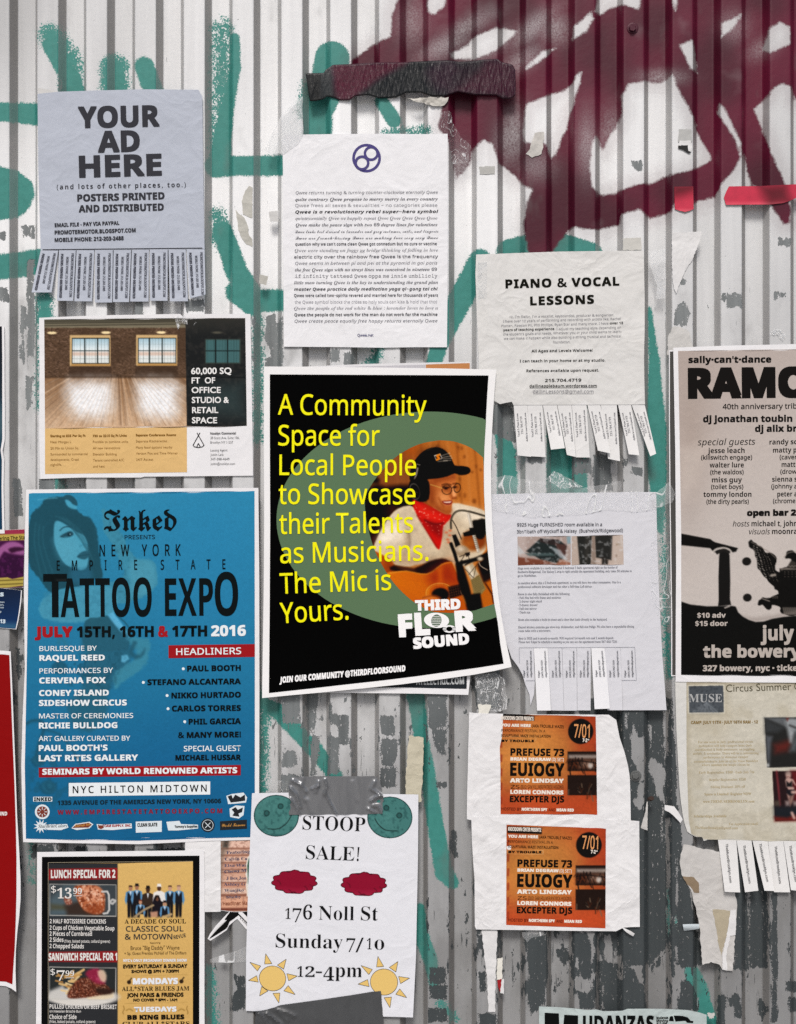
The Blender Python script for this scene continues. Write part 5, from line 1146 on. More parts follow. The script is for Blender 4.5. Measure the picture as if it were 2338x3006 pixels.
# ------------------------------------------------------------------ music lessons sheet with nine tabs
def lessons():
    c = cI
    out = [(118, 163), (300, 156), (500, 149), (700, 142), (1000, 138), (1312, 135), (1314, 270), (1318, 450), (1318, 700), (1313, 900), (1316, 1060), (1320, 1230), (1225, 1234), (1122, 1232), (1004, 1236), (904, 1236), (798, 1236), (695, 1236), (592, 1235), (482, 1238), (384, 1236), (372, 1212), (335, 1218), (287, 1229), (262, 1214), (240, 1204), (140, 1206), (136, 900), (122, 600), (112, 300)]
    d = Dep(6, 2.6, 71, 300, 2.2, lambda x, y: 5 * np.clip((x - 1845) / 50, 0, 1) ** 2 * (.5 + .5 * np.sin(y / 38.0)))
    mat = paper('grubby_printer_paper', '#dededc', .6, .34, .10, '#b9b5a6')
    t = thing('lessons_flyer', c, out, 5, 'crumpled off-white PIANO & VOCAL LESSONS flyer fringed with nine tabs', 'flyer')
    sheet(t, c(out), d, mat)
    k = ink('#15150f', .6); k2 = ink('#2e2e2c', .6); gr = ink('#85858a', .6)
    text(t, 'headline', c, [('h', 'PIANO & VOCAL', 327, 404, 1138, 384, 63, 1.08), ('h', 'LESSONS', 503, 525, 958, 513, 63, 1.08)], d, k)
    text(t, 'body_text', c, [('s', "Hi, I'm Dallin. I'm a vocalist, keyboardist, producer & songwriter.", 357, 616, 1100, 601, 17), ('s', 'I have over 10 years of performing and recording with artists like, Rachel', 310, 647, 1148, 628, 17), ('s', 'Platten, Passion Pit, Phil Phillips, Ryan Star and many more. I have', 297, 680, 1060, 661, 17),
                             ('s', 'I adjust my teaching style depending on', 690, 702, 1150, 690, 17), ('s', "the student's goals and needs. Whatever you or your child wants to learn-", 310, 740, 1155, 719, 17), ('s', 'we can make it happen while also building a strong musical and technical', 315, 770, 1150, 752, 17), ('s', 'foundation.', 665, 795, 790, 794, 17)], d, gr)
    text(t, 'bold_text', c, [('sb', 'over 15', 1070, 661, 1165, 658, 17), ('sb', 'years of teaching experience.', 310, 709, 680, 700, 17), ('sb', 'All Ages and Levels Welcome!', 512, 860, 948, 854, 19), ('sb', 'I can teach in your home or at my studio.', 428, 931, 1038, 925, 19), ('sb', 'References available upon request.', 476, 1001, 993, 996, 19), ('sb', '215.704.4719', 608, 1071, 867, 1068, 22), ('sb', 'dallinapplebaum.wordpress.com', 498, 1110, 977, 1107, 20)], d, k2)
    text(t, 'email_text', c, [('s', 'dallinLessons@gmail.com', 522, 1150, 954, 1150, 24)], d, gr)
    flat(t, 'underline', M_(c, stroke([(498, 1115), (977, 1112)], 2.5)), d, k2); flat(t, 'underline', M_(c, stroke([(522, 1156), (954, 1156)], 2)), d, gr)
    flat(t, 'rule', M_(c, stroke([(384, 1236), (1318, 1233)], 2)), d, gr)
    T = [[(385, 1236), (482, 1238), (508, 1604), (412, 1594)], [(483, 1238), (590, 1235), (612, 1606), (507, 1600)], [(592, 1234), (693, 1236), (750, 1542), (650, 1553)], [(696, 1236), (797, 1236), (828, 1606), (764, 1590)], [(799, 1236), (903, 1212), (927, 1609), (829, 1608)], [(907, 1220), (1003, 1236), (1075, 1580), (985, 1560)],
         [(1006, 1236), (1120, 1232), (1143, 1635), (1058, 1618)], [(1128, 1232), (1222, 1235), (1280, 1593), (1205, 1586)], [(1226, 1235), (1318, 1232), (1400, 1582), (1358, 1600)]]
    mt2 = paper('tab_paper', '#e4e4e3', .6, .15, .05)
    for i, q in enumerate(T):
        B = lambda u, v: (q[0][0] * (1 - u) * (1 - v) + q[1][0] * u * (1 - v) + q[3][0] * (1 - u) * v + q[2][0] * u * v, q[0][1] * (1 - u) * (1 - v) + q[1][1] * u * (1 - v) + q[3][1] * (1 - u) * v + q[2][1] * u * v)
        def ln(st, s, u, v0, v1, h): a, b = B(u, v0), B(u, v1); return (st, s, a[0], a[1], b[0], b[1], h)
        tab(t, c, q, d, mt2, [ln('r', 'Vocal & Piano Lesson', .28, .62, .16, 14), ln('r', '215.704.4719', .55, .56, .22, 14), ln('r', 'dallin.lessons@gmail.com', .86, .7, .14, 13)], ink('#77777b', .6), 2, [8, 7, 14, 9, 6, 13, 9, 14, 18][i], [1, 0, 3, 2, 0, 3, 1, 2.5, 4][i])
lessons()

# ------------------------------------------------------------------ room to let, with tabs, under clear tape
def room():
    c = cJ
    out = [(115, 263), (400, 257), (700, 252), (1050, 249), (1378, 247), (1381, 450), (1387, 700), (1395, 900), (1408, 1200), (1424, 1500), (1440, 1700), (1457, 1920), (1290, 1921), (1121, 1921), (1112, 1690), (1104, 1440), (983, 1441), (877, 1441), (768, 1441), (655, 1441), (545, 1441), (437, 1441), (440, 1560), (446, 1700), (440, 1800), (413, 1885), (405, 1800), (372, 1720), (352, 1650), (320, 1590), (268, 1520), (240, 1440), (200, 1330), (150, 1200), (118, 900), (110, 600)]
    d = Dep(6, 1.8, 81, 420, 3.4)
    mat = paper('grey_printer_paper', '#d9dae0', .5, .16, .04)
    t = thing('room_notice', c, out, 5, 'pale grey room-to-let notice with two photographs and tabs, under clear tape', 'notice')
    sheet(t, c(out), d, mat)
    k = ink('#55575e', .6); k2 = ink('#74767f', .6)
    text(t, 'headline', c, [('s2', '$925 Huge FURNISHED room available in a', 310, 511, 962, 508, 26), ('s2', '3br/1bath off Wyckoff & Halsey  (Bushwick/Ridgewood)', 308, 564, 1122, 553, 26)], d, k)
    cv = Cv(*c([(305, 570)])[0], *c([(1135, 815)])[0], 1.5, '#a08d85').use(c)
    cv.poly(box(305, 580, 723, 815), '#a8968e', 1); cv.poly([(313, 585), (380, 585), (380, 760), (313, 800)], '#b9a9a2', 8); cv.poly([(380, 700), (480, 610), (640, 620), (690, 660), (660, 800), (500, 770)], '#1e2626', 3); cv.poly([(485, 602), (635, 612), (620, 660), (560, 650), (485, 630)], '#2b2322', 2)
    cv.poly([(600, 640), (690, 650), (680, 740), (640, 740)], '#4a302b', 4); cv.poly([(316, 745), (520, 770), (620, 810), (313, 812)], '#74402f', 4); cv.poly([(640, 760), (723, 770), (723, 812), (600, 812)], '#9a6650', 5); cv.poly([(370, 715), (580, 715), (600, 735), (400, 738)], '#4b5e5e', 3, .8); cv.poly([(690, 585), (723, 585), (723, 640), (695, 645)], '#7ea3b0', 4, .8)
    cv.poly([(560, 665), (640, 690), (700, 770), (723, 765), (723, 790), (640, 750)], '#b7c1c5', 4, .7); cv.poly([(313, 650), (370, 715), (330, 725), (313, 710)], '#c4cbcd', 4, .7)
    cv.poly(box(724, 570, 728, 815), '#dadbe0', 1); cv.poly(box(728, 570, 1135, 815), '#b8a79b', 1); cv.poly([(770, 580), (885, 580), (875, 808), (790, 808)], '#20211f', 3); cv.poly([(905, 580), (1042, 578), (1035, 770), (915, 750)], '#232321', 3); cv.poly([(960, 740), (1010, 770), (1005, 808), (960, 808)], '#2c2723', 3)
    cv.poly([(840, 590), (870, 600), (850, 800), (830, 760)], '#3c3833', 10, .7); cv.poly([(885, 580), (905, 580), (915, 808), (880, 808)], '#8d7c70', 3); cv.poly(box(1068, 642, 1110, 657), '#80684e', 2); cv.ell(1072, 735, 7, 10, '#6d584a', 2); cv.poly([(1045, 580), (1128, 578), (1128, 806), (1035, 806)], '#cbbcb0', 10, .5); cv.blot(8, 4, .55, .8, '#dfe2e4', .35)
    pic(t, 'room_photograph', cv, c([(313, 585), (722, 583), (723, 808), (316, 810)]), d, picture(.4, .1), 1)
    pic(t, 'room_photograph', cv, c([(727, 583), (1122, 575), (1128, 805), (728, 808)]), d, picture(.4, .1), 1)
    P_ = [[('Huge room available in a newly renovated 3 bedroom 1 bath apartment right on the border of', 315, 840, 1082, 833), ('Bushwick/Ridgewood. The Halsey L stop is right outside the apartment building, only takes 30 minutes to', 315, 868, 1190, 860), ('get to Manhattan.', 315, 897, 457, 895)],
          [('As mention above, this a 3 bedroom apartment, so you will have two other roommates. One is a', 315, 953, 1106, 946), ('professional software developer and the other a full-time Lyft driver.', 316, 982, 887, 979)],
          [('Room is also fully furnished with the following:', 316, 1038, 716, 1036), ('- Full-Size bed with frame and mattress', 317, 1066, 646, 1064), ('- 2 drawer night stand', 317, 1094, 501, 1092), ('- 3 drawer dresser', 317, 1122, 467, 1120), ('- Full-size mirror', 317, 1150, 461, 1148), ('- Trash can', 317, 1178, 411, 1177)],
          [('Room also contains a built-in closet and a door that leads directly to the backyard.', 318, 1234, 1002, 1232)], [('Shared kitchen contains gas stove-top, dishwasher, and full-size fridge. We also have a expandable dining', 319, 1292, 1208, 1286), ('room table with a microwave.', 320, 1320, 570, 1318)],
          [('Rent is $925 and is month-to-month. Will required 1st month rent and 1 month deposit.', 321, 1378, 1052, 1374), ('Please text Edgar to schedule a meeting so you can see the apartment/room 347-343-7231', 321, 1405, 1078, 1403)]]
    for blk in P_: text(t, 'body_text', c, [('rb', s, a, b, e, f, 17) for s, a, b, e, f in blk], d, k2)
    ln_ = ink('#8a8c95', .6)
    flat(t, 'table_rule', M_(c, stroke([(325, 1441), (1214, 1437)], 2.5) + stroke([(378, 1694), (1226, 1691)], 2.5) + stroke([(326, 1441), (328, 1560)], 2.5) + stroke([(1213, 1437), (1226, 1691)], 2.5)), d, ln_, 3, None, 40)
    def tabtext(q):
        B = lambda u, v: (q[0][0] * (1 - u) * (1 - v) + q[1][0] * u * (1 - v) + q[3][0] * (1 - u) * v + q[2][0] * u * v, q[0][1] * (1 - v) + q[3][1] * v)
        def l(s, u, v0, v1, h): a, b = B(u, v0), B(u, v1); return ('s2', s, a[0], a[1], b[0], b[1], h)
        return [l('Edgar', .32, .47, .36, 13), l('(347) 343-7231', .58, .47, .2, 13), l('edgar83nn@gmail.com', .84, .47, .05, 13)]
    T = [[(438, 1441), (545, 1441), (570, 1923), (463, 1923)], [(546, 1441), (654, 1441), (669, 1924), (571, 1922)], [(656, 1441), (767, 1441), (770, 1924), (670, 1924)], [(769, 1441), (876, 1441), (874, 1922), (772, 1922)], [(879, 1441), (982, 1441), (1022, 1908), (905, 1913)], [(984, 1441), (1103, 1441), (1120, 1921), (1004, 1921)]]
    for i, q in enumerate(T):
        tab(t, c, q, d, paper('tab_paper_bright', '#eeeff2', .5, .1, .03) if i in (0, 4) else mat, tabtext(q), k, 3, [9, 6, 5, 4, 15, 6][i], [1, .5, .5, 0, -2.5, .3][i])
    for q in ([(330, 1441), (437, 1441), (446, 1923), (345, 1923)], [(1104, 1441), (1214, 1438), (1226, 1921), (1121, 1921)]): text(t, 'tab_text', c, tabtext(q), d, k, 2, None, False)
    return d
D_ROOM = room()

# ------------------------------------------------------------------ two orange concert posters, one above the other
def knock(out, f, dep, label, dd, worn):
    c = cK
    t = thing('concert_poster', c, out, dd, label, 'poster', 'orange concert posters')
    sheet(t, c(out), dep, paper('creased_white_paper', '#e9e9ea', .55, .42, .05))
    g = lambda pts: c([f(*p) for p in pts])
    cv = Cv(*g([(405, 1040)])[0], *g([(1260, 1925)])[0], 1.7, '#a3411f')
    cv.o = (0, 0, 1); sx = (g([(1000, 0)])[0][0] - g([(0, 0)])[0][0]) / 1000; cv.o = (g([(0, 0)])[0][0], g([(0, 0)])[0][1], 1 / sx)
    cv.ell(640, 1400, 420, 380, '#c07233', 90, .85); cv.ell(700, 1420, 300, 260, '#cf8f46', 90, .75); cv.poly(box(1090, 1040, 1260, 1380), '#a83a1e', 50, .8); cv.poly(box(400, 1040, 560, 1190), '#b9461f', 50, .7); cv.poly(box(400, 1760, 1260, 1930), '#c04a24', 50, .9)
    for i in range(8): cv.line([(730 + 22 * i, 1290), (860 + 22 * i, 1380)], 2, '#a05a26', 1, .4)
    for y in range(1180, 1900, 120): cv.line([(432, y), (430, y + 50)], 9, '#8f2f1c', 1.5, .7)
    cv.line([(1225, 1330), (1225, 1390)], 5, '#8f2f1c', 1.5, .7)
    cv.poly([(425, 1064), (713, 1074), (712, 1129), (425, 1119)], '#100c0a', 1)
    rr = random.Random(7)
    for y0, y1, top in ((1388, 1555, True), (1588, 1760, False)):
        cv.poly(box(992, y0, 1262, y1), '#1d100b', 1)
        if top:
            cv.poly(box(1000, y0 + 28, 1262, y0 + 62), '#9a8d84', 5, .95); cv.poly(box(992, y0 + 70, 1262, y1 - 20), '#5b2a14', 10, .8); cv.poly(box(1100, y0 + 84, 1215, y1 - 40), '#b8a698', 14, .55)
        for i in range(34 if top else 16):
            x = rr.uniform(995, 1240); y = rr.uniform(y0 + 50, y1); cv.line([(x, y), (x + rr.uniform(-22, 22), y + rr.uniform(15, 60))], rr.uniform(2, 5), '#0c0605' if top else rr.choice(['#4a2412', '#0a0504', '#6d5a48']), 1.5, .9)
        if top: cv.line([(995, y0 + 92), (1100, y0 + 80), (1240, y0 + 100)], 4, '#0c0605', 1.5, .9); cv.ell(1185, y1 - 45, 20, 22, '#d8cec4', 5, .9)
    cv.ell(1103, 1219, 107, 107, '#0d0908', 1.2)
    cv.line([(428, 1262), (722, 1266), (722, 1296), (428, 1292), (428, 1262)], 1.6, '#e8c08a', .8, .8)
    cv.mott(4, 31, .07, 2); cv.mott(60, 41, .06, 1)
    pan = [(418, 1050), (830, 1066), (1244, 1080), (1242, 1500), (1240, 1912), (830, 1898), (415, 1885), (416, 1500)]
    if worn: pan = [(446, 1052), (830, 1064), (1230, 1076), (1238, 1500), (1243, 1895), (830, 1892), (425, 1890), (424, 1500), (418, 1330), (440, 1230)]
    pic(t, 'printed_panel', cv, g(pan), dep, picture(.42, .22), 1)
    S_ = lambda L: [(st, s, *f(x0, y0), *f(x1, y1), h) for st, s, x0, y0, x1, y1, h in L]
    k = ink('#15100c', .5); w = ink('#f0e6da', .5); dk = ink('#5a1c10', .5)
    text(t, 'white_lettering', c, S_([('h', 'KNOCKDOWN CENTER PRESENTS:', 431, 1101, 706, 1110, 32), ('hh', 'YOU ARE HERE', 431, 1158, 680, 1164, 25), ('hh', 'BRIAN DEGRAW', 508, 1441, 852, 1447, 27), ('s2', '(DJ SET)', 858, 1447, 960, 1450, 28), ('hh', 'ARTO LINDSAY', 505, 1624, 960, 1630, 36), ('hh', 'LOREN CONNORS', 507, 1718, 957, 1726, 34), ('hh', 'NORTHERN SPY', 603, 1858, 820, 1863, 25), ('hh', 'MEAN RED', 898, 1865, 1045, 1868, 25), ('h', '7-2', 1118, 1289, 1158, 1291, 30), ('h', 'AM', 1160, 1275, 1174, 1276, 12)]), dep, w)
    text(t, 'black_lettering', c, S_([('s2', '(AKA TROUBLE MAZE)', 690, 1165, 960, 1174, 24), ('s', 'PERFORMANCE FESTIVAL IN A', 430, 1201, 803, 1208, 22), ('sb', 'SCULPTURAL MAZE INSTALLATION', 430, 1243, 848, 1252, 22), ('hh', 'BY TROUBLE', 432, 1286, 708, 1289, 20), ('h', 'PREFUSE 73', 508, 1400, 963, 1408, 62), ('h', 'EUIOGY', 505, 1568, 965, 1575, 110), ('s', 'ZS', 510, 1674, 585, 1676, 30), ('s', '(DUO: SAM HILLMER/PATRICK HIGGINS)', 595, 1676, 958, 1681, 31), ('h', 'EXCEPTER DJS', 503, 1786, 963, 1792, 54)]), dep, k)
    text(t, 'dark_lettering', c, S_([('s2', 'HOSTED BY', 432, 1854, 600, 1858, 24), ('s2', 'AND', 830, 1863, 888, 1865, 24)]), dep, dk)
    text(t, 'date_lettering', c, S_([('s2', '7/01', 1045, 1252, 1178, 1256, 112)]), dep, ink('#dd9a62', .5))
knock([(108, 116), (180, 124), (450, 129), (700, 134), (1000, 134), (1268, 136), (1330, 180), (1345, 260), (1360, 330), (1400, 450), (1428, 560), (1442, 650), (1448, 800), (1451, 1040), (700, 1035), (122, 1012), (88, 1004), (90, 800), (96, 600), (100, 400)],
      lambda x, y: ((x - 508) * .982 + 450, (y - 1402) * 1.0 + 478 - (x - 508) * .004), Dep(6, 2.6, 91, 200, 2.4), 'upper of two orange concert posters on creased white sheets, torn at its right edge', 5, True)
knock([(125, 986), (400, 988), (700, 992), (1100, 1003), (1450, 1016), (1521, 1020), (1523, 1400), (1526, 1900), (1460, 1901), (1388, 1906), (1330, 1936), (900, 1932), (500, 1926), (165, 1921), (154, 1890), (152, 1500), (140, 1350), (131, 1200)],
      lambda x, y: (x, y), Dep(9, 2.6, 97, 200, 2.0, lambda x, y: 4 * np.exp(-((y - 2450 - (x - 1400) * .55) / 9) ** 2) * np.clip((1520 - x) / 60, 0, 1)), 'lower of two orange concert posters, complete, on a wide creased white sheet', 7, False)

# ------------------------------------------------------------------ concert poster with guitar and eagle, at the right edge
def punk():
    c = cL
    out = [(198, 83), (500, 71), (936, 61), (1500, 50), (1500, 2092), (1000, 2091), (560, 2089), (212, 2085), (213, 1700), (215, 1400), (210, 700), (203, 350)]
    d = Dep(7, 2, 101, 460, 1.2, lambda x, y: 3.5 * np.exp(-((x - 2020 - (y - 1500) * .05) / 26) ** 2) * np.clip((y - 1250) / 80, 0, 1) * np.clip((1560 - y) / 80, 0, 1))
    t = thing('tribute_poster', c, out, 6, 'taupe and black tribute poster with guitar body and eagle, cut by the right edge', 'poster')
    sheet(t, c(out), d, paper('white_glossy_paper', '#eeeef0', .42, .12, .04))
    pan = [(227, 102), (936, 92), (1480, 86), (1480, 2052), (936, 2052), (245, 2044), (246, 1700), (246, 1197), (238, 700)]
    cv = Cv(*c([(215, 80)])[0], 2560, *c([(0, 2060)])[0][1:], 2.0, '#beb3ac').use(c)
    cv.grad(220, 200, '#b6a9a2', 936, 1000, '#c5bdb7'); cv.ell(640, 1200, 260, 420, '#c6beb8', 120, .7); cv.ell(300, 600, 90, 300, '#a99a90', 60, .7); cv.poly([(240, 700), (420, 640), (330, 900), (250, 980)], '#cbc0b7', 30, .6); cv.mott(3, 3, .03, 2)
    cv.use(c4)
    ew = [(795, 345), (830, 330), (1000, 425), (1180, 525), (1320, 650), (1312, 720), (1280, 800), (1290, 890), (1380, 925), (1380, 850), (1510, 830), (1560, 760), (1600, 690), (1470, 672), (1465, 620), (1530, 550), (1640, 520), (1800, 540), (1950, 560), (1950, 1770), (1640, 1770), (1500, 1740), (1400, 1660), (1430, 1600), (1390, 1560), (1230, 1555), (1215, 1610), (1180, 1630), (1090, 1590), (1050, 1545), (990, 1530), (985, 1460), (1050, 1400), (1200, 1392), (1350, 1330), (1345, 1285), (1240, 1230), (1140, 1120), (1060, 990), (1000, 900), (985, 800), (960, 700), (910, 570), (880, 480), (805, 415)]
    cv.poly(ew, '#080706', 1.4, 1, 0, 9)
    cv.line([(830, 338), (1010, 432), (1180, 530), (1310, 655)], 7, '#8d8279', 2, .8)
    rr = random.Random(9)
    for r in range(5):
        for i in range(15):
            u = i / 14; x = 880 + 150 * u + r * 62 + 40 * u * r * .4; y = 420 + 560 * u + r * 30
            cv.ell(x + rr.uniform(-9, 9), y + rr.uniform(-9, 9), rr.uniform(10, 20) if r < 2 else rr.uniform(5, 10), rr.uniform(4, 8), '#c9c0b6' if r < 2 else '#8d847b', 1, .95, .5)
    for i in range(12): cv.ell(1480 + (i % 4) * 70, 915 + (i // 4) * 45, 9, 6, '#82786f', 1, .9)
    cv.poly([(1385, 852), (1510, 835), (1800, 858), (1800, 872), (1440, 872), (1420, 890)], '#8a8077', 3, .9); cv.poly([(1600, 690), (1700, 730), (1690, 860), (1520, 830)], '#3a342f', 3, .9); [cv.ell(1560 + 30 * i, 800 + 16 * (i % 2), 12, 7, '#a69b91', 1, .8) for i in range(6)]
    cv.line([(1465, 630), (1530, 555), (1640, 525), (1740, 540)], 8, '#9a9087', 2, .8, 3); cv.line([(1215, 985), (1290, 972)], 22, '#aaa095', 3, .9); cv.line([(1040, 1430), (1180, 1480)], 9, '#9b9188', 2, .9); [cv.ell(1250 + 40 * (i % 3), 1420 - 30 * (i // 3), 12, 8, '#857b72', 1, .8) for i in range(6)]
    for i in range(9): cv.line([(1450 + 36 * i, 1610), (1480 + 36 * i, 1730)], 9, '#a0968c', 3, .8)
    cv.use(c)
    body = [(200, 1590), (300, 1622), (400, 1633), (470, 1632), (545, 1630), (572, 1634), (588, 1670), (615, 1695), (650, 1714), (692, 1727), (740, 1724), (790, 1708), (860, 1696), (936, 1690), (1500, 1640), (1500, 2100), (200, 2100)]
    cv.poly([(600, 1690), (692, 1722), (760, 1712), (860, 1690), (936, 1680), (936, 1660), (800, 1690), (692, 1705)], '#8a7f79', 10, .6); cv.poly(body, '#070706', 2)
    cv.poly([(240, 1196), (420, 1230), (436, 1242), (452, 1250), (586, 1284), (574, 1306), (545, 1311), (440, 1309), (420, 1285), (240, 1266)], '#080706', 1.5)
    cv.poly([(478, 1305), (530, 1308), (536, 1330), (540, 1480), (538, 1590), (545, 1625), (466, 1632), (470, 1600), (469, 1450), (473, 1330)], '#100f0e', 1.5)
    cv.line([(432, 1310), (460, 1290), (500, 1284), (530, 1292), (546, 1308)], 6, '#cfc7bf', 1.5, .9, 4); cv.line([(462, 1312), (500, 1296), (530, 1308)], 9, '#1a1816', 2, 1, 3); cv.line([(508, 1642), (535, 1632)], 4, '#b9b0a8', 1.2, .9)
    cv.ell(638, 1364, 27, 25, '#141210', 1.2); cv.ell(642, 1581, 26, 24, '#141210', 1.2)
    pic(t, 'printed_picture', cv, c(pan), d, picture(.42, .1), 1)
    k = ink('#171514', .5); lt = ink('#b9b0a8', .5)
    text(t, 'headline', c, [('hh', 'RAMO', 287, 390, 1010, 382, 186)], d, k, 2)
    text(t, 'presenter_text', c, [('h', "sally\u2219can't\u2219dance", 289, 175, 786, 172, 40)], d, k, 2)
    text(t, 'body_text', c, [('s2', '40th anniversary trib', 494, 452, 940, 448, 32), ('h', 'dj jonathan toubin', 377, 530, 912, 527, 40), ('h', 'dj alix br', 688, 588, 940, 586, 40)], d, k, 2)
    text(t, 'guest_list', c, [('si', 'special guests', 345, 668, 690, 664, 38), ('sb', 'jesse leach', 405, 715, 626, 713, 30), ('s2', '(killswitch engage)', 365, 754, 671, 753, 27), ('sb', 'walter lure', 416, 801, 621, 800, 30), ('s2', '(the waldos)', 420, 842, 620, 841, 27), ('sb', 'miss guy', 430, 890, 610, 889, 30), ('s2', '(toilet boys)', 425, 930, 618, 929, 27), ('sb', 'tommy london', 379, 977, 667, 976, 30), ('s2', '(the dirty pearls)', 397, 1019, 651, 1018, 27)], d, k, 2)
    text(t, 'guest_list', c, [('sb', 'randy sc', 775, 663, 940, 661, 30), ('sb', 'matty p', 796, 712, 938, 710, 30), ('s2', '(caver', 836, 752, 940, 751, 27), ('sb', 'matt', 848, 798, 930, 797, 30), ('s2', '(drow', 840, 839, 938, 838, 27), ('sb', 'sienna s', 791, 886, 940, 885, 30), ('s2', '(johnny a', 786, 927, 940, 926, 27), ('sb', 'peter a', 822, 975, 940, 974, 30), ('s2', '(chrome', 796, 1015, 930, 1014, 27)], d, k, 2)
    text(t, 'credits_text', c, [('hh', 'open bar 2', 640, 1092, 935, 1090, 38), ('si', 'hosts', 555, 1154, 655, 1154, 32), ('sb', 'michael t, john', 667, 1153, 940, 1152, 32), ('si', 'visuals', 652, 1201, 778, 1201, 32), ('sb', 'moonra', 790, 1200, 940, 1199, 32)], d, k, 2)
    text(t, 'pale_lettering', c, [('h', '$10 adv', 342, 1702, 513, 1701, 30), ('h', '$15 door', 330, 1751, 524, 1750, 30), ('h', 'july', 722, 1838, 922, 1836, 88), ('h', 'the bowery', 377, 1941, 962, 1939, 74), ('h', '327 bowery, nyc \u2219 ticke', 375, 2022, 942, 2020, 36)], d, lt, 2)
punk()

# ------------------------------------------------------------------ circus camp flyer below it
def camp():
    c = cM
    out = [(250, 52), (700, 52), (1400, 52), (1500, 52), (1500, 1482), (1330, 1482), (1215, 1486), (1078, 1490), (934, 1470), (930, 1462), (797, 1480), (632, 1466), (600, 1457), (548, 1470), (505, 1482), (492, 1446), (440, 1447), (395, 1425), (360, 1402), (335, 1330), (318, 1250), (300, 1120), (288, 1000), (275, 750), (262, 500), (255, 250)]
    d = Dep(5, 2.2, 111, 300, 2.0)
    t = thing('camp_flyer', c, out, 4, 'water-stained cream circus camp flyer with torn lower edge and tabs', 'flyer')
    sheet(t, c(out), d, paper('faded_white_paper', '#d8d8d4', .6, .25, .08, '#b5ad98'))
    cv = Cv(*c([(330, 50)])[0], 2420, *c([(0, 1500)])[0][1:], 2.0, '#c4c0b1').use(c)
    cv.ell(900, 800, 500, 600, '#cbc7b9', 120, .8); cv.blot(50, 5, .5, .75, '#b4ad99', .5); cv.blot(14, 9, .55, .8, '#dad5c6', .4); cv.line([(348, 60), (352, 500), (370, 1100), (400, 1400)], 22, '#a2977c', 14, .5); cv.line([(370, 62), (700, 72), (1400, 76)], 26, '#968a70', 16, .55); cv.poly([(360, 110), (700, 90), (720, 360), (380, 380)], '#a3987e', 25, .5); cv.poly([(400, 380), (760, 350), (640, 560), (420, 520)], '#b1a68c', 60, .4)
    cv.poly([(366, 101), (682, 95), (688, 339), (373, 342)], '#4b5157', 1.2); cv.line([(366, 99), (684, 93), (690, 341), (371, 344), (366, 99)], 5, '#d9d3c0', 1.2)
    cv.poly([(520, 240), (640, 335), (400, 338)], '#6d747a', 14, .6); [cv.line([(530, 250), (395 + 40 * i, 338)], 3, '#80878d', 2, .6) for i in range(7)]; cv.blot(6, 3, .55, .8, '#33383d', .6, cv.mask([(366, 101), (682, 95), (688, 339), (373, 342)], 1))
    cv.use(c5)
    a = [(150, 162), (760, 150), (760, 1040), (196, 1054)]
    cv.poly([(140, 152), (770, 140), (770, 1052), (188, 1064)], '#d5cfbd', 1.5); cv.poly(a, '#20201f', 1); ma = cv.mask(a, 1)
    cv.poly([(152, 164), (530, 160), (540, 335)], '#5d6164', 6, .95); cv.poly([(152, 180), (520, 345), (400, 420), (160, 440)], '#35383a', 10, .95); cv.poly([(170, 480), (290, 500), (265, 640), (240, 1000), (195, 900)], '#565a60', 8, .95); cv.poly([(320, 640), (600, 560), (620, 640), (560, 760), (340, 800)], '#5b211c', 14, .95); cv.poly([(520, 230), (560, 180), (640, 170), (760, 190), (760, 400), (690, 420), (640, 610), (600, 600), (560, 400)], '#9aa0a3', 8, .95); cv.poly([(620, 300), (690, 380), (700, 500), (640, 620), (600, 760), (700, 760), (760, 600), (760, 380)], '#5d666b', 12, .8); cv.ell(212, 1010, 22, 30, '#c9cbc9', 5); cv.line([(600, 300), (680, 330), (760, 360)], 16, '#33302f', 4, .8); cv.poly([(540, 170), (580, 170), (560, 220)], '#6d2b26', 5)
    b_ = [(288, 1112), (760, 1108), (760, 2000), (336, 2010)]
    cv.poly([(276, 1100), (770, 1096), (770, 2012), (326, 2022)], '#d5cfbd', 1.5); cv.poly(b_, '#231315', 1); cv.poly([(620, 1112), (760, 1110), (760, 1640), (680, 1640), (650, 1300)], '#5d1519', 10); cv.poly([(355, 1112), (375, 1112), (410, 1400), (435, 1720), (420, 1740)], '#8a3038', 5); cv.poly([(330, 1650), (420, 1640), (420, 1740), (330, 1740)], '#4c4038', 6); cv.poly([(520, 1650), (600, 1640), (600, 1740), (530, 1740)], '#8f7d7a', 6); cv.poly([(660, 1650), (760, 1650), (760, 1740), (670, 1740)], '#8f7d7a', 6)
    cv.poly([(322, 1750), (760, 1740), (760, 1950), (330, 1950)], '#181c22', 10); cv.poly([(330, 1930), (560, 1950), (690, 1900), (760, 1960), (760, 2002), (336, 2008)], '#6b1d17', 8)
    sk = '#c09c92'
    cv.ell(575, 1190, 45, 62, sk, 4); cv.ell(570, 1150, 46, 34, '#97837a', 6, .8); cv.poly([(540, 1240), (600, 1240), (660, 1260), (715, 1360), (700, 1375), (650, 1300), (640, 1400), (540, 1400), (520, 1280)], sk, 3); cv.poly([(540, 1285), (590, 1330), (640, 1285), (640, 1395), (545, 1395)], '#131214', 3); cv.poly([(560, 1400), (675, 1398), (680, 1450), (575, 1450)], sk, 3); cv.poly([(545, 1445), (690, 1445), (690, 1530), (620, 1560), (545, 1520)], '#17151a', 3); cv.poly([(550, 1520), (610, 1560), (600, 1660), (570, 1600)], '#a58378', 4); cv.poly([(620, 1560), (680, 1530), (650, 1660), (610, 1740), (600, 1660)], '#8d6d63', 4); cv.line([(650, 1490), (720, 1490)], 26, sk, 4); cv.line([(640, 1860), (680, 1950)], 24, sk, 4); cv.ell(570, 1215, 16, 5, '#6b4038', 2)
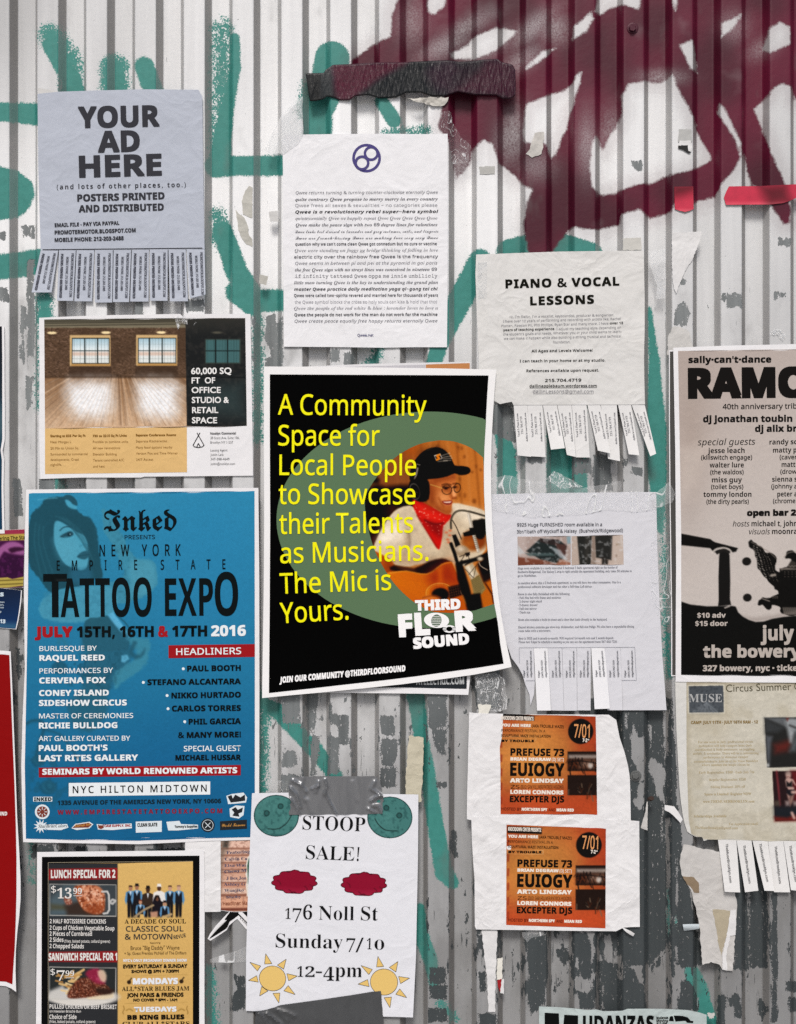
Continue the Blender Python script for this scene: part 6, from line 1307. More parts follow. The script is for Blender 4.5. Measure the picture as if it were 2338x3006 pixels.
    cv.mott(3, 5, .05, 2)
    pic(t, 'printed_panel', cv, c([(352, 62), (1490, 66), (1490, 1480), (1078, 1486), (930, 1466), (800, 1476), (632, 1462), (505, 1470), (495, 1448), (440, 1443), (395, 1420), (372, 1300), (352, 700)]), d, picture(.55, .25), 1)
    text(t, 'headline', c, [('g', 'Circus Summer', 703, 156, 1285, 138, 66), ('g', 'C', 1312, 138, 1362, 137, 66)], d, ink('#57523f', .6), 2, None, False)
    text(t, 'logo', c, [('rb', 'MUSE', 372, 246, 668, 246, 72)], d, ink('#aeb0b0', .6), 2)
    text(t, 'date_text', c, [('h', 'CAMP: JULY 11TH - JULY 16TH 9AM - 12', 393, 441, 988, 435, 27)], d, ink('#8b7446', .6), 2)
    fa = ink('#ab9a70', .6)
    text(t, 'body_text', c, [('r', 'For one week in July, professional circus', 455, 612, 945, 607, 20), ('r', 'instructors will help campers hone their', 463, 646, 935, 641, 20), ('r', 'coordination & body awareness, on juggling,', 428, 680, 962, 675, 20), ('r', 'aerials, & acrobatics. There will be a culminating', 410, 714, 995, 709, 20), ('r', 'performance to showcase camper', 503, 748, 900, 743, 20), ('r', 'accomplishments. Join us at the Muse Brooklyn', 418, 785, 988, 779, 20), ('r', 'where summer the magic circus be', 488, 815, 915, 812, 20)], d, fa, 2)
    text(t, 'price_text', c, [('r', 'Early Registration: $300 - Ends July 7th', 462, 884, 955, 879, 21), ('r', 'Regular Registration: $350', 553, 948, 880, 944, 21), ('r', 'Sibling Discount: 20% off', 568, 1012, 875, 1009, 21), ('rb', 'Space is Limited! Register NOW', 512, 1077, 930, 1073, 22), ('rb', 'www.THEMUSEBROOKLYN.com', 500, 1143, 957, 1140, 22), ('rb', 'Scholarships Available', 418, 1273, 708, 1271, 22), ('r', 'For Application email:', 730, 1342, 992, 1340, 21), ('r', 'TheMuseBrooklyn@gmail.com', 428, 1375, 808, 1378, 22)], d, fa, 2)
    mt2 = paper('tab_paper', '#e4e4e3', .6, .15, .05)
    T = [[(632, 1466), (796, 1480), (830, 1941), (692, 1936)], [(798, 1480), (929, 1463), (992, 1925), (873, 1940)], [(936, 1466), (1076, 1490), (1134, 1928), (1046, 1926)], [(1079, 1490), (1214, 1486), (1275, 1940), (1131, 1939)], [(1216, 1486), (1330, 1482), (1402, 1932), (1282, 1920)], [(1332, 1482), (1450, 1482), (1500, 1932), (1408, 1925)]]
    for i, q in enumerate(T):
        B = lambda u, v: (q[0][0] * (1 - u) * (1 - v) + q[1][0] * u * (1 - v) + q[3][0] * (1 - u) * v + q[2][0] * u * v, q[0][1] * (1 - v) + q[3][1] * v)
        a, b = B(.38, .09), B(.38, .83)
        tab(t, c, q, d, mt2, [('s2', 'TheMuseBrooklyn.com', a[0], a[1], b[0], b[1], 22)], ink('#6c6c6c', .6), 2, [12, 10, 16, 9, 11, 9][i], [1.5, 1, 3.5, 1, 2, 1][i])
camp()
# ------------------------------------------------------------------ restaurant poster, lower left
def restaurant():
    c = cG
    out = [(248, 116), (800, 110), (1358, 105), (1362, 300), (1361, 1000), (1362, 1500), (238, 1500), (243, 1000), (246, 700)]
    d = Dep(7, 1.4, 121, 420, .7)
    t = thing('restaurant_poster', c, out, 7, 'black and tan restaurant poster with food photographs and a band, at the bottom edge', 'poster')
    sheet(t, c(out), d, paper('white_glossy_paper', '#eeeef0', .42, .12, .04))
    flat(t, 'black_panel', [c([(280, 148), (1328, 140), (1326, 1470), (276, 1470)])], d, ink('#0c0c0d', .45))
    flat(t, 'thin_rule', M_(c, stroke([(322, 1440), (322, 186), (1284, 177)], 2.5)), d, ink('#a79e88', .5), 2, None, 30)
    cv = Cv(*c([(318, 175)])[0], *c([(1290, 1450)])[0], 1.5, '#2b2d30').use(c)
    cv.poly([(784, 170), (1290, 165), (1290, 1460), (784, 1460)], '#d9b26a', .8); cv.grad(784, 180, '#dcb76e', 784, 1000, '#d2a962', .6, cv.mask(box(784, 170, 1290, 1460), .8)); cv.mott(3, 6, .04, 2)
    for q in ([(322, 228), (783, 221), (783, 297), (322, 302)], [(322, 780), (783, 774), (783, 850), (322, 846)]): cv.poly(q, '#8e1d20', 1)
    rr = random.Random(11)
    # roast chicken
    f1 = [(332, 330), (773, 335), (773, 543), (332, 537)]; m = cv.mask(f1, .8)
    cv.poly(f1, '#3b4348', .8); cv.poly([(335, 430), (430, 340), (520, 340), (560, 540), (335, 537)], '#50626a', 12, .9); cv.poly([(335, 460), (440, 470), (450, 500), (340, 500)], '#4c4a35', 8, .8); cv.poly([(430, 470), (530, 440), (640, 500), (690, 541), (450, 539)], '#35251d', 10, .9)
    ck = [(500, 345), (560, 335), (640, 338), (690, 380), (700, 450), (690, 510), (640, 530), (560, 500), (520, 440), (500, 390)]
    cv.poly(ck, '#b4623a', 4, 1, 3); mk = cv.mask(ck, 3, 3); cv.poly([(560, 360), (640, 350), (680, 400), (670, 440), (590, 440), (540, 400)], '#e0a080', 14, .9, 3); cv.blot(5, 3, .5, .75, '#f2cdb4', .7, mk); cv.blot(5, 13, .52, .75, '#6e2c14', .8, mk); cv.poly([(560, 480), (650, 460), (695, 500), (640, 530), (580, 515)], '#8b3d1d', 10, .7, 2); cv.poly([(425, 415), (470, 420), (480, 460), (440, 465)], '#8f4a38', 4, .9, 2); cv.blot(3, 8, .55, .75, '#e0c6b0', .7, cv.mask([(425, 415), (475, 420), (480, 462), (440, 465)], 3))
    cv.line([(680, 380), (715, 378), (725, 400), (728, 500), (715, 522), (690, 525)], 6, '#c9c9c6', 1.2, 1); cv.line([(728, 450), (750, 432), (770, 440), (750, 460), (728, 450)], 7, '#b9bab8', 1.5)
    # sandwich plate
    f2 = [(331, 880), (772, 887), (770, 1100), (331, 1093)]; m2 = cv.mask(f2, .8)
    cv.poly(f2, '#262a2b', .8); cv.ell(550, 1080, 240, 62, '#d9d6cf', 4, 1); cv.poly([(331, 1100), (331, 1040), (420, 1000), (480, 1100)], '#c9c8c4', 8, .9)
    for i in range(26):
        x, y = rr.uniform(370, 520), rr.uniform(920, 1060); a = rr.uniform(-.9, .9); cv.line([(x, y), (x + 46 * math.cos(a), y + 46 * math.sin(a))], rr.uniform(5, 8), rr.choice(['#d9b478', '#e7cb96', '#c79a58', '#b5854a']), 1.5, .95)
    br = [(450, 1060), (500, 980), (560, 950), (640, 960), (720, 1010), (740, 1050), (700, 1075), (560, 1085), (470, 1090)]
    cv.poly(br, '#4f2417', 4, 1, 3); cv.blot(4, 21, .5, .75, '#8b4d36', .8, cv.mask(br, 3, 3)); cv.blot(3, 26, .62, .8, '#d9a58a', .7, cv.mask(br, 3, 3)); cv.poly([(590, 900), (650, 890), (690, 930), (700, 990), (640, 990), (600, 960), (570, 930)], '#8a1f3d', 6, 1, 2); cv.blot(5, 5, .5, .75, '#b24a68', .7, cv.mask([(590, 900), (650, 890), (700, 990), (600, 960)], 5))
    cv.poly([(650, 910), (690, 900), (710, 940), (700, 980), (670, 970)], '#d9c0a4', 5, .9, 2); cv.poly([(580, 1085), (680, 1065), (760, 1050), (755, 1085), (690, 1098), (590, 1098)], '#e2d3b4', 4, .95); cv.poly([(640, 1020), (760, 1030), (740, 1060), (660, 1060)], '#2b1a14', 6, .9, 2)
    for q in (f1, f2): cv.line(q + [q[0]], 2.2, '#c6c4bd', .8)
    # the band
    def person(x, y, s, shirt, vest, skin, hair, legs='#141318', hat=None, seat=False):
        hh = 150 * s
        if not seat: cv.poly([(x - 24 * s, y + 80 * s), (x + 24 * s, y + 80 * s), (x + 20 * s, y + 225 * s), (x + 3, y + 225 * s), (x, y + 120 * s), (x - 3, y + 225 * s), (x - 22 * s, y + 225 * s)], legs, 1.2)
        cv.poly([(x - 34 * s, y + 34 * s), (x - 12 * s, y + 24 * s), (x + 12 * s, y + 24 * s), (x + 34 * s, y + 34 * s), (x + 42 * s, y + 90 * s), (x + 30 * s, y + 128 * s), (x + 24 * s, y + 90 * s), (x - 24 * s, y + 90 * s), (x - 32 * s, y + 128 * s), (x - 42 * s, y + 90 * s)], shirt, 1.2)
        if vest: cv.poly([(x - 22 * s, y + 30 * s), (x - 5 * s, y + 50 * s), (x, y + 66 * s), (x + 5 * s, y + 50 * s), (x + 22 * s, y + 30 * s), (x + 25 * s, y + 105 * s), (x - 25 * s, y + 105 * s)], vest, 1.2); cv.poly([(x - 6 * s, y + 28 * s), (x + 6 * s, y + 28 * s), (x, y + 60 * s)], '#dfe4e8', 1)
        cv.ell(x, y + 6 * s, 13 * s, 18 * s, skin, 1.2); cv.poly([(x - 15 * s, y), (x - 11 * s, y - 15 * s), (x + 11 * s, y - 15 * s), (x + 15 * s, y), (x + 10 * s, y - 5 * s), (x - 10 * s, y - 5 * s)], hair, 1.2)
        if hat: cv.poly([(x - 20 * s, y - 4 * s), (x - 12 * s, y - 6 * s), (x - 11 * s, y - 22 * s), (x + 11 * s, y - 22 * s), (x + 12 * s, y - 6 * s), (x + 20 * s, y - 4 * s)], hat, 1)
    bl, bk = '#5c8fb8', '#17161c'
    person(870, 352, .93, bl, bk, '#a9785c', '#2a1a14'); person(912, 346, .95, bl, bk, '#a06f55', '#1b1412', hat='#161315'); person(1132, 352, .93, bl, bk, '#c79a80', '#4b3020'); person(1190, 350, .95, bl, bk, '#c9a08a', '#8c6a58')
    person(985, 362, 1.05, '#33261f', '#33261f', '#3f271b', '#141010', hat='#1a1414'); person(1060, 350, 1.05, '#e9e6e2', None, '#4b2e20', '#e9e6e2', hat='#efece8')
    cv.poly([(1025, 420), (1045, 402), (1065, 420), (1080, 480), (1068, 540), (1015, 540), (1012, 480)], '#17121a', 1.5, 1, 2); cv.ell(1047, 425, 12, 17, '#6a4432', 1.5); cv.poly([(1030, 440), (1034, 405), (1060, 405), (1064, 445), (1056, 430), (1050, 410), (1038, 430)], '#150e0e', 2); cv.poly([(1000, 515), (1050, 510), (1050, 550), (1005, 552)], '#b98a70', 3)
    person(935, 445, .8, bl, bk, '#c08f72', '#6a2a1c', seat=True); person(1097, 455, .8, bl, bk, '#b98a70', '#17121a', hat='#1a1618', seat=True); cv.line([(900, 545), (960, 500), (1020, 470)], 7, '#a08a6a', 1.5); cv.line([(1085, 550), (1140, 530)], 8, '#b59a70', 1.5)
    cv.poly([(815, 552), (1245, 548), (1245, 606), (815, 606)], '#d8b168', 5, 1)
    for y in (936, 1120): cv.line([(830, y + 4), (1250, y - 4)], 1.2, '#a98746', .8, .7)
    for x, y in ((860, 975), (1208, 970)): cv.ell(x, y + 6, 14, 14, '#2b1c10', 1); cv.line([(x, y), (x + 16, y - 20)], 4, '#2b1c10', 1)
    for x, sg in ((822, 1), (1248, -1)): cv.line([(x, 1140), (x + 6 * sg, 1160), (x - 4 * sg, 1180), (x, 1192)], 3, '#9a7638', 1, 1, 3); cv.line([(x + 18 * sg, 1170), (x + 40 * sg, 1160), (x + 62 * sg, 1172)], 4, '#a37f3e', 1.5, .9, 3)
    pic(t, 'printed_picture', cv, c([(325, 190), (783, 190), (1284, 179), (1284, 1450), (325, 1450)]), d, picture(.42, .08), 3)
    w = ink('#e4e2de', .5); k = ink('#17120e', .5); br_ = ink('#5d4520', .5); w2 = ink('#e6eaf0', .5)
    text(t, 'red_bar_text', c, [('h', 'LUNCH SPECIAL FOR 2', 340, 290, 769, 288, 55), ('h', 'SANDWICH SPECIAL FOR 1', 325, 838, 781, 836, 50)], d, w, 6)
    text(t, 'price_text', c, [('rb', '$', 342, 388, 375, 387, 44), ('rb', '13', 382, 424, 478, 424, 66), ('rb', '99', 488, 395, 546, 395, 38), ('s', '_', 490, 400, 548, 400, 40)], d, w, 6, None, False)
    text(t, 'price_text', c, [('rb', '$', 338, 935, 368, 934, 40), ('rb', '7', 378, 972, 432, 972, 66), ('rb', '99', 437, 940, 494, 940, 34), ('s', '_', 438, 946, 494, 946, 40)], d, w, 6, None, False)
    text(t, 'menu_text', c, [('sb', '2 HALF ROTISSERIE CHICKENS', 332, 590, 706, 592, 29), ('sb', '2 Cups of Chicken Vegetable Soup', 331, 633, 762, 638, 29), ('sb', '2 Pieces of Cornbread', 331, 673, 613, 674, 29), ('sb', '2 Sides', 331, 713, 424, 714, 29), ('s2', '(fries, baked potato, collard greens)', 430, 718, 733, 720, 19), ('sb', '2 Chopped Salads', 331, 755, 559, 757, 29)], d, w, 5)
    text(t, 'menu_text', c, [('sb', 'PULLED CHICKEN OR BEEF BRISKET', 331, 1157, 778, 1160, 29), ('s2', 'on Hawaiian Brioche Bun', 331, 1183, 540, 1184, 17), ('sb', 'Choice of Side', 330, 1226, 511, 1227, 29), ('s2', '(fries, baked potato, collard greens)', 330, 1253, 636, 1254, 19)], d, w, 5)
    text(t, 'show_text', c, [('rb', 'A DECADE OF SOUL', 830, 592, 1238, 590, 29)], d, k, 5)
    text(t, 'show_text', c, [('s2', 'CLASSIC SOUL', 838, 645, 1221, 643, 36), ('s2', '& MOTOWN', 832, 698, 1147, 696, 36), ('s2', 'REVUE', 1158, 696, 1238, 680, 24)], d, ink('#2f3338', .5), 5)
    text(t, 'credits_text', c, [('g', 'featuring', 998, 726, 1068, 724, 12), ('g', 'Bruce "Big Daddy" Wayne', 870, 768, 1195, 764, 27), ('g', '+ Sp. Guest Prentiss McNeil of The Drifters', 828, 800, 1240, 796, 20)], d, br_, 5)
    text(t, 'white_lettering', c, [('h', "NYC's ONLY BROADWAY DINNER SHOW", 822, 847, 1245, 845, 19)], d, w2, 5); text(t, 'white_lettering', c, [('hh', 'MONDAYS', 885, 997, 1185, 994, 42), ], d, w2, 5); text(t, 'white_lettering', c, [('hh', 'TUESDAYS', 893, 1180, 1175, 1177, 34)], d, w2, 5)
    text(t, 'schedule_text', c, [('gh', 'EVERY SATURDAY & SUNDAY', 820, 890, 1247, 886, 26), ('gh', 'SHOWS @ 5PM + 7:30PM', 875, 921, 1190, 918, 21)], d, k, 5)
    text(t, 'schedule_text', c, [('rb', 'ALL*STAR BLUES JAM', 812, 1040, 1260, 1036, 28), ('gh', 'JON PARIS & FRIENDS', 845, 1082, 1222, 1078, 28), ('gh', 'NO COVER * 8PM - 1AM', 888, 1110, 1180, 1108, 19)], d, k, 5)
    text(t, 'schedule_text', c, [('hh', 'BB KING BLUES', 848, 1232, 1227, 1228, 32), ('rb', 'CLUB ALL*STARS', 815, 1274, 1262, 1270, 28)], d, k, 5)
restaurant()

# ------------------------------------------------------------------ comedy bill, blank sheet and paper cut-out between the lower posters
def bill():
    c = c7
    out = [(270, 108), (800, 94), (900, 92), (900, 1330), (740, 1332), (640, 1340), (520, 1342), (400, 1330), (270, 1312)]
    d = Dep(3.4, .8, 131, 300, .8)
    t = thing('comedy_bill', c, out, 3, 'torn peach-striped bill listing names in blue, partly under the white stoop notice', 'poster')
    sheet(t, c(out), d, paper('white_glossy_paper', '#eeeef0', .42, .12, .04))
    cv = Cv(*c([(265, 85)])[0], *c([(905, 1345)])[0], .9, '#c99a82').use(c)
    for i, (y0, y1, col) in enumerate(((90, 235, '#e9c3b0'), (250, 345, '#dcb6a2'), (380, 480, '#e2bba6'), (500, 600, '#cf9e88'), (620, 650, '#ead6c8'), (660, 800, '#d6a890'), (800, 825, '#ecd9cc'), (840, 930, '#c79178'), (930, 1030, '#e3c2ae'), (1090, 1280, '#d9a487'))): cv.poly(box(300, y0, 900, y1), col, 6)
    for y in (245, 362, 490, 612, 655, 832, 1045, 1060, 1298): cv.line([(270, y), (900, y - 8)], 9 if y < 1200 else 22, '#7a4534' if y < 1200 else '#5c2216', 4, .85)
    cv.poly([(270, 90), (420, 100), (420, 200), (330, 380), (300, 700), (290, 1000), (270, 1000)], '#6b6257', 12, .8); cv.poly([(350, 100), (430, 110), (400, 230), (340, 200)], '#2e2c28', 8, .9); cv.blot(5, 3, .55, .8, '#8d6252', .5)
    cv.poly([(800, 330), (750, 400), (725, 520), (740, 620), (715, 690), (745, 780), (720, 880), (740, 1000), (735, 1070), (900, 1070), (900, 330)], '#e8e5de', 2); cv.poly([(820, 350), (770, 430), (745, 540), (755, 700), (760, 850), (900, 860), (900, 350)], '#2d5a46', 3)
    pic(t, 'printed_picture', cv, c([(288, 112), (795, 98), (890, 96), (890, 1325), (520, 1334), (288, 1308)]), d, picture(.45, .15), 1, 1.2)
    text(t, 'name_list', c, [('rb', 'Featuring', 388, 338, 790, 318, 52), ('rb', 'Calvin Ca', 362, 452, 745, 440, 52), ('rb', 'Elsa Wai', 348, 562, 722, 552, 50), ('rb', 'Chewy M', 352, 668, 730, 640, 50), ('rb', 'J Box Jon', 385, 780, 725, 776, 52), ('rb', 'Ashley G', 342, 886, 712, 880, 50), ('rb', 'Wanjiko', 350, 995, 685, 985, 50), ('rb', 'Shelby', 385, 1106, 640, 1096, 44)], d, ink('#1f3c62', .5), 2)
    text(t, 'headliner_text', c, [('s2', 'Headliner: Ma', 330, 1226, 748, 1216, 62)], d, ink('#8a4a30', .5), 2)
    o2 = [(-330, 126), (0, 120), (283, 112), (285, 700), (286, 1336), (140, 1338), (-12, 1341), (-330, 1330)]
    t2 = thing('blank_sheet', c, o2, 5, 'blank white sheet between the restaurant poster and the peach bill', 'sheet')
    sheet(t2, c(o2), Dep(5, .8, 133, 300, .6), paper('creased_white_paper', '#e9e9ea', .55, .42, .05))
    o3 = [(60, 1806), (100, 1720), (200, 1580), (350, 1420), (430, 1340), (470, 1270), (620, 1270), (700, 1330), (760, 1400), (760, 1640), (730, 1642), (660, 1560), (575, 1462), (540, 1482), (430, 1575), (392, 1652), (300, 1715), (108, 1838)]
    d3 = Dep(2.4, .5, 135, 200, .8)
    t3 = thing('paper_cutout', c, o3, 2, 'black and white paper cut-out of open blades below the peach bill', 'cutout')
    sheet(t3, c(o3), d3, paper('white_glossy_paper', '#eeeef0', .42, .12, .04), g=8)
    k = ink('#121212', .5)
    flat(t3, 'black_print', M_(c, [[(86, 1812), (150, 1712), (372, 1478), (352, 1470), (440, 1350), (480, 1290), (600, 1290), (590, 1400), (520, 1455), (440, 1510), (405, 1600), (380, 1630), (240, 1720)], [(545, 1348), (575, 1345), (745, 1520), (745, 1545)], [(660, 1340), (760, 1340), (760, 1440)]]), d3, k, 1)
    flat(t3, 'white_stripe', M_(c, [[(100, 1780), (210, 1620), (376, 1476), (388, 1486), (230, 1640), (112, 1770)]]), d3, ink('#d9d9d9', .5), 2)
    text(t3, 'blade_text', c, [('rb', 'COM', 612, 1452, 735, 1580, 44)], d3, ink('#8a8a8a', .5), 2)
bill()

# ------------------------------------------------------------------ scraps of posters along the left edge
def left_edge():
    o = [(-430, 945), (13, 956), (14, 1040), (14, 1120), (15, 1210), (14.5, 1290), (8, 1322), (13, 1350), (11, 1430), (14, 1550), (14, 1566), (-430, 1578)]
    d = Dep(4, .8, 141, 300, .6, lambda x, y: 2.5 * np.exp(-((y - 1322) / 18) ** 2))
    t = thing('navy_poster', ID, o, 4, 'dark navy poster with a kinked white border at the left edge, above the purple flyer', 'poster')
    sheet(t, o, d, paper('white_glossy_paper', '#eeeef0', .42, .12, .04))
    cv = Cv(-425, 945, 14, 1570, 1.5, '#12151f'); cv.grad(0, 958, '#14161e', 0, 1200, '#20323f'); cv.grad(0, 1200, '#1c3d50', 0, 1560, '#0d3f63', 1, cv.mask(box(-430, 1190, 20, 1580), 60)); cv.ell(-20, 1240, 40, 60, '#4d6872', 20, .7)
    pic(t, 'printed_picture', cv, [(-420, 952), (6, 958), (7, 1040), (7, 1290), (2, 1322), (6, 1350), (5, 1430), (7, 1555), (-420, 1566)], d, picture(.4, .1), 1)
    c = cV
    o = [(-1500, 280), (0, 246), (320, 232), (314, 600), (302, 985), (150, 990), (-1500, 1040)]
    d = Dep(2.6, .6, 143, 300, .6)
    t = thing('purple_flyer', c, o, 2, 'purple and yellow flyer showing part of a face, tucked behind the blue expo poster', 'flyer')
    sheet(t, c(o), d, paper('white_glossy_paper', '#eeeef0', .42, .12, .04))
    cv = Cv(-350, 1550, 76, 1735, 1.0, '#42123f').use(c)
    cv.poly(box(-1500, 220, 340, 300), '#9a2f4a', 2); cv.poly([(-1500, 350), (340, 290), (340, 372), (-1500, 430)], '#b9a34e', 2); cv.poly([(-200, 640), (-20, 480), (80, 410), (160, 392), (250, 410), (320, 470), (320, 575), (200, 560), (110, 540), (60, 520), (20, 570), (-100, 760)], '#9c5a92', 5, 1, 2); cv.poly([(110, 490), (190, 462), (300, 470), (310, 500), (220, 520), (150, 540)], '#35102f', 5, 1, 2); cv.poly([(60, 560), (310, 570), (310, 860), (-50, 860), (-50, 700)], '#2f0b31', 10, .9); cv.blot(8, 4, .5, .75, '#5c1f5a', .5, cv.mask(box(-200, 560, 320, 850), 5)); cv.poly([(-200, 870), (100, 850), (160, 872), (340, 835), (340, 960), (240, 965), (100, 985), (-200, 985)], '#b8a64f', 2); [cv.line([(-60, 895 + 52 * i), (290, 880 + 50 * i)], 9, '#6a5a26', 1.5, .8) for i in range(2)]
    pic(t, 'printed_picture', cv, c([(-1490, 286), (0, 248), (318, 235), (312, 600), (300, 982), (-1490, 1030)]), d, picture(.42, .1), 1, 1.2)
    text(t, 'title_text', c, [('s2', 'ering The Sta', -8, 376, 322, 360, 46)], d, ink('#1d1812', .5), 2)
    o = [(-900, 910), (0, 985), (284, 1018), (278, 1120), (262, 1260), (240, 1400), (212, 1518), (0, 1500), (-900, 1410)]
    d = Dep(4, .6, 145, 200, .5, lambda x, y: 5 * np.clip((x - 25) / 40, 0, 1) ** 2 * np.clip((y - 1740) / 100, 0, 1))
    t = thing('navy_card', c, o, 4, 'small navy card with a curling white edge below the purple flyer', 'card')
    sheet(t, c(o), d, paper('white_glossy_paper', '#eeeef0', .42, .12, .04), g=8)
    cv = Cv(-215, 1700, 70, 1850, 1.2, '#14233f').use(c); cv.grad(0, 1000, '#13213c', 0, 1400, '#12305c'); cv.poly([(-200, 1420), (240, 1450), (240, 1520), (-200, 1500)], '#3d6f8c', 14, .8)
    pic(t, 'printed_picture', cv, c([(-890, 914), (0, 987), (272, 1018), (262, 1140), (248, 1260), (226, 1400), (202, 1510), (0, 1496), (-890, 1406)]), d, picture(.42, .1), 1, 1.2)
    text(t, 'card_text', c, [('hh', 'S', 2, 1094, 50, 1096, 50), ('s2', 'ation', -20, 1178, 58, 1180, 22), ('s2', 'ton,', -15, 1212, 55, 1214, 22), ('s2', 'ence', -20, 1246, 50, 1248, 22), ('s2', 'ly', -10, 1300, 20, 1304, 26), ('hh', '13', 0, 1436, 70, 1442, 50)], d, ink('#cfe0ea', .5), 2)
    o = [(-520, 1900), (10, 1910), (32, 1912), (36, 2000), (41, 2130), (46, 2260), (51, 2400), (57, 2500), (61, 2580), (61, 2640), (57, 2690), (52, 2730), (47, 2790), (46, 2850), (48, 2912), (34, 2902), (18, 2895), (-40, 2890), (-520, 2880)]
    d = Dep(5, .8, 147, 300, .5, lambda x, y: 7 * np.clip((x - 10) / 50, 0, 1) ** 2 * np.clip((y - 2200) / 300, 0, 1))
    t = thing('red_poster', ID, o, 5, 'plain dark red poster with a white border curling away at the left edge', 'poster')
    sheet(t, o, d, paper('white_glossy_paper', '#eeeef0', .42, .12, .04), g=8)
    flat(t, 'red_panel', [[(-508, 1911), (10, 1921), (28, 1923), (33, 2050), (38, 2180), (43, 2300), (47, 2420), (49, 2520), (49, 2620), (47, 2700), (44, 2780), (39, 2850), (37, 2890), (18, 2882), (-40, 2878), (-508, 2868)]], d, ink('#8c0406', .4, .1))
    text(t, 'panel_text', cF, [('h', 'UND', -8, 943, 46, 943, 24)], d, ink('#efe9e6', .5), 2)
left_edge()

# ------------------------------------------------------------------ moving company strip at the bottom edge
def movers():
    c = c8
    out = [(65, 211), (200, 216), (340, 226), (470, 241), (540, 236), (600, 250), (680, 250), (760, 246), (800, 231), (950, 230), (1100, 231), (1300, 241), (1400, 262), (1458, 281), (1458, 520), (65, 520)]
    d = Dep(3.5, 2.0, 151, 120, 1.2)
    t = thing('movers_sticker', c, out, 3, 'pale blue-green removals sticker with tall black letters at the bottom edge', 'sticker')
    sheet(t, c(out), d, paper('pale_green_paper', '#bcc9c8', .35, .5, .10), g=8)
    k = ink('#0e1010', .4, .3)
    flat(t, 'lettering', M_(c, [[(112, 263), (230, 269), (236, 430), (112, 430)], [(275, 280), (390, 286), (390, 430), (262, 430)]]), d, k, 2, None, 40); text(t, 'lettering', c, [('h', 'UDANZAS', 430, 425, 1020, 425, 138)], d, k, 2)
    text(t, 'small_text', c, [('h', 'Mudanzas', 1042, 318, 1140, 314, 22), ('h', 'Moving', 1042, 340, 1138, 338, 20), ('h', '917-206', 1042, 360, 1130, 358, 16)], d, k, 2)
    flat(t, 'van_print', M_(c, [[(1144, 332), (1152, 298), (1162, 290), (1178, 292), (1186, 334)], [(1184, 286), (1260, 290), (1300, 302), (1326, 330), (1348, 332), (1346, 350), (1296, 346), (1282, 330), (1200, 336)]]), d, k, 2, None, 30)
movers()

# ------------------------------------------------------------------ dark bordered poster seen as a strip beside the tribute poster
def strip():
    c = cL
    o = [(172, 98), (202, 95), (420, 95), (420, 2052), (186, 2052), (186, 1700), (176, 1000), (172, 500)]
    d = Dep(2.6, .5, 161, 400, .6)
    t = thing('under_poster', c, o, 2, 'narrow visible strip of a dark white-edged poster under the tribute poster', 'poster')
    sheet(t, c(o), d, paper('white_glossy_paper', '#eeeef0', .42, .12, .04))
    flat(t, 'dark_panel', [c([(178, 106), (410, 103), (410, 2045), (192, 2045), (192, 1700), (182, 1000), (178, 500)])], d, ink('#4d4c4a', .45))
strip()
# ------------------------------------------------------------------ tapes, scraps and torn paper
def jag(pts, amp, step, seed, closed=True, keep=()):
    """torn edge: the outline redrawn with small irregular teeth (edges listed in keep stay straight)"""
    r = random.Random(seed); out = []; n = len(pts)
    for i in range(n if closed else n - 1):
        (ax, ay), (bx, by) = pts[i], pts[(i + 1) % n]; L = math.hypot(bx - ax, by - ay); k = 1 if i in keep else max(1, int(L / step))
        out.append((ax, ay))
        for j in range(1, k):
            t = (j + r.uniform(-.3, .3)) / k; o = r.uniform(-amp, amp); out.append((ax + (bx - ax) * t - (by - ay) / L * o, ay + (by - ay) * t + (bx - ax) / L * o))
    return out

def solo(name, c, out, dep, mat, label, cat, group=None, g=6, thick=.0002, lay=0):
    """a scrap that is one mesh, its origin at its foot"""
    b = base_of(c, out); loc = Vector(P(np.float64(b[0]), np.float64(b[1]), np.float64(float(dep(np.float64(b[0]), np.float64(b[1]))))))
    o = sheet(None, c(out), dep, mat, name, g, lay, None, thick)
    co = np.empty(len(o.data.vertices) * 3, np.float32); o.data.vertices.foreach_get('co', co)
    o.data.vertices.foreach_set('co', (co.reshape(-1, 3) - np.array(loc, np.float32)).ravel()); o.location = loc; o.data.update()
    return prop(o, label, cat, group)

def tape_mat(name, col, rough=.35, metal=0.0, bump=.6, sc=(1, 1, 1), scale=140, spec=.5):
    m, nt, b = nodes(name); c = lin(rgb(col)); p = pos_n(nt, sc)
    n = noise_n(nt, scale, 3, .6, p, .5); r = math_n(nt, 'ABSOLUTE', math_n(nt, 'SUBTRACT', n, .5))
    nt.links.new(mixc(nt, maprange(nt, n, .3, .7, 0, .4, False), c, c * .6), b.inputs['Base Color'])
    b.inputs['Roughness'].default_value = rough; b.inputs['Metallic'].default_value = metal; b.inputs['Specular IOR Level'].default_value = spec
    bp = nt.nodes.new('ShaderNodeBump'); bp.inputs['Strength'].default_value = bump; bp.inputs['Distance'].default_value = .003
    nt.links.new(math_n(nt, 'MULTIPLY', r, -1.0), bp.inputs['Height']); nt.links.new(bp.outputs[0], b.inputs['Normal'])
    return m

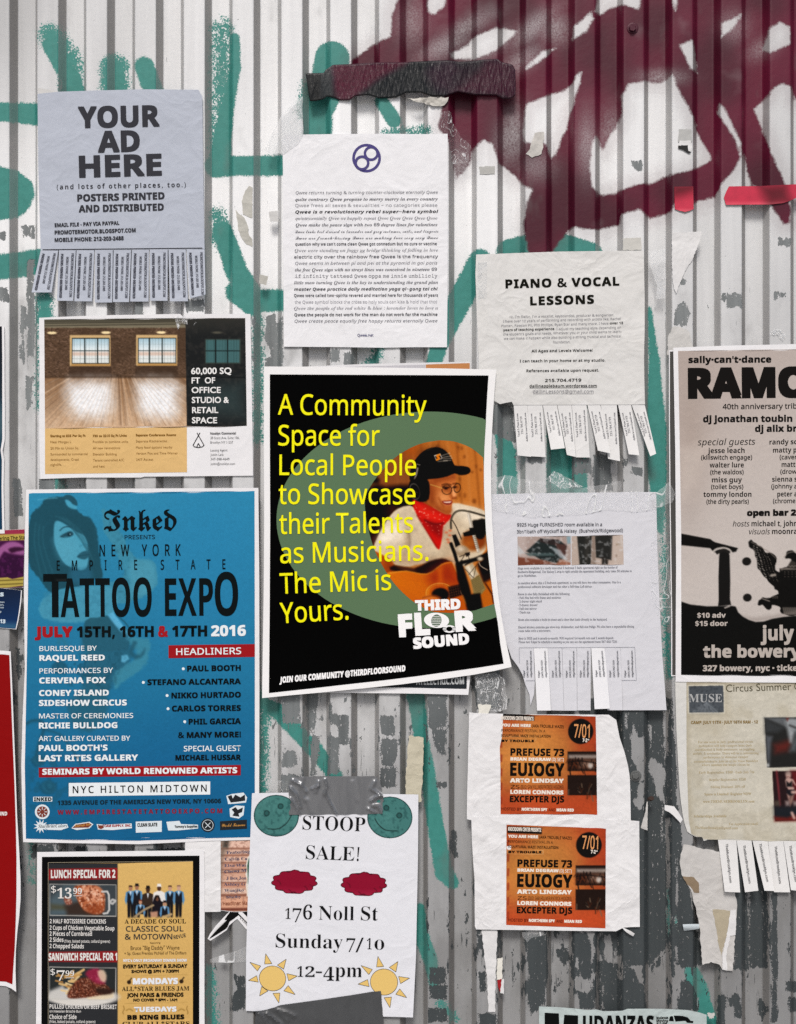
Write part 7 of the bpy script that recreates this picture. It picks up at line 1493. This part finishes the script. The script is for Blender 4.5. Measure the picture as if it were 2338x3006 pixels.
def clear_mat(name, a0, a1, scale, lo=.02, hi=.08, tint='#f2f4f5', rough=.12):
    """clear packing tape: mostly see-through, whitish along its creases"""
    m, nt, b = nodes(name); p = pos_n(nt, (1.6, 1, .8))
    n = noise_n(nt, scale, 1.2, .45, p, 1.6); r = math_n(nt, 'ABSOLUTE', math_n(nt, 'SUBTRACT', n, .5))
    b.inputs['Base Color'].default_value = (*lin(rgb(tint)), 1); b.inputs['Roughness'].default_value = rough; b.inputs['Specular IOR Level'].default_value = .6
    nt.links.new(maprange(nt, r, lo, hi, a1, a0), b.inputs['Alpha'])  # crease glints painted in as opaque whitish streaks
    bp = nt.nodes.new('ShaderNodeBump'); bp.inputs['Strength'].default_value = .8; bp.inputs['Distance'].default_value = .003
    nt.links.new(math_n(nt, 'MULTIPLY', r, -1.5), bp.inputs['Height']); nt.links.new(bp.outputs[0], b.inputs['Normal'])
    return m
CLEAR = clear_mat('clear_packing_tape', .10, .85, 15, .0, .02)
CLEAR2 = clear_mat('clear_film', .03, .5, 22, .0, .009)
MILKY = clear_mat('milky_tape', .28, .5, 22, .0, .012, '#eceeef', .3)

def folds(seed, fx, amp, ang=0.0):
    r = random.Random(seed); K = [(fx * r.uniform(.6, 1.7), r.uniform(0, 6.28), r.uniform(-.25, .25) + ang, r.uniform(.5, 1)) for _ in range(5)]
    return lambda x, y: sum(amp / 3 * w * (1 - np.abs(np.sin((x + y * s) / f * 3.1416 + p))) ** 2 for f, p, s, w in K)

# black cloth tape at the top, part sprayed maroon
def black_tape():
    c = cP
    out = [(115, 206), (180, 205), (245, 203), (258, 182), (312, 146), (430, 141), (540, 134), (640, 128), (850, 125), (990, 118), (1130, 112), (1210, 124), (1300, 119), (1390, 108), (1480, 103), (1500, 116), (1520, 128), (1560, 136), (1590, 146), (1604, 170), (1613, 190), (1614, 280), (1612, 360), (1590, 382), (1555, 388), (1520, 388), (1480, 366), (1320, 363), (1200, 341), (1110, 371), (1020, 373), (940, 346), (830, 346), (760, 381), (640, 386), (560, 363), (470, 371), (430, 400), (360, 400), (330, 386), (270, 371), (235, 395), (190, 404), (145, 406), (130, 310)]
    cv = Cv(*c([(100, 90)])[0], *c([(1630, 420)])[0], 1.3, '#25282a').use(c)
    cv.poly([(300, 145), (430, 138), (640, 125), (850, 122), (760, 180), (690, 220), (620, 260), (560, 310), (500, 350), (430, 405), (350, 400), (320, 330), (300, 240)], '#571a34', 14, .97, 2)
    cv.poly([(980, 200), (1060, 140), (1140, 110), (1200, 180), (1150, 330), (1050, 320)], '#3a1a30', 26, .9, 2); cv.poly([(1160, 330), (1330, 190), (1400, 110), (1480, 103), (1620, 150), (1620, 380), (1500, 380), (1300, 360), (1180, 345)], '#4a1a31', 22, .92, 2); cv.poly([(1160, 160), (1330, 120), (1300, 240), (1180, 320)], '#3c2030', 20, .6)
    cv.poly([(220, 200), (300, 150), (320, 240), (300, 360), (230, 380)], '#3f4345', 12, .8); cv.poly([(115, 205), (220, 205), (215, 400), (145, 405)], '#1d1f20', 5, .9)
    cv.mott(3, 5, .15, 2); cv.curve(1.1, -.03)
    f1 = folds(3, 13, 4.2); f2 = folds(8, 46, 5.0, .2)
    ins = lambda x, y: np.clip(-sd_poly(x, y, c(out)) / 4, 0, 1)
    def dep(x, y):
        e = np.sqrt(ins(x, y)); bulge = 9 * np.clip((x - 985) / 30, 0, 1) * np.clip((1460 - x) / 20, 0, 1)
        return 4.5 + e * (1 + bulge * .35 + f1(x, y) * np.clip((x - 1010) / 80, .3, 1) + f2(x, y) * .6) + 2 * waves(x, y, 4, 160)
    t = thing('black_tape', c, out, 4, 'wide strip of wrinkled black tape, partly sprayed maroon, above the poem sheet', 'tape')
    m, nt, b = nodes('black_cloth_tape'); a = N(nt, 'ShaderNodeVertexColor', layer_name='print'); nt.links.new(a.outputs[0], b.inputs['Base Color']); b.inputs['Roughness'].default_value = .42; b.inputs['Specular IOR Level'].default_value = .4
    bp = nt.nodes.new('ShaderNodeBump'); bp.inputs['Strength'].default_value = .5; bp.inputs['Distance'].default_value = .002
    nt.links.new(noise_n(nt, 330, 3, .6, pos_n(nt, (1.6, 1, .35)), .6), bp.inputs['Height']); nt.links.new(bp.outputs[0], b.inputs['Normal'])
    pic(t, 'tape_strip', cv, c(out), dep, m, 0, 1.6, None, True)
    o2 = jag([(838, 384), (930, 380), (1040, 378), (1136, 376), (1128, 405), (1108, 432), (1060, 440), (1000, 430), (930, 414), (880, 400)], 7, 22, 5)
    s = sheet(t, c(o2), lambda x, y: 5 + 3 * (vnoise(x, y, 7, 3, 2) - .2) * 2, paper('crumpled_paper', '#d3d0c8', .5, .8, .4, '#55524c'), 'paper_scrap', 4)
black_tape()

# silver tape across the top of the stoop notice, dark grey tape across its foot
def grey_tapes():
    c = cH
    o = jag([(482, 452), (500, 436), (700, 430), (900, 431), (1080, 430), (1108, 440), (1125, 470), (1132, 520), (1146, 590), (1142, 696), (960, 699), (700, 702), (480, 704), (492, 620), (478, 540)], 5, 14, 9, True, (1, 2, 3, 9, 10, 11))
    def creases(L):
        L = [(cH(q), w, h) for q, w, h in L]
        return lambda x, y: sum(h * np.exp(-(np.maximum(sd_line(x, y, q, 0.0), 0) / w) ** 2) for q, w, h in L)
    f = creases([([(490, 515), (530, 560), (560, 650)], 5, 8), ([(505, 462), (560, 490), (600, 540)], 5, 7), ([(488, 590), (520, 630), (555, 700)], 4, 7), ([(580, 440), (560, 520), (590, 600)], 6, 5), ([(735, 455), (748, 500), (728, 560)], 4, 7), ([(735, 545), (770, 620), (815, 700)], 3.5, 7), ([(690, 470), (668, 540)], 5, 5), ([(640, 520), (690, 500)], 4, 6),
                 ([(1060, 605), (1100, 575), (1144, 570)], 5, 8), ([(1075, 640), (1110, 640), (1138, 690)], 5, 8), ([(1085, 470), (1060, 520), (1120, 560)], 5, 7), ([(990, 440), (1000, 560), (985, 690)], 8, 3), ([(880, 440), (890, 690)], 10, 2.5), ([(1040, 660), (1090, 690)], 4, 6), ([(610, 600), (640, 690)], 7, 4), ([(930, 470), (960, 600)], 6, 3)])
    dep = lambda x, y: np.maximum(D_STOOP(x, y), 3 + 0 * x) + 1.6 + f(x, y) + 1.4 * np.cos((x - 71) * 6.283 / 71.7)
    solo('silver_duct_tape', c, o, dep, tape_mat('silver_duct_tape', '#86888b', .32, .45, .22, (1.4, 1, .5), 60), 'crinkled silver duct tape holding the top of the stoop sale notice', 'tape', 'grey tapes on the stoop notice', 4)
    o = jag([(243, 2092), (300, 2086), (330, 2080), (400, 2056), (480, 2042), (700, 2012), (930, 1978), (1050, 1958), (1128, 1950), (1134, 2000), (1142, 2090), (1150, 2200), (1152, 2420), (225, 2420), (240, 2250)], 3, 20, 19, True, (4, 5, 6))
    f3 = creases([([(255, 2100), (300, 2140), (330, 2190)], 6, 8), ([(320, 2110), (360, 2140), (430, 2190)], 5, 8), ([(390, 2085), (450, 2095), (520, 2130)], 6, 6), ([(270, 2150), (290, 2190)], 5, 6), ([(420, 2110), (470, 2160)], 5, 5), ([(925, 2000), (930, 2180)], 6, 1.5), ([(700, 2030), (710, 2180)], 10, 1.5)])
    dep2 = lambda x, y: D_STOOP(x, y) + 1.6 + f3(x, y)
    solo('grey_duct_tape', c, o, dep2, tape_mat('dark_grey_duct_tape', '#515355', .4, .15, .25, (1.3, 1, .8), 60), 'dark grey duct tape across the foot of the stoop sale notice', 'tape', 'grey tapes on the stoop notice', 6)
grey_tapes()

FLAT = lambda d0, amp=.5, seed=3, L=120, sag=.6, extra=None: Dep(d0, amp, seed, L, sag, extra)
MASK = paper('cream_masking_tape', '#cbc5b0', .6, .35, .25, '#a39b80')
WP = paper('scrap_white_paper', '#e2e2e2', .6, .35, .08); GP = paper('dull_scrap_paper', '#cfcecb', .65, .45, .25, '#8d8a84')
solo('masking_tape', cH, jag([(1326, 146), (1345, 139), (1365, 152), (1395, 148), (1432, 158), (1430, 300), (1424, 450), (1415, 612), (1300, 612), (1306, 420), (1318, 280)], 4, 20, 3), FLAT(2.2, .8, 5, 80), MASK, 'strip of cream masking tape right of the silver duct tape', 'tape')

# red tape, over-sprayed with the maroon
def red_tape(c, out, dark, label):
    q = c(out); xs = [a for a, b in q]; ys = [b for a, b in q]
    cv = Cv(min(xs) - 3, min(ys) - 3, max(xs) + 3, max(ys) + 3, 1.3, '#c8324c').use(c)
    cv.mott(20, 4, .06, 2)
    for p, soft in dark: cv.poly(p, '#5f0a1c', soft, .97); 
    d = FLAT(3, .7, 8, 90, .4, lambda x, y: 2.5 * np.clip((y - (max(ys) - 12)) / 12, 0, 1) ** 2)
    t = thing('red_tape', c, out, 3, label, 'tape', 'pieces of red tape on the graffiti')
    m, nt, b = nodes('red_tape_plastic'); a = N(nt, 'ShaderNodeVertexColor', layer_name='print'); nt.links.new(a.outputs[0], b.inputs['Base Color']); b.inputs['Roughness'].default_value = .45; b.inputs['Specular IOR Level'].default_value = .3
    sheet(t, q, lambda x, y: d(x, y) - .5, plain('red_tape_back', '#a02038', .6), 'tape_back', 8)
    pic(t, 'tape_face', cv, q, d, m, 0, 1.6, None, True)
red_tape(cQ, [(686, 702), (843, 700), (845, 800), (846, 888), (815, 902), (776, 911), (730, 902), (689, 888)], [([(670, 680), (860, 680), (860, 735), (760, 770), (670, 790)], 22)], 'short red tape piece half covered by maroon spray')
red_tape(cQ, [(1098, 792), (1118, 742), (1140, 700), (1260, 698), (1400, 697), (1560, 688), (1699, 682), (1790, 680), (1790, 760), (1699, 795), (1650, 818), (1590, 838), (1480, 850), (1300, 851), (1115, 853)], [([(1385, 690), (1615, 680), (1655, 830), (1475, 860), (1430, 780)], 26)], 'long red tape strip reaching the right edge, crossed by maroon spray')

# torn paper on the right
solo('torn_paper', cT, jag([(430, 150), (580, 144), (736, 138), (728, 170), (718, 210), (690, 292), (645, 412), (560, 545), (520, 645), (492, 720), (470, 772), (450, 720), (432, 600), (428, 380)], 5, 18, 7, True, (0, 1)), FLAT(3, 1.2, 11, 90, 1, lambda x, y: 4 * np.clip((x - 2030) / 30, 0, 1) ** 2), WP, 'white torn paper corner on the ribs below the short red tape', 'paper scrap', 'torn paper scraps')
solo('torn_paper', cT, jag([(392, 1200), (445, 1106), (500, 1112), (590, 1150), (615, 1190), (645, 1320), (645, 1400), (380, 1400)], 6, 20, 9, True, (5, 6)), FLAT(2, 1, 13, 60), GP, 'dull grey torn paper sticking up behind the tribute poster', 'paper scrap', 'torn paper scraps')
solo('torn_sticker', cB, jag([(592, 620), (612, 552), (650, 548), (648, 612), (640, 640), (600, 655), (575, 640)], 3, 14, 4), FLAT(2, .8, 15, 40), paper('torn_sticker_paper', '#d9d6d0', .5, .4, .5, '#6b6a66'), 'torn white sticker with a black corner amid the maroon spray', 'sticker', 'torn stickers')
def sticker(c, pts, label):
    o = c([(722, 345), (732, 318), (822, 318), (830, 352), (828, 410), (800, 404), (760, 388)]) if pts == 0 else c([(590, 612), (648, 608), (642, 640), (600, 655)])
    return o
t = thing('torn_sticker', cQ, [(722, 318), (830, 412)], 2, 'small white and black torn sticker with grey tape above, beside the maroon stroke', 'sticker', 'torn stickers')
dq = FLAT(2.2, .5, 17, 40)
sheet(t, cQ(jag([(724, 224), (828, 226), (832, 330), (718, 330)], 2, 20, 3)), dq, paper('grey_tape_piece', '#b9bab8', .5, .2, .15), 'tape_piece', 6)
sheet(t, cQ(jag([(732, 318), (822, 318), (830, 352), (828, 412), (800, 404), (722, 372)], 3, 16, 5)), lambda x, y: dq(x, y) + .5, WP, 'paper_scrap', 6)
sheet(t, cQ(jag([(718, 360), (798, 356), (802, 402), (824, 424), (800, 424), (760, 396), (718, 384)], 3, 16, 6)), lambda x, y: dq(x, y) + 1, plain('black_print_scrap', '#151515', .5), 'black_scrap', 6)
solo('grey_tape_bit', cQ, jag([(256, 1130), (410, 1126), (412, 1228), (258, 1230)], 3, 18, 2), FLAT(2, .4, 19, 60), paper('aged_tape', '#cfcec8', .45, .2, .15), 'aged pale tape at the top right corner of the lessons flyer', 'tape', 'pale tape remnants')
solo('grey_tape_bit', cB, jag([(380, 692), (446, 690), (446, 722), (384, 724)], 2, 14, 2), FLAT(2, .4, 21, 60), paper('aged_tape_grey', '#bdbdb9', .45, .2, .2), 'small grey tape bit under the white gap in the maroon spray', 'tape', 'pale tape remnants')
AG = paper('aged_tape_film', '#c3c2ba', .4, .3, .25, '#99978c')
solo('grey_tape_bit', cZ, jag([(252, 0), (300, -60), (345, -40), (342, 120), (344, 332), (300, 325), (225, 290), (220, 200), (210, 130)], 4, 22, 8), FLAT(1.6, .4, 23, 60), AG, 'upper of two translucent grey tape remnants right of the blue-grey flyer', 'tape', 'pale tape remnants')
solo('grey_tape_bit', cZ, jag([(135, 232), (165, 270), (245, 335), (285, 430), (300, 545), (342, 600), (342, 692), (260, 650), (215, 590), (172, 490), (160, 380)], 4, 22, 9), FLAT(1.6, .4, 25, 60), AG, 'lower pointed grey tape remnant right of the blue-grey flyer', 'tape', 'pale tape remnants')
solo('grey_tape_bit', cZ, jag([(544, 258), (655, 248), (656, 380), (562, 380)], 3, 22, 10), FLAT(1.6, .4, 27, 60), paper('aged_tape_pale', '#d3d3d1', .45, .2, .15), 'pale square tape remnant left of the poem sheet', 'tape', 'pale tape remnants')
solo('grey_tape_bit', cZ, jag([(432, 1028), (540, 1056), (510, 1166), (428, 1142)], 3, 22, 11), FLAT(2.4, .4, 29, 60), AG, 'tilted grey tape square just above the teal horizontal stroke', 'tape', 'pale tape remnants')
solo('grey_tape_bit', cA, [(156, 364), (200, 372), (248, 382), (158, 392)], FLAT(3.4, .4, 29, 60), paper('aged_tape_pale', '#d3d3d1', .45, .2, .15), 'pale tape sliver on the top left corner of the blue-grey flyer', 'tape', 'pale tape remnants', 6, .0002)
solo('milky_tape', cA, jag([(1180, 470), (1215, 430), (1258, 400), (1262, 560), (1240, 598), (1205, 622), (1182, 640), (1120, 640), (1100, 620), (1140, 540)], 4, 26, 12), FLAT(6.5, .9, 31, 80), MILKY, 'milky tape over the top left corner of the poem sheet', 'tape')

# the long torn sheet low on the right
def long_scrap():
    c = cR
    o = jag([(762, -60), (900, -30), (1060, 0), (1112, 340), (1190, 340), (1206, 420), (1200, 560), (1192, 690), (1182, 850), (1170, 992), (1125, 988), (1084, 978), (1062, 940), (990, 916), (920, 942), (908, 820), (900, 700), (885, 560), (830, 340), (790, 270), (745, 190), (730, 80)], 6, 24, 15)
    d = Dep(2.8, 1.6, 171, 150, 1.6, lambda x, y: 4 * np.clip((y - 2780) / 60, 0, 1) ** 2)
    t = thing('torn_sheet', c, o, 3, 'long torn dirty-white sheet hanging below the circus camp flyer, with beige underlayer', 'torn sheet')
    sheet(t, c(o), d, paper('dirty_torn_paper', '#cdcbc8', .65, .55, .22, '#8f8c86'), g=8)
    sheet(t, c(jag([(756, 206), (850, 214), (888, 258), (893, 342), (850, 340), (820, 292), (790, 270)], 4, 20, 3)), lambda x, y: d(x, y) + .7, paper('brown_underlayer', '#8f7d66', .7, .3, .3), 'brown_underlayer', 8)
    sheet(t, c(jag([(1004, 482), (1100, 484), (1150, 492), (1140, 620), (1108, 740), (1076, 862), (1052, 760), (1038, 650)], 4, 20, 4)), lambda x, y: d(x, y) + .7, paper('beige_underlayer', '#b5ab94', .7, .3, .3, '#8c8270'), 'beige_underlayer', 8)
    o2 = jag([(1150, 490), (1200, 480), (1196, 690), (1150, 700), (1120, 860), (1126, 990), (1084, 980), (1090, 840), (1130, 640)], 4, 20, 5)
    sheet(t, c(o2), lambda x, y: d(x, y) + 2.2, WP, 'paper_curl', 8)
long_scrap()
solo('torn_paper', cN, jag([(188, 214), (262, 214), (260, 300), (256, 400), (253, 500), (252, 608), (219, 606), (216, 480), (206, 380), (196, 300)], 2.5, 10, 21), FLAT(2, .8, 33, 80), WP, 'narrow white paper strip hanging below the lower orange poster', 'paper scrap', 'torn paper scraps')
solo('torn_paper', cK, jag([(182, 48), (238, 52), (292, 55), (280, 92), (264, 128), (184, 128)], 4, 18, 22, True, (4,)), FLAT(4.2, .5, 35, 60), paper('ivory_scrap', '#e8e6dc', .6, .2, .06), 'ivory scrap of paper at the top left of the upper orange poster', 'paper scrap', 'torn paper scraps')
solo('torn_paper', c9, jag([(655, 1190), (665, 1200), (662, 1380), (660, 1562), (620, 1550), (576, 1530), (600, 1440), (636, 1320), (645, 1230)], 3, 20, 23), FLAT(2, .7, 37, 50), GP, 'thin pale scrap hanging from the screw head beside the orange posters', 'paper scrap', 'torn paper scraps')
solo('torn_paper', c9, [(880, 1236), (935, 1243), (1005, 1256), (1030, 1290), (1060, 1330), (1090, 1380), (1112, 1420), (1100, 1445), (1085, 1468), (1040, 1420), (990, 1368), (935, 1325), (880, 1302)], FLAT(3, .3, 39, 60, .4, lambda x, y: 7 * np.sin(np.clip((x - 1950) / 56, 0, 1) * 3.14)), paper('bright_scrap', '#ececec', .5, .15, .03), 'bright white curled tape left of the circus camp flyer', 'paper scrap', 'torn paper scraps')
solo('paper_roll', cR, [(755, 604), (800, 602), (850, 601), (893, 602), (893, 640), (840, 650), (765, 660), (760, 630)], FLAT(3, .2, 41, 60, .2, lambda x, y: 6 * np.sin(np.clip((y - 2711) / 22, 0, 1) * 3.14)), paper('pale_blue_scrap', '#b9c3c8', .5, .2, .2), 'little rolled pale blue paper left of the torn sheet', 'paper scrap')
solo('paper_curl', cR, [(248, 628), (280, 640), (330, 664), (356, 682), (345, 704), (320, 692), (280, 664)], FLAT(9, .2, 41, 60, .2, lambda x, y: 3 * np.sin(np.clip((y - 2722) / 26, 0, 1) * 3.14)), WP, 'small white curl at the bottom right corner of the lower orange poster', 'paper scrap', None, 4)
t = thing('torn_label', cN, [(260, 345), (294, 520)], 2, 'small torn red and white label beside the narrow white paper strip', 'label')
dl = FLAT(2.2, .4, 43, 40)
sheet(t, cN(jag([(262, 350), (288, 345), (286, 448), (260, 452)], 2, 9, 2)), dl, paper('ivory_scrap', '#e8e6dc', .6, .2, .06), 'ivory_part', 6)
sheet(t, cN(jag([(262, 456), (283, 447), (281, 482), (279, 516), (268, 490)], 1.5, 9, 3)), lambda x, y: dl(x, y) + .3, plain('red_print', '#a3161c', .5), 'red_part', 6)
sheet(t, cN(jag([(284, 450), (294, 447), (294, 520), (276, 516)], 1.5, 9, 4)), lambda x, y: dl(x, y) + .6, WP, 'white_part', 6)
solo('paper_dab', c8, jag([(1462, 268), (1524, 264), (1520, 308), (1480, 312)], 6, 10, 4), FLAT(1.5, .3, 3, 30), GP, 'pale paper dab right of the removals sticker', 'paper scrap', None, 6)

# clear tape and film
FTAPE = lambda x, y, a=folds(71, 70, 3.0, 1.6), b=folds(75, 38, 2.2, -1.2): a(x, y) + b(x, y)
solo('clear_tape', cJ, jag([(105, 130), (260, 120), (420, 165), (600, 160), (820, 215), (1000, 190), (1110, 160), (1115, 240), (1380, 250), (1470, 170), (1524, 260), (1500, 330), (1385, 372), (1200, 400), (1000, 380), (800, 420), (600, 430), (400, 440), (200, 400), (108, 372)], 8, 40, 25), lambda x, y: np.maximum(D_ROOM(x, y), 3) + 1.8 + FTAPE(x, y), CLEAR, 'crinkled clear packing tape across the top of the room notice', 'clear tape', 'clear tapes')
solo('clear_tape', cJ, jag([(1340, 300), (1440, 330), (1470, 700), (1490, 900), (1500, 1200), (1480, 1260), (1420, 1250), (1350, 1100), (1330, 900), (1345, 600)], 6, 40, 26), lambda x, y: np.maximum(D_ROOM(x, y), 3) + 1.8 + .6 * FTAPE(x, y), CLEAR2, 'clear film down the right edge of the room notice', 'clear tape', 'clear tapes')
solo('clear_tape', cJ, jag([(530, 150), (590, 85), (620, 95), (820, 205), (640, 220), (560, 165)], 5, 30, 27), FLAT(6, 1.5, 49, 40), clear_mat('clear_tape_flap', .12, .8, 90, .0, .04), 'loose folded flap of clear tape above the room notice', 'clear tape', 'clear tapes', 5)
solo('clear_tape', cP, jag([(1085, 480), (1140, 470), (1165, 560), (1215, 650), (1290, 720), (1290, 850), (1160, 850), (1135, 640), (1060, 600), (1010, 640), (1030, 580)], 8, 30, 28), lambda x, y: 5 + 3.5 * vnoise(x, y, 14, 29, 2), clear_mat('shredded_tape', .03, .5, 60, .0, .018), 'shredded clear tape at the top right corner of the poem sheet', 'clear tape', 'clear tapes')
solo('clear_tape', cG, jag([(1398, 830), (1480, 800), (1560, 780), (1640, 745), (1640, 845), (1560, 852), (1480, 850), (1400, 850)], 5, 30, 29), FLAT(2.5, 1, 51, 50), CLEAR, 'crumpled clear tape on bare metal left of the stoop notice', 'clear tape', 'clear tapes', 5)
solo('clear_tape', cH, jag([(315, 460), (400, 456), (470, 470), (482, 540), (320, 545)], 5, 26, 30), FLAT(2.5, 1, 53, 40), CLEAR2, 'clear tape wrinkle left of the silver duct tape', 'clear tape', 'clear tapes', 5)
solo('clear_tape', cD, jag([(1310, 1850), (1420, 1840), (1480, 1880), (1490, 2040), (1440, 2060), (1330, 2050)], 6, 30, 31), FLAT(3, 1.5, 55, 50), clear_mat('clear_tape_crease', .08, .7, 80, .0, .03), 'clear tape remnants below the lower right corner of the community poster', 'clear tape', 'clear tapes', 5)
solo('clear_tape', cT, jag([(195, 340), (362, 314), (364, 560), (362, 820), (300, 826), (264, 822), (280, 700), (230, 560), (200, 440)], 4, 30, 32), FLAT(2.2, .8, 57, 60), MILKY, 'whitish tape on the rib right of the lessons flyer', 'clear tape', 'clear tapes', 6)
solo('clear_tape', cT, jag([(1425, 1200), (1470, 1130), (1540, 1140), (1600, 1200), (1560, 1260), (1500, 1190)], 4, 20, 33), FLAT(3, 1.4, 59, 30), clear_mat('clear_tape_bit', .15, .8, 120, .0, .05), 'twist of clear tape above the tribute poster', 'clear tape', 'clear tapes', 4)
solo('clear_tape', cI, jag([(128, 216), (196, 214), (192, 472), (132, 476)], 3, 26, 34), FLAT(7.2, .5, 61, 60), MILKY, 'milky tape on the upper left edge of the lessons flyer', 'clear tape', 'clear tapes', 6)
solo('clear_tape', cC, jag([(1085, 172), (1150, 160), (1230, 205), (1210, 222), (1130, 212), (1110, 250), (1096, 200)], 4, 20, 35), FLAT(6, .8, 63, 40), clear_mat('clear_tape_corner', .1, .75, 100, .0, .04), 'creased clear tape at the top edge of the office poster', 'clear tape', 'clear tapes', 5)
solo('clear_tape', cK, jag([(545, 1945), (600, 1930), (720, 1938), (715, 1975), (620, 1995), (590, 2030), (550, 1980)], 4, 24, 36), FLAT(3, 1, 65, 40), CLEAR, 'crumpled clear tape under the lower orange poster', 'clear tape', 'clear tapes', 5)
solo('clear_tape', cM, jag([(165, 60), (250, 30), (258, 140), (175, 150)], 4, 24, 37), FLAT(5, .8, 67, 50), CLEAR2, 'clear tape joining the camp flyer and tribute poster corners', 'clear tape', 'clear tapes', 5)
# brown screw head
bm = bmesh.new()
def ring3(r, d, x, y, n=16): return [bm.verts.new(P(np.float64(x + r * math.cos(6.2832 * i / n)), np.float64(y + r * .8 * math.sin(6.2832 * i / n)), np.float64(d))) for i in range(n)]
rs = [ring3(7.5, -2, 1908, 2346), ring3(8.5, 2, 1909, 2345.5), ring3(8.6, 9, 1912, 2344), ring3(7, 12, 1914, 2343)]
for a, b in zip(rs, rs[1:]):
    for i in range(16): bm.faces.new([a[i], a[(i + 1) % 16], b[(i + 1) % 16], b[i]])
bm.faces.new(rs[-1]); bmesh.ops.recalc_face_normals(bm, faces=bm.faces[:])
me = bpy.data.meshes.new('m'); bm.to_mesh(me); bm.free(); link_mesh('screw', me, plain('rusty_brown', '#4a3a34', .6, .3, .1, .3), WALL, True)
bpy.data.objects.remove(_tobj, do_unlink=True)
